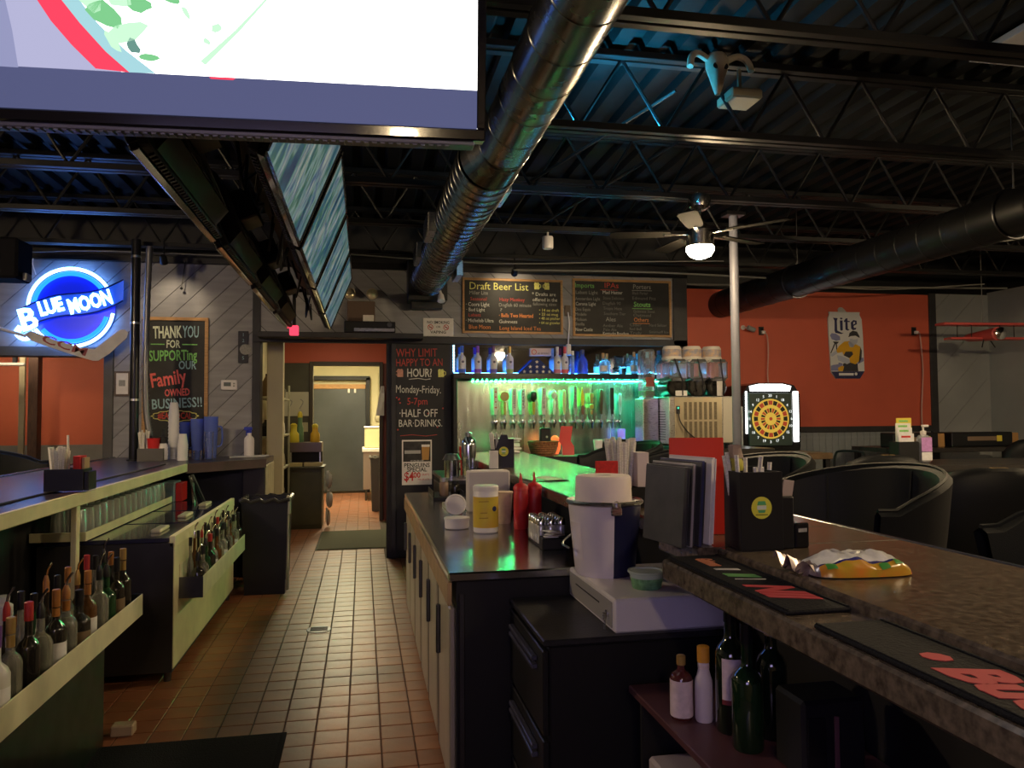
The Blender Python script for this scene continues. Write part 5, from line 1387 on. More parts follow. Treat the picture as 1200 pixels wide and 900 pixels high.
bottle((.915, 1.745, .692), .30, .038, mat('green_wine_glass', (.006, .02, .008), .06, coat=.6), BLACK_GLOSS, 'dark green wine bottle in front of the labelled wine bottle', GU, neck=.36, nr=.36, cap_h=.05)
bottle((1.01, 1.80, .692), .32, .038, mat('wine_dark_glass'), mat('cap_tan', (.5, .32, .14), .5), 'dark wine bottle with tan neck at the back under the near bar', GU, neck=.34, nr=.38, cap_h=.07)
bx = thing('equipment_box', 'matt black box standing right of the wine bottles under the bar', 'box', (1.0, 1.615, .692))
MB().box(-.055, .10, -.06, .06, 0, .175, .008).build('case', BLACK_PLASTIC, bx); MB().box(.02, .032, -.063, -.06, .02, .14, .001).build('strip', mat('maroon_strip', (.12, .05, .06), .5), bx); MB().box(-.045, .0, -.063, -.06, .02, .14, .002).build('grille', BLACK_GLOSS, bx)
fl2 = thing('floor_cooler', 'low pale cooler lid under the maroon shelf', 'cooler', (.88, 1.98, 0))
MB().box(-.08, .10, -.1, .1, 0, .50, .01).build('body', BLACK, fl2); MB().box(-.09, .11, -.11, .11, .50, .54, .008).build('lid', mat('cooler_lid', (.42, .36, .38), .5), fl2); MB().box(-.03, .05, -.118, -.11, .505, .53, .003).build('latch', CGR, fl2)
rgx = random.Random(4)
for k in range(9):
    tag(MB().lathe([(.02, 0), (.022, .004), (.024, .09), (.016, .10), (.016, .115)], 10, at=(.90 + (k % 3) * .06, .72 + (k // 3) * .085, .692)).build('jar', [GLASS_AMBER, GLASS_DARK, mat('jar_copper', (.30, .12, .05), .2, metal=.5)][k % 3]), 'small amber and dark jar on the shelf under the nearest bar end', 'jar', 'jars under the nearest bar end')
tag(MB().box(.86, 1.18, .55, 1.0, .67, .692, .003).box(.88, .90, .57, .6, 0, .67).box(1.14, 1.16, .57, .6, 0, .67).box(.88, .90, .95, .98, 0, .67).build('jar_shelf', BLACK), 'black shelf with jars under the nearest bar end', 'shelf')

# ---- steel topped island
isl = thing('bar_island', 'steel topped back bar island with light doors along the aisle', 'island', (.31, 2.84, 0))
MB().box(0.0, .59, 0, 3.0, .885, .92, .006).build('top', mat('polished_steel_top', (.42, .42, .43), .19, metal=1, rough_noise=.05, scale=8, noise=.08), isl)
MB().box(.03, .58, .02, 2.98, .10, .885).build('body', BLACK, isl)
MB().box(.07, .58, .04, 2.96, 0, .10).build('plinth', BLACK, isl)
MB().box(.03, .58, .012, .02, .10, .885).build('end_panel', BLACK_PLASTIC, isl)
MB().box(.04, .06, .006, .012, .12, .84, .002).build('corner_strip', STEEL_DARK, isl)
DOOR = mat('warm_steel_door', (.52, .47, .38), .38, metal=.6, noise=.12, scale=5, stretch=(1, 1, .3))
MB().box(-.004, .012, 0, 3.0, .80, .885, .003).build('fascia', mat('lit_steel_fascia', (.36, .24, .13), .45, noise=.2), isl)  # light on the steel edge is put into this tan colour
for k in range(6):
    y0 = .035 + k * .492
    dd = MB().box(.006, .03, y0, y0 + .40, .13, .785, .006).build('door', DOOR, isl)
    MB().box(-.012, .006, y0 + .33, y0 + .352, .52, .72, .004).build('handle', STEEL_DARK, dd)
    MB().box(.010, .034, y0 + .41, y0 + .48, .11, .80, .003).build('stile', mat('dark_stile', (.05, .038, .03), .5), isl)
isb = thing('prep_counter', 'dark raised prep counter between the island and the chalk panel', 'counter', (.48, 5.88, 0))
MB().box(.16, .42, 0, 1.1, 0, .97).build('body', BLACK, isb); MB().box(.14, .43, 0, 1.12, .97, 1.0, .004).build('top', STEEL_DARK, isb)
MB().box(.145, .16, .04, .53, .1, .93, .004).build('door', BLACK_PLASTIC, isb); MB().box(.145, .16, .57, 1.06, .1, .93, .004).build('door', BLACK_PLASTIC, isb)

wp = thing('wipes_canister', 'yellow labelled white canister of wipes on the steel island', 'canister', (.60, 3.79, .92))
MB().lathe([(.055, 0), (.062, .006), (.062, .205), (.058, .21)], 28).build('canister_body', WHITE_PLASTIC, wp)
MB().lathe([(.0628, .028), (.0628, .178)], 28).build('label_band', mat('wipes_yellow', (.62, .50, .05), .45, color2=(.60, .34, .05), scale=9), wp)
MB().lathe([(.064, .205), (.064, .225), (.058, .232), (.0, .232)], 28).build('lid', WHITE_PLASTIC, wp)
MB().lathe([(.013, 0), (.013, .001)], 12, M=Matrix.Translation((.034, -.0535, .12)) @ Matrix.Rotation(R(32), 4, 'Z') @ Matrix.Rotation(PI / 2, 4, 'X')).build('seal_print', mat('can_navy'), wp)
for k, (zz, w_) in enumerate(((.155, .05), (.10, .035), (.075, .045))):
    MB().box(-.02 - w_ / 2, -.02 + w_ / 2, -.0642, -.0632, zz, zz + .004).build('text_print', mat('wipes_brown', (.35, .22, .03), .5), wp)
tu = thing('round_container', 'squat white round container on the island left of the wipes', 'container', (.475, 3.95, .92))
MB().lathe([(.055, 0), (.062, .005), (.063, .045), (.066, .048), (.066, .056), (.0, .056)], 28).build('tub', WHITE_PLASTIC, tu)
ld = thing('container_lid', 'white round lid leaning on the squat container', 'lid', (.475, 4.0, .982), rot=(R(62), 0, R(-5)))
MB().lathe([(.052, 0), (.056, .003), (.056, .012), (.048, .014), (.046, .008), (.0, .008)], 28, at=(0, .055, 0)).build('disc', WHITE_PLASTIC, ld)
cu = thing('foam_cup', 'beige patterned paper cup between the wipes and the red bottles', 'cup', (.745, 4.08, .92))
MB().lathe([(.033, 0), (.036, .004), (.046, .16), (.049, .163), (.049, .169), (.044, .169), (.0, .165)], 24).build('cup_body', mat('cup_beige', (.60, .46, .38), .7, noise=.1, scale=40), cu)
MB().lathe([(.0338, .01), (.0375, .05)], 24).build('dotted_band', mat('cup_dots', (.50, .34, .26), .7, color2=(.25, .15, .1), scale=110), cu)
for x, y, lab in ((.795, 3.87, 'red squeeze bottle on the island, left of two'), (.872, 3.90, 'red squeeze bottle on the island, right of two')):
    t = thing('squeeze_bottle', lab, 'squeeze bottle', (x, y, .92), group='red squeeze bottles on the island')
    MB().lathe([(.034, 0), (.038, .006), (.038, .185), (.034, .20)], 22).build('bottle_body', mat('ketchup_red', (.42, .015, .02), .4, noise=.12, scale=10), t)
    MB().lathe([(.039, .196), (.039, .212), (.028, .225), (.010, .232), (.008, .25), (.004, .282)], 20).build('nozzle_cap', mat('ketchup_cap', (.55, .03, .03), .35), t)
sa = thing('sauce_bottle', 'small brown sauce bottle right of the red squeeze bottles', 'bottle', (.868, 4.10, .92))
MB().lathe([(.026, 0), (.03, .005), (.03, .10), (.02, .125), (.02, .135)], 18).build('bottle_body', mat('sauce_brown', (.30, .16, .09), .3), sa); MB().lathe([(.023, .135), (.023, .165), (.0, .166)], 16).build('cap', BLACK_PLASTIC, sa)
tr_ = thing('shaker_tray', 'black tray holding rows of small steel shakers beside the bucket', 'tray', (.825, 3.42, .92))
MB().box(-.065, .07, -.12, .12, 0, .012, .003).box(-.065, .07, -.125, -.115, .012, .05, .003).box(-.065, .07, .115, .125, .012, .05, .003).build('tray_body', BLACK_PLASTIC, tr_)
shk = None
for i in range(3):
    for j in range(5):
        loc = (.775 + i * .045, 3.335 + j * .043, .932)
        if shk is None:
            shk = thing('shaker', 'small glass shaker with a steel top in the island tray', 'shaker', loc, group='shakers in the island tray')
            MB().lathe([(.017, 0), (.0195, .003), (.0195, .075), (.017, .08)], 12).build('jar', mat('shaker_glass', (.5, .5, .48), .15, metal=.4), shk)
            MB().lathe([(.0205, .08), (.0205, .10), (.013, .112), (.0, .114)], 12).build('top', CHROME, shk)
        else:
            dup(shk, loc, 'small glass shaker with a steel top in the island tray')
pp = thing('packet_pile', 'small pile of white packets in front of the shaker tray', 'packets', (.80, 3.255, .92))
for k in range(5):
    o = MB().box(-.03, .03, -.018, .018, 0, .004, .001).build('packet', [PAPER, mat('packet_tan')][k % 2], pp, loc=((k % 2) * .03, k * .006, .05 + k * .005)); o.rotation_euler = (0, 0, k * .5)
MB().box(-.045, .06, -.03, .035, 0, .048, .003).build('holder', BLACK_PLASTIC, pp)
nb = thing('napkin_box', 'plain white upright box behind the wipes on the island', 'box', (.745, 4.62, .92))
MB().box(-.128, .128, -.05, .05, 0, .245, .008).build('carton', mat('white_carton', (.58, .54, .53), .6, noise=.03), nb); MB().box(-.10, .10, -.03, .03, .2455, .2475).build('lid_flap', PAPER, nb)
tag(MB().box(.50, .62, 4.75, 4.95, .92, .945, .004).build('steel_tray', STEEL), 'small flat steel tray left of the white box on the island', 'tray')
gs = thing('spice_tray', 'black tray at the far end of the island', 'tray', (.56, 5.45, .92))
MB().box(-.09, .12, -.2, .2, 0, .02, .003).box(-.09, -.082, -.2, .2, .02, .06, .002).box(.112, .12, -.2, .2, .02, .06, .002).build('tray_body', BLACK_PLASTIC, gs)
sj = thing('spice_jar', 'glass spice jar with brown contents in the black island tray', 'jar', (.555, 5.36, .94))
MB().lathe([(.03, 0), (.032, .004), (.032, .09), (.026, .10)], 16).build('jar', mat('spice_glass', (.22, .15, .11), .15), sj); MB().lathe([(.028, .10), (.028, .125), (.0, .126)], 16).build('lid', STEEL, sj)
sj2 = thing('spice_jar', 'dark glass spice jar right of the brown one in the island tray', 'jar', (.64, 5.42, .94))
MB().lathe([(.03, 0), (.032, .004), (.032, .07), (.026, .08)], 16).build('jar', GLASS_DARK, sj2); MB().lathe([(.028, .08), (.028, .10), (.0, .101)], 16).build('lid', BLACK_PLASTIC, sj2)
# prep counter: shaker tin, glasses, ice bin
tin = thing('cocktail_shaker', 'tall polished steel cocktail shaker at the far end of the bar', 'cocktail shaker', (.83, 6.1, 1.0))
MB().lathe([(.045, 0), (.05, .005), (.062, .26), (.055, .30), (.03, .33)], 24).build('tin', CHROME, tin); MB().lathe([(.032, .33), (.032, .36), (.0, .365)], 16).build('cap', CHROME, tin)
gt = thing('pint_glass', 'clear pint glass in front of the cocktail shaker', 'glass', (.835, 5.93, 1.0))
MB().lathe([(.035, 0), (.038, .003), (.05, .16), (.047, .16), (.034, .01), (.0, .01)], 20).build('tumbler', GLASS_CLEAR, gt)
mx = thing('steel_canister', 'polished steel canister left of the cocktail shaker', 'canister', (.70, 6.15, 1.0))
MB().lathe([(.06, 0), (.06, .14), (.055, .145), (.0, .145)], 24).build('can', CHROME, mx); MB().lathe([(.075, .145), (.05, .19), (.0, .195)], 24).build('lid', mat('tin_lid', (.2, .2, .18), .3, metal=.8), mx)
rc = thing('red_cup', 'dark red cup behind the cocktail shaker', 'cup', (.845, 6.4, 1.0))
MB().lathe([(.04, 0), (.055, .24), (.052, .24), (.0, .235)], 20).build('cup_body', RED_PLASTIC, rc)
c5 = caddy((.985, 5.45, 1.125), R(-10), .085, .06, .13, 'black bar caddy with round green sticker at the far end of the bar', hb=.20)
MB().prism([(-.05, .13), (.06, .13), (.035, .235), (-.01, .235)], lambda u, v, dd: (u, -.0605 + dd, v), 0, .004).build('back_crest', BLACK_PLASTIC, c5)
sticker(c5, .01, -.061, .115, .034)
straws(.945, 5.46, 1.135, 1.37, 8, (.03, .04), 'white paper straw in the stickered far caddy', 'straws in the far caddy', 3)
tag(MB().box(.87, .93, 5.30, 5.33, 1.126, 1.25, .002).build('white_card', PAPER, None), 'small white card leaning left of the far caddy', 'card')
nk = thing('napkin_pile', 'pile of white folded napkins on the far bar', 'napkins', (1.40, 7.45, 1.131))
for k in range(5):
    o = MB().box(-.11, .11, -.08, .08, 0, .022, .008).build('napkin', PAPER, nk, loc=(.01 * math.sin(k * 2), 0, k * .024)); o.rotation_euler = (.03 * math.sin(k * 3), .05 * math.cos(k * 2), k * .25)
MB().box(-.14, .12, -.1, .1, .125, .14, .004).build('tray_lid', WHITE_PLASTIC, nk)
pd = thing('picture_card', 'flat colourful card lying on the far bar', 'card', (1.02, 4.35, 1.125), R(12))
MB().box(-.10, .10, -.14, .14, 0, .006, .001).build('sheet', BLACK_GLOSS, pd); MB().box(-.02, .09, -.12, .12, .006, .007).build('print', mat('card_print', (.35, .25, .2), .5, color2=(.6, .6, .5), scale=30), pd)
# basket, phone stand and red tablet in front of the taps (on the drip ledge)
bs = thing('wicker_basket', 'round brown wicker basket below the beer taps', 'basket', (1.80, 7.62, 1.08))
tag(MB().box(1.64, 2.75, 7.47, 7.90, 0, 1.08, .006).build('serving_ledge', BLACK), 'black serving ledge in front of the beer taps', 'counter')
WK = mat('wicker', (.25, .10, .04), .6, noise=.5, scale=60, bump=.6, bscale=90)
for k in range(7):
    rr = .10 + .05 * math.sqrt(k / 6)
    MB().tube([(rr * math.cos(a), rr * math.sin(a), .012 + k * .022) for a in [2 * PI * i / 24 for i in range(25)]], .012, 6).build('weave', WK, bs)
MB().lathe([(.10, 0), (.10, .01)], 20).build('bottom', WK, bs)
bo2 = thing('menu_block', 'upright black block standing in the wicker basket', 'block', (1.82, 7.62, 1.095))
MB().box(-.055, .055, -.04, .04, 0, .27, .012).build('block', BLACK_PLASTIC, bo2)
MB().lathe([(.012, 0), (.012, .001)], 10, M=Matrix.Translation((.01, -.04, .18)) @ Matrix.Rotation(PI / 2, 4, 'X')).build('dot', CGR, bo2)
rt = thing('red_card_stand', 'bent red card stand below the beer taps', 'card stand', (2.05, 7.6, 1.08), R(-8))
MB().grid([[(-.06 + .12 * i + u, yy, z) for i in (0, 1)] for u, yy, z in ((0, -.08, .01), (.0, -.05, .10), (-.03, -.02, .15), (.0, .04, .30))]).grid([[(-.06 + .12 * i + u, yy + .006, z) for i in (0, 1)] for u, yy, z in ((0, -.08, .01), (.0, -.05, .10), (-.03, -.02, .15), (.0, .04, .30))]).build('card', mat('red_card', (.50, .03, .03), .5), rt)
orb = thing('orange_lamp', 'small glowing orange ball below the beer taps', 'lamp', (1.97, 7.80, 1.08))
MB().lathe([(.03, 0), (.055, .06), (.06, .12), (.05, .17), (.02, .20), (.0, .205)], 16).build('globe', mat('orange_globe', (.7, .12, .04), .4, emit=(1, .15, .04), strength=.8), orb); MB().lathe([(.05, -.0), (.03, .012)], 12).build('base', BLACK, orb)
wc = thing('white_cup', 'small white cup right of the red card stand', 'cup', (2.38, 7.62, 1.08))
MB().lathe([(.035, 0), (.05, .16), (.047, .16), (.0, .155)], 18).build('cup_body', mat('cup_lit_white', (.7, .7, .75), .4), wc)
vb = thing('violet_cup', 'violet glowing plastic cup hanging under the right hand taps', 'cup', (2.80, 8.1, 1.16))
MB().lathe([(.035, 0), (.04, .004), (.045, .17), (.04, .18)], 16).build('cup_body', mat('violet_cup', (.30, .22, .75), .4, emit=(.25, .18, .9), strength=.35), vb); MB().tube([(0, 0, .17), (0, .03, .25)], .006, 5).build('hook', CHROME, vb)
eq = thing('dark_appliance', 'low black appliance on the ledge left of the stools', 'appliance', (2.57, 7.7, 1.08))
MB().box(-.14, .16, -.12, .12, 0, .16, .03).build('case', BLACK_PLASTIC, eq); MB().lathe([(.03, 0), (.03, .02)], 12, M=Matrix.Translation((-.05, -.12, .1)) @ Matrix.Rotation(PI / 2, 4, 'X')).build('knob', CHROME, eq); MB().lathe([(.03, 0), (.03, .02)], 12, M=Matrix.Translation((.06, -.12, .1)) @ Matrix.Rotation(PI / 2, 4, 'X')).build('knob', STEEL_DARK, eq)
# ================================================================== left hand bar and back equipment
LB = thing('left_bar_counter', 'glossy dark left bar counter with a pale front edge and angled end', 'bar counter', (0, 0, 0))
LTOP = mat('glossy_left_top', (.03, .024, .045), .3, noise=.3, scale=3)
EDGE = mat('pale_edge_metal', (.74, .69, .44), .5, metal=.1, noise=.12, scale=6)
outline = [(-2.40, 1.2), (-1.475, 1.2), (-1.475, 6.95), (-.90, 7.55), (-.90, 8.25), (-2.40, 8.25)]
MB().prism(outline, lambda u, v, d: (u, v, d), 1.05, 1.10).build('top', LTOP, LB, fix=True)
MB().box(-1.485, -1.46, 1.2, 6.95, 1.035, 1.102, .004).build('front_edge', EDGE, LB)
MB().box(-1.66, -1.62, 1.2, 6.9, 1.101, 1.112, .003).build('drink_lip', mat('dark_lip', (.05, .045, .06), .3), LB)
MB().prism([(-1.47, 6.95), (-.89, 7.55), (-.905, 7.57), (-1.485, 6.97)], lambda u, v, d: (u, v, d), 1.02, 1.102).build('end_edge', mat('maroon_edge', (.09, .04, .045), .45, noise=.2), LB, fix=True)
MB().tube([(-2.41, 1.2, 1.085), (-2.41, 8.2, 1.085)], .028, 10).build('arm_rail', mat('navy_rail'), LB)
MB().box(-2.2, -1.80, 1.2, 8.2, 0, 1.05).build('body', BLACK, LB)
MB().box(-1.80, -1.05, 7.6, 8.2, 0, 1.05).build('end_body', BLACK, LB)
MB().box(-1.10, -.905, 7.56, 8.24, 0, 1.05, .004).build('end_post', mat('dark_end_panel', (.022, .018, .02), .5), LB)
for k in range(5):
    MB().box(-.905, -.893, 7.60 + k * .128, 7.715 + k * .128, .25, 1.04, .003).build('slat', mat('lit_side_slat', (.62, .58, .38), .5, noise=.15), LB)  # yellow light on the post's aisle side is put into this colour
MB().box(-1.53, -1.50, 4.50, 4.55, .4, 1.05, .003).build('support_post', EDGE, LB)

c1 = caddy((-1.545, 4.50, 1.113), R(0), .095, .07, .115, 'black bar caddy with straws near the front of the left bar')
MB().box(.096, .12, -.06, .06, .0, .10, .003).build('side_pocket', BLACK_PLASTIC, c1)
straws(-1.59, 4.50, 1.12, 1.335, 20, (.045, .045), 'paper wrapped straw in the near caddy on the left bar', 'straws in the left bar caddy', 6, 1.2)
straws(-1.545, 4.52, 1.12, 1.415, 1, (.01, .01), 'single taller straw in the near caddy on the left bar', 'straws in the left bar caddy', 8, 1.0)
tag(MB().box(-1.51, -1.475, 4.46, 4.56, 1.118, 1.295, .002).build('napkin_stack', mat('red_napkins')), 'stack of red napkins in the near caddy on the left bar', 'napkins')
tag(MB().box(-1.470, -1.456, 4.47, 4.55, 1.118, 1.285, .002).build('napkin_stack', mat('tan_napkins', (.45, .30, .18), .8)), 'tan napkin stack beside the red napkins on the left bar', 'napkins')
c2 = caddy((-1.89, 7.55, 1.10), R(0), .11, .08, .115, 'grey bar caddy with cups beside the black pipe on the left bar', m=mat('grey_caddy', (.09, .085, .08), .5))
straws(-1.95, 7.55, 1.11, 1.37, 14, (.04, .04), 'clear wrapped straw in the grey caddy by the black pipe', 'straws by the pipe', 7, 1.3)
for x, y, z, h, r, m, lab, nm in [(-1.875, 7.52, 1.108, .20, .055, RED_PLASTIC, 'red plastic cup in the grey caddy on the left bar', 'cup')]:
    t = thing(nm, lab, 'cup', (x, y, z)); MB().lathe([(r * .7, 0), (r, h), (r * .95, h), (0, h - .01)], 18).build('cup_body', m, t); MB().lathe([(r, h - .008), (r * 1.06, h - .004), (r, h)], 18).build('rim', m, t)
bb = thing('dropper_bottle', 'small white bottle with black cap in the grey caddy', 'bottle', (-1.80, 7.55, 1.108))
MB().lathe([(.04, 0), (.042, .005), (.042, .13), (.03, .15)], 16).build('bottle_body', WHITE_PLASTIC, bb); MB().lathe([(.032, .15), (.032, .21), (.012, .22), (.012, .28)], 14).build('cap', BLACK_PLASTIC, bb)
def cup_stack(x, y, n, r, h0, dz, m, lab):
    t = thing('cup_stack', lab, 'cups', (x, y, 1.10), group='stacked cups on the left bar')
    me = MB().lathe([(r * .72, h0), (r, .012), (r * 1.05, .008), (r * 1.05, 0), (0, .0)][::-1], 18).mesh('cup', m)
    for k in range(n): put('cup', me, t, (0, 0, k * dz))
CUPW = mat('foam_white', (.66, .66, .68), .6)
cup_stack(-1.77, 7.82, 13, .048, .13, .034, CUPW, 'tall stack of upturned white foam cups on the left bar')
cup_stack(-1.63, 7.55, 8, .045, .11, .019, CUPW, 'short stack of upturned white foam cups before the blue pitchers')
BPL = mat('blue_pitcher_plastic', (.22, .32, .92), .12, trans=.55)
for x, y, h, lab in [(-1.72, 7.98, .31, 'blue clear pitcher stack, left of three on the left bar'), (-1.58, 7.95, .34, 'blue clear pitcher, middle of three on the left bar'), (-1.44, 7.85, .36, 'blue clear pitcher stack, right of three on the left bar')]:
    t = thing('pitcher', lab, 'pitcher', (x, y, 1.10), group='blue pitchers on the left bar')
    for k in range(2):
        MB().lathe([(.05, 0), (.052, .006), (.066, h - .02), (.068, h), (.063, h), (.05, .02), (.0, .018)], 18, at=(0, 0, k * .04)).build('pitcher_body', BPL, t)
    MB().tube(smooth_path([(.064, 0, h * .85), (.10, 0, h * .8), (.10, 0, h * .4), (.06, 0, h * .3)], 4), .009, 6).build('handle', BPL, t)
for x, y, h, lab in [(-1.42, 7.64, .26, 'tall clear greenish glass right of the blue pitchers'), (-1.50, 7.55, .09, 'short clear glass in front of the blue pitchers')]:
    t = thing('glass', lab, 'glass', (x, y, 1.10))
    MB().lathe([(.035, 0), (.038, .004), (.044, h), (.041, h), (.033, .012), (0, .012)], 18).build('tumbler', GLASS_CLEAR, t)
sp2 = thing('spray_bottle', 'white spray bottle with blue trigger at the end of the left bar', 'spray bottle', (-1.10, 7.95, 1.112))
MB().lathe([(.044, 0), (.048, .006), (.048, .15), (.044, .175), (.022, .20), (.022, .225)], 20).build('bottle_body', WHITE_PLASTIC, sp2)
MB().lathe([(.024, .225), (.024, .25)], 14).build('collar', mat('trigger_blue', (.03, .05, .45), .4), sp2)
MB().box(-.05, .03, -.014, .014, .25, .285, .008).box(-.03, -.015, -.01, .01, .20, .25, .004).build('trigger_head', mat('trigger_blue'), sp2)
tag(MB().box(-1.26, -.93, 7.80, 8.12, 1.1035, 1.113, .004).build('cloth', mat('white_cloth', (.5, .5, .52), .8, bump=.3, bscale=40)), 'flat white cloth under the spray bottle', 'cloth')

# black pipe and flexible conduit
pi = thing('black_pipe', 'black vertical pipe from the left bar to the ceiling', 'pipe', (-2.07, 7.62, 1.10))
MB().lathe([(.040, 0), (.040, 2.05)], 16).build('shaft', mat('black_pipe_paint', (.02, .02, .024), .3, metal=.4), pi)
for z in (.55, 1.26, 1.88): MB().lathe([(.044, z), (.044, z + .02)], 16).build('strap', STEEL, pi)
MB().lathe([(.06, 0), (.06, .012)], 16).build('flange', BLACK, pi)
cn = thing('flexible_conduit', 'grey flexible conduit running down beside the black pipe', 'conduit', (0, 0, 0))
pth = smooth_path([(-1.965, 7.66, 3.1), (-1.98, 7.66, 2.5), (-1.985, 7.66, 1.9), (-1.975, 7.66, 1.55), (-1.94, 7.64, 1.35), (-1.93, 7.63, 1.24)], 14)
rad = [.026 + .004 * (k % 2) for k in range(len(pth))]
MB().tube(pth, .026, 10, radii=rad).build('hose', mat('conduit_grey', (.20, .20, .21), .4, metal=.6), cn)

# stools beyond the left bar and corner speaker
for i, (x, y) in enumerate([(-2.74, 4.78), (-2.76, 5.85), (-2.78, 6.92)]):
    tub_stool(x, y, ['black tub stool behind the left bar, nearest', 'black tub stool behind the left bar, middle', 'black tub stool behind the left bar, farthest'][i], PI)
sk = thing('wall_speaker', 'black loudspeaker hanging at the upper left edge', 'speaker', (-3.0, 6.9, 2.62))
MB().box(-.2, .28, -.15, .15, 0, .33, .02).build('cabinet', mat('speaker_felt', (.006, .006, .008), .9, ior=1.15), sk)
MB().lathe([(.11, 0), (.10, .01), (.0, .0)], 22, M=Matrix.Translation((.05, -.15, .17)) @ Matrix.Rotation(PI / 2, 4, 'X')).build('cone', BLACK_GLOSS, sk)
MB().box(.0, .04, -.02, .02, .33, .55).build('bracket', BLACK, sk)
MB().box(.28, .31, -.05, .05, .0, .06, .005).build('cable_box', CGR, sk)

# under-bar equipment: sink unit with near bottle rail
sk1 = thing('sink_unit', 'dark steel sink unit behind the near bottle rail', 'sink unit', (-1.40, 3.1, 0))
MB().box(-.35, .24, -.9, .76, 0, .62, .004).build('body', STEEL_DARK, sk1)
MB().box(-.35, -.32, -.9, .76, .62, .86, .003).build('back_splash', STEEL_DARK, sk1)
MB().box(-.35, .24, -.9, .76, .62, .635, .003).build('deck', STEEL_DARK, sk1)
MB().tube(smooth_path([(-.25, .3, .63), (-.25, .3, .95), (-.1, .28, .93), (-.04, .28, .82)], 5), .012, 8).build('faucet', CHROME, sk1)
for x, y, r, h, m, lab in [(-1.60, 3.52, .045, .20, WHITE_PLASTIC, 'white plastic bottle in the near sink, left'), (-1.48, 3.60, .04, .10, WHITE_PLASTIC, 'white crumpled cup in the near sink'), (-1.66, 3.40, .04, .14, WHITE_PLASTIC, 'short white bottle at the left edge of the near sink')]:
    t = thing('plastic_bottle', lab, 'bottle', (x, y, .635)); MB().lathe([(r * .9, 0), (r, .005), (r * .95, h * .8), (r * .6, h * .9), (r * .6, h)], 16).build('bottle_body', m, t)
    MB().lathe([(r * .65, h), (r * .65, h + .02), (0, h + .021)], 14).build('cap', m, t)
for x, y, rz, lab in [(-1.42, 3.62, .2, 'orange handled cutting board in the near sink, round one'), (-1.30, 3.78, -.5, 'long orange board in the near sink')]:
    t = thing('cutting_board', lab, 'board', (x, y, .636), rot=(R(4), R(-5), rz))
    if 'round' in lab: MB().lathe([(.09, 0), (.09, .012)], 20).box(-.2, -.08, -.02, .02, 0, .012, .003).build('plate', mat('orange_board', (.34, .10, .025), .5), t)
    else: MB().box(-.04, .04, -.14, .14, .0, .012, .003).build('plate', mat('orange_board'), t)
    MB().box(-.01, .01, -.01, .01, .012, .016, .002).build('boss', WOOD_DARK, t)

def speed_rail(name, lab, x0, x1, y0, y1, z0, z1):
    t = thing(name, lab, 'bottle rail', (x0, y0, z0))
    L, W = y1 - y0, x1 - x0
    MB().box(W - .006, W, 0, L, 0, z1 - z0, .002).build('front_plate', STEEL_RAIL, t)
    MB().box(0, W - .006, 0, L, 0, .006, .001).build('bottom', STEEL_RAIL, t)
    MB().box(0, .006, 0, L, 0, (z1 - z0) * 1.6, .001).build('back_plate', STEEL_RAIL, t)
    MB().box(0, W, -.005, 0, 0, z1 - z0, .001).build('end_plate', STEEL_DARK, t)
    MB().box(0, W, L, L + .005, 0, z1 - z0, .001).build('end_plate', STEEL_DARK, t)
    return t
speed_rail('speed_rail', 'near steel bottle rail at the lower left', -1.15, -1.0, 2.25, 3.86, .585, .682)
speed_rail('speed_rail', 'far steel bottle rail in front of the ice bin', -1.048, -.915, 4.80, 6.42, .445, .568)

BK = BLACK_PLASTIC
capd = {'black': BK, 'red': mat('cap_red', (.40, .03, .03), .4), 'gold': mat('cap_gold'), 'amber': mat('cap_amber', (.35, .14, .03), .4), 'purple': mat('cap_purple', (.12, .05, .22), .4), 'silver': CHROME}
near_list = [('cream', 'black', .31, .045), ('white', 'purple', .30, .038), ('clear', 'gold', .30, .034), ('dark', 'red', .32, .034), ('clear', 'black', .29, .038), ('dark', 'amber', .31, .034),
             ('clear', 'amber', .30, .038), ('dark', 'black', .26, .040), ('amber', 'amber', .31, .034), ('clear', 'black', .31, .036), ('green', 'black', .29, .038), ('dark', 'black', .30, .034), ('dark', 'gold', .32, .036)]
bodies = {'cream': GLASS_CREAM, 'white': mat('milk_glass', (.55, .55, .52), .3), 'clear': mat('smoky_clear_glass', (.55, .55, .48), .06, trans=.75), 'dark': GLASS_DARK, 'amber': GLASS_AMBER, 'green': GLASS_GREEN}
GN = 'bottles in the near rail'
for i, (b_, c_, h_, r_) in enumerate(near_list):
    y = 2.40 + i * .112
    bottle((-1.052 + (.004 if i % 2 else -.003), y, .592), h_, r_, bodies[b_], capd[c_], '%s bottle from the viewer in the near rail, %s glass, %s cap' % (ORD[i], b_, c_), GN, neck=.36, nr=.34, pourer=(i in (0, 4, 6, 9, 10)),
           band=LBW if i in (1, 5, 8) else (mat('label_brown', (.18, .12, .07), .6) if i in (7, 11) else None), bandpos=(.12, .42), cap_h=.06 if i % 2 else .05, band2=capd[c_] if c_ in ('gold', 'amber') else None)
GF = 'bottles in the far rail'
far_list = [('dark', 'black', .24, .038), ('clear', 'black', .26, .036), ('green', 'black', .29, .033), ('dark', 'red', .30, .035), ('clear', 'black', .30, .036), ('amber', 'black', .30, .034), ('clear', 'silver', .30, .035), ('clear', 'black', .31, .034), ('dark', 'black', .30, .035), ('clear', 'silver', .30, .035), ('amber', 'black', .31, .034), ('clear', 'black', .31, .035), ('clear', 'silver', .30, .034), ('dark', 'black', .30, .034)]
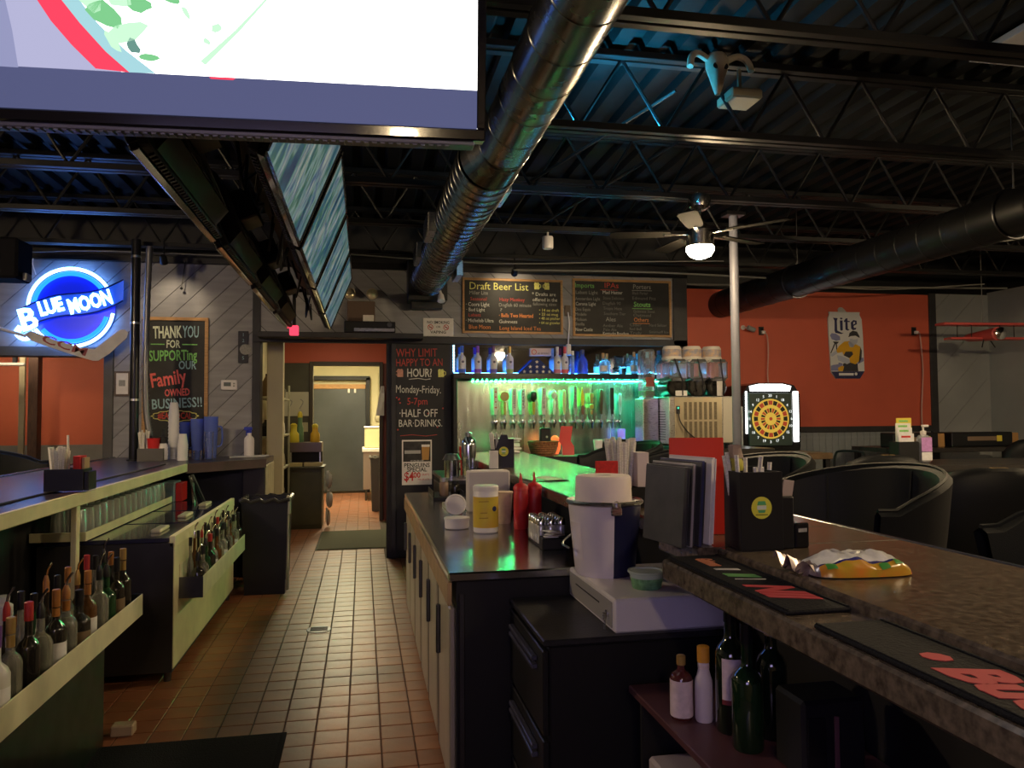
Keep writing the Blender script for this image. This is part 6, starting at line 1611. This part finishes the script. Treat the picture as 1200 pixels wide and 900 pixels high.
for i, (b_, c_, h_, r_) in enumerate(far_list):
    y = 4.90 + i * .112
    bottle((-.962 + (.003 if i % 2 else -.003), y, .452), h_, r_, bodies[b_], capd[c_], '%s bottle from the viewer in the far rail, %s glass, %s cap' % (ORD[i], b_, c_), GF, neck=.38, nr=.34, pourer=(i % 2 == 0), band=LBW if i in (4, 7, 11) else None, bandpos=(.1, .4))

for i in range(14):
    b_, c_ = [('dark', 'black'), ('clear', 'amber'), ('amber', 'gold'), ('dark', 'red'), ('clear', 'black'), ('green', 'black'), ('dark', 'amber')][i % 7]
    bottle((-1.119, 2.44 + i * .104, .592), [.33, .30, .34, .32][i % 4], .024, bodies[b_], capd[c_], '%s bottle from the viewer in the back row of the near rail, %s glass' % (ORD[i], b_), 'back row bottles in the near rail', neck=.38, nr=.42, pourer=(i % 3 == 0), cap_h=.06)
for i in range(13):
    b_, c_ = [('clear', 'black'), ('amber', 'silver'), ('dark', 'black'), ('clear', 'red'), ('green', 'black')][i % 5]
    bottle((-1.02, 4.96 + i * .11, .452), [.32, .35, .33][i % 3], .018, bodies[b_], capd[c_], '%s slim bottle from the viewer in the back row of the far rail' % ORD[i], 'back row bottles in the far rail', neck=.38, nr=.5, pourer=(i % 2 == 1), cap_h=.05)

# ice bin with covers
ib = thing('ice_bin', 'steel ice bin cabinet under the left bar with pale front panel', 'ice bin', (-1.42, 4.68, 0))
MB().box(-.34, .365, 0, 2.05, .06, .785).build('body', mat('dark_bin_side', (.028, .026, .026), .45, noise=.3, scale=5), ib)
MB().box(.365, .372, 0, 2.05, .08, .78, .002).build('front_panel', mat('pale_front_panel', (.68, .64, .40), .5, metal=.1, noise=.15, scale=4), ib)
MB().box(.345, .375, 0, 2.05, .76, .825, .003).build('front_rim', EDGE, ib)
LIDM = mat('dark_lid_blue_sheen', (.03, .03, .07), .14, coat=.3)  # blue sheen of the dark covers is put into the colour
for k in range(3):
    l_ = MB().box(-.32, .34, .02 + k * .68, .66 + k * .68, .785, .81, .004).build('cover', LIDM, ib)
    MB().box(.18, .24, .24 + k * .68, .46 + k * .68, .81, .83, .006).build('grip', EDGE, l_)
for sx in (-.3, .33):
    for sy in (.05, 2.0): MB().lathe([(.02, 0), (.025, .06)], 10, at=(sx, sy, 0)).build('foot', STEEL_DARK, ib)
gn = thing('soda_gun', 'steel bracket arm leaning on the ice bin below the bar end', 'bracket', (-1.32, 6.55, .81))
MB().tube([(.10, -.1, .0), (-.03, .05, .22)], .012, 8).build('arm', STEEL_DARK, gn); MB().tube([(.0, -.02, .0), (-.03, .05, .20)], .012, 8).build('prop', STEEL, gn); MB().tube([(.04, -.1, .0), (-.06, .08, .21)], .008, 8).build('rod', STEEL, gn)

# glass rack with upturned glasses under the bar top
gr = thing('glass_rack', 'pale edged shelf of upturned glasses under the left bar top', 'rack', (-1.66, 4.66, .815))
MB().box(-.13, .15, 0, 1.95, 0, .012, .002).build('shelf', BLACK_PLASTIC, gr)
MB().box(.15, .158, .0, 1.95, 0, .05, .002).build('front_lip', EDGE, gr)
MB().box(-.13, .158, -.008, 0, 0, .05, .002).build('end_lip', EDGE, gr)
gl0 = None
for j in range(15):
    for i in range(2):
        loc = (-1.565 - i * .11 + .0, 4.73 + j * .125, .828)
        if gl0 is None:
            gl0 = thing('rack_glass', 'upturned clear glass on the shelf under the left bar', 'glass', loc, group='upturned glasses under the left bar')
            MB().lathe([(.045, 0), (.043, .004), (.036, .15), (.034, .155), (.0, .155)], 14).build('tumbler', mat('rack_glass', (.80, .82, .78), .05, trans=.7, coat=.3), gl0)
            MB().lathe([(.047, 0), (.047, .005)], 14).build('rim', GLASS_CLEAR, gl0)
        else:
            dup(gl0, loc, 'upturned clear glass on the shelf under the left bar')
tag(MB().box(-1.60, -1.50, 6.66, 6.9, .81, .97, .004).build('blue_red_carton', mat('blue_carton', (.10, .20, .28), .5, color2=(.30, .35, .38), scale=14)), 'pale blue carton at the far end of the glass shelf', 'carton')
tag(MB().box(-1.498, -1.45, 6.70, 6.9, .81, .96, .004).build('red_carton', RED_PLASTIC), 'red carton beside the blue carton under the left bar', 'carton')

# trash bin
def trash(x0, x1, y0, y1, h, lab, liner, m=BLACK_PLASTIC):
    t = thing('trash_bin', lab, 'trash bin', ((x0 + x1) / 2, (y0 + y1) / 2, 0))
    w, d = (x1 - x0) / 2, (y1 - y0) / 2
    def rect(s, z): return [(-w * s, -d * s, z), (w * s, -d * s, z), (w * s, d * s, z), (-w * s, d * s, z)]
    MB().grid([rect(.86, 0), rect(1.0, h), rect(.96, h), rect(.90, .12)], True).poly(rect(.90, .12)).poly(rect(.86, 0)[::-1]).build('bin_body', m, t, angle=.4)
    rim = MB()
    pts = []
    for k in range(41):
        f = k / 40 * 4
        q = rect(1.02, h)
        a, b = q[int(f) % 4], q[(int(f) + 1) % 4]
        fr_ = f - int(f)
        pts.append((a[0] + (b[0] - a[0]) * fr_, a[1] + (b[1] - a[1]) * fr_, h - .012 + .014 * math.sin(k * 2.1)))
    MB().tube(pts, .016, 6).build('liner_edge', liner, t)
    return t
LIN = mat('liner_pale', (.40, .38, .30), .45, bump=.4, bscale=50)
trash(-1.0, -.62, 6.78, 7.20, .80, 'black trash bin at the end of the left bar with pale liner edge', mat('liner_dark', (.03, .03, .03), .3))
tag(MB().box(-.635, -.612, 6.80, 6.83, .03, .83, .008).box(-.64, -.60, 6.79, 6.85, .66, .82, .012).build('liner_strip', LIN), 'pale hanging edge of a bin liner on the black trash bin', 'bin liner')

# floor mats and drain
fm1 = thing('floor_mat', 'dark ribbed floor mat at the bottom left of the aisle', 'floor mat', (-.80, 3.2, 0))
MB().box(-.42, .43, -.62, .62, .0, .012, .004).build('mat', RUBBER, fm1); MB().box(-.44, .45, -.64, .64, 0, .006, .002).build('border', RUBBER, fm1)
fm2 = thing('floor_mat', 'olive floor mat in front of the kitchen doorway', 'floor mat', (-.03, 9.55, 0))
MB().box(-.47, .50, -.65, .72, 0, .012, .004).build('mat', mat('olive_mat', (.085, .085, .045), .9, bump=.4, bscale=200), fm2); MB().box(-.49, .52, -.67, .74, 0, .006, .002).build('border', mat('olive_border', (.05, .05, .03), .8), fm2)
dn = thing('floor_drain', 'small round metal floor drain in the tiles', 'drain', (-.30, 5.62, .0))
MB().lathe([(.085, 0), (.085, .004), (.0, .004)], 20).build('plate', STEEL_DARK, dn)
for k in range(5): MB().box(-.06, .06, -.045 + k * .022, -.037 + k * .022, .004, .006).build('slot', BLACK, dn)
tag(MB().box(-1.16, -1.06, 3.95, 4.02, 0, .05, .006).build('scrap_card', mat('scrap_tan', (.4, .3, .2), .8)), 'small tan scrap of card on the floor under the near rail', 'scrap')

# ================================================================== side room, passage and kitchen
sd = thing('door_frame_post', 'dark upright door post seen through the left opening', 'door post', (-3.62, 9.5, 0))
MB().box(-.05, .05, -.06, .06, 0, 2.6, .004).build('post', WOOD_DARK, sd); MB().box(-.16, -.10, -.02, .02, 0, 2.6, .004).build('pale_edge', mat('tan_edge', (.32, .26, .15), .5), sd)
tl = thing('tube_light', 'white tube light hanging in the side room', 'lamp', (-3.6, 9.15, 2.42))
MB().box(-.9, .25, -.06, .06, 0, .05, .008).build('housing', WHITE_PLASTIC, tl)
for k in (-.03, .03): MB().tube([(-.85, k, -.012), (.2, k, -.012)], .014, 8).build('tube', glow('side_room_tube', (1, .82, .58), SIDE_ROOM), tl)
MB().tube([(-.6, 0, .05), (-.6, 0, 1.2)], .004, 5).tube([(.0, 0, .05), (.0, 0, 1.2)], .004, 5).build('chain', STEEL_DARK, tl)
ba = thing('wall_bar', 'pale horizontal bar inside the left opening', 'bar', (-3.75, 9.3, 2.07))
MB().box(-.5, .10, -.02, .02, 0, .035, .006).build('bar', mat('pale_bar', (.5, .48, .42), .4), ba)
MB().box(-.02, .02, -.015, .015, .035, .30).build('stem', STEEL_DARK, ba)

def panel_light(x, y, z, w, d, lab, s):
    t = thing('ceiling_light', lab, 'ceiling light', (x, y, z))
    MB().box(-w - .03, w + .03, -d - .03, d + .03, 0, .05, .006).build('frame', WHITE_PLASTIC, t)
    MB().box(-w, w, -d, d, -.012, 0, .003).build('diffuser', glow('kitchen_diffuser_%d' % int(y), (1.0, .86, .52), s), t)
panel_light(-.30, 9.75, 2.70, .28, .5, 'fluorescent ceiling panel in the kitchen passage', KITCHEN * .14)
panel_light(-.30, 13.3, 2.70, .3, .7, 'fluorescent ceiling panel in the kitchen', KITCHEN)

cart = thing('kitchen_cart', 'olive dark cabinet cart inside the kitchen doorway', 'cart', (-.735, 10.86, 0))
OL = mat('olive_cabinet', (.085, .08, .045), .45, noise=.15, scale=4)
MB().box(-.215, .20, -.25, .28, 0, .80, .006).build('body', OL, cart); MB().box(-.25, .23, -.28, .29, .80, .825, .004).build('top', OL, cart)
MB().box(-.20, .185, -.256, -.25, .05, .75, .003).build('door', OL, cart)
ap = thing('warmer', 'brown steel warmer box on the kitchen cart', 'appliance', (-.755, 10.86, .825))
MB().box(-.20, .21, -.18, .22, .19, .32, .006).build('hood', mat('warmer_brown', (.16, .12, .12), .35, metal=.5), ap)
MB().box(-.20, .21, .0, .22, .05, .19).build('interior', BLACK, ap)
for s in (-.19, .19): MB().box(s - .01, s + .01, -.17, -.15, .05, .19).build('leg', STEEL, ap)
MB().box(-.21, -.04, -.19, .2, 0, .05, .006).build('pan', mat('pan_tan', (.5, .4, .2), .4), ap); MB().box(-.02, .21, -.19, .2, 0, .05, .006).build('pan', mat('pan_tan'), ap)
for x, y, h, r, m, lab in [(-.92, 10.82, .26, .068, mat('mustard', (.62, .50, .04), .45), 'yellow squeeze bottle at the left on the warmer'), (-.64, 10.84, .25, .062, mat('mustard_orange', (.62, .36, .03), .45), 'orange yellow squeeze bottle at the right on the warmer'), (-.85, 10.98, .42, .05, mat('green_bottle', (.12, .22, .12), .4), 'tall green bottle with yellow top on the warmer')]:
    t = thing('squeeze_bottle', lab, 'squeeze bottle', (x, y, 1.145))
    MB().lathe([(r, 0), (r * 1.05, .01), (r, h * .45), (r * .62, h * .58), (r * .62, h * .8)], 16).build('bottle_body', m, t)
    MB().lathe([(r * .65, h * .8), (r * .66, h * .92), (r * .3, h), (0, h)], 14).build('cap', mat('mustard'), t)
for k, (x, z, r, lab) in enumerate([(-.45, .62, .07, 'white towel hanging on the right of the kitchen cart, upper'), (-.44, .36, .075, 'white towel bundle low on the right of the kitchen cart'), (-.46, .12, .05, 'white towel end near the floor by the kitchen cart')]):
    t = thing('towel', lab, 'towel', (x, 10.72, z))
    MB().grid([[((r + .015 * math.sin(i * 2 + zz * 30)) * math.cos(2 * PI * i / 12) * s * .6, (r + .012 * math.sin(i * 3)) * math.sin(2 * PI * i / 12) * s, zz) for i in range(12)] for s, zz in ((.2, -.10), (.8, -.07), (1.0, 0), (.85, .08), (.3, .12))], True).build('cloth', mat('towel_white', (.62, .60, .56), .85), t)
    MB().box(-.03, .0, -.01, .01, .10, .14).build('loop', PAPER, t)
pc = thing('framed_picture', 'pale sheet with sketches on the brown kitchen wall', 'picture', (-.925, 11.2, 1.50))
MB().box(-.175, .175, -.012, 0, 0, .34, .003).build('sheet', mat('sheet_cream', (.55, .52, .42), .7), pc)
for k in range(2): MB().tube(smooth_path([(-.1 + k * .15, -.0135, .1), (-.05 + k * .15, -.0135, .2), (-.1 + k * .16, -.0135, .24)], 4), .006, 5).build('sketch', CGR, pc)
sw = thing('light_switch', 'cream switch plate on the brown kitchen wall', 'switch', (-.80, 11.2, 1.28))
MB().box(-.04, .04, -.008, 0, 0, .13, .003).build('plate', mat('switch_cream', (.5, .45, .3), .5), sw); MB().box(-.008, .008, -.014, -.008, .055, .075).build('toggle', mat('switch_cream'), sw)

rk = thing('storage_rack', 'pale shelf rack with supplies along the left of the passage', 'rack', (-1.08, 9.7, 0))
PALE = mat('pale_rack', (.42, .40, .28), .5, noise=.15)
for sx in (-.12, .13):
    for sy in (-.7, .75): MB().box(sx - .012, sx + .012, sy - .012, sy + .012, 0, 1.9, .002).build('upright', PALE, rk)
for z in (.4, .85, 1.25, 1.7): MB().box(-.13, .14, -.71, .76, z, z + .025, .003).build('shelf', PALE, rk)
rg = random.Random(12)
kinds = [('paper bundle', mat('bundle_tan', (.40, .33, .22), .8)), ('white jug', WHITE_PLASTIC), ('dark canister', BLACK_PLASTIC), ('brown sack', mat('sack_brown', (.22, .14, .08), .8))]
n = 0
for si, z in enumerate((.425, .875, 1.275, 1.725)):
    for k in range(4):
        kn, m = kinds[(k + si) % 4]
        y = 9.12 + k * .36
        h = rg.uniform(.16, .27); r = rg.uniform(.07, .10)
        t = thing('supply_item', '%s on the %s shelf up of the passage rack, %s along' % (kn, ORD[si], ORD[k]), 'supplies', (-1.06, y, z))
        MB().lathe([(r * .9, 0), (r, .02), (r * rg.uniform(.85, 1.05), h * .7), (r * .55, h * .9), (r * .4, h)], 12).build('body', m, t)
        MB().lathe([(r * .42, h), (r * .42, h + .02), (0, h + .022)], 10).build('top', PAPER if k % 2 else WOOD_DARK, t)

su = thing('sink_cabinet', 'pinkish steel sink cabinet at the right of the kitchen', 'sink cabinet', (.31, 14.2, 0))
MB().box(-.30, .30, -.35, .5, .20, .86, .006).build('body', mat('cabinet_taupe', (.30, .24, .21), .4, metal=.3), su); MB().box(-.32, .30, -.37, .5, .86, .92, .006).build('top', WHITE_PLASTIC, su)
for sx in (-.25, .25): MB().lathe([(.02, 0), (.02, .2)], 8, at=(sx, -.3, 0)).build('leg', STEEL_DARK, su)
jb = thing('pale_canister', 'pale yellow square container on the kitchen sink cabinet', 'container', (.16, 14.1, .92))
MB().box(-.13, .16, -.12, .12, 0, .36, .02).build('tub', mat('pale_yellow', (.55, .54, .32), .4), jb); MB().box(-.14, .17, -.13, .13, .36, .39, .01).build('lid', WHITE_PLASTIC, jb)
trash(.12, .46, 12.3, 12.7, .85, 'grey trash bin at the right of the kitchen doorway', mat('grey_rim', (.25, .25, .23), .5), mat('grey_bin', (.14, .14, .13), .5))
fx = thing('refrigerator_side', 'tall brown appliance side at the right of the kitchen', 'appliance', (.46, 11.75, 0))
MB().box(-.12, .15, -.28, .3, 0, 1.35, .01).build('case', mat('appliance_brown', (.12, .10, .08), .4), fx); MB().box(-.124, -.12, -.2, -.1, .9, 1.25, .002).build('door_strip', mat('green_strip', (.06, .30, .12), .5), fx)
wt = thing('white_cloth', 'white cloth hanging at the right edge of the kitchen doorway', 'cloth', (.27, 11.1, 1.50))
MB().grid([[(-.12 * f * (1 - .6 * z / .42) + .03, .02 * math.sin(z * 20 + f * 5), z) for f in (0, .33, .66, 1.0)] for z in (0, .1, .2, .32, .42)]).grid([[(-.12 * f * (1 - .6 * z / .42) + .03, .012 + .02 * math.sin(z * 20 + f * 5), z) for f in (0, .33, .66, 1.0)] for z in (0, .1, .2, .32, .42)]).build('cloth', mat('towel_white'), wt)
rd = thing('wall_bell', 'small round cream bell with cord on the kitchen wall', 'bell', (.30, 15.49, 1.45))
MB().lathe([(.07, 0), (.07, .02), (.03, .04), (0, .04)], 16, M=Matrix.Rotation(PI / 2, 4, 'X')).build('dome', mat('switch_cream'), rd); MB().tube([(0, -.01, .06), (0, -.01, .9)], .008, 6).build('conduit', mat('switch_cream'), rd)

# added: lavender screen behind the viewer, and spot lamps that wash the boards
ft = thing('television', 'wide television on the front wall behind the viewer', 'television', (-1.5, -2.92, 1.6))
MB().box(-.95, .95, -.05, .03, 0, 1.1, .01).build('case', BLACK_PLASTIC, ft); MB().box(-.92, .92, .03, .034, .03, 1.07).build('screen', glow('lavender_fill_screen', (.62, .50, 1.0), 4.0), ft)

def wash(loc, target, energy, size, lab, color=(1, .78, .48)):  # spot lamps added for the warm halos over the boards
    t = thing('spot_lamp', lab, 'spot lamp', loc)
    d = Vector(target) - Vector(loc)
    q = d.to_track_quat('-Z', 'Y')
    M_ = q.to_matrix().to_4x4()
    MB().lathe([(.02, .07), (.032, .05), (.036, -.02), (.032, -.02), (.0, .0)], 14, M=M_).build('can', BLACK, t)
    MB().tube([(0, 0, .03), (0, 0, .22)], .008, 6).build('stem', BLACK, t)
    ld_ = bpy.data.lights.new('spot', 'SPOT'); ld_.energy = energy; ld_.spot_size = R(size); ld_.spot_blend = .8; ld_.color = color; ld_.shadow_soft_size = .02
    lo = bpy.data.objects.new('beam', ld_); COL.objects.link(lo); lo.parent = t
    lo.matrix_local = Matrix.Translation(d.normalized() * .04) @ M_
wash((1.55, 7.80, 2.98), (1.58, 8.28, 2.80), 7, 95, 'small black spot lamp washing the beer list board')
wash((-1.86, 7.75, 2.98), (-1.88, 8.28, 2.55), 8, 80, 'small black spot lamp washing the thank you board')
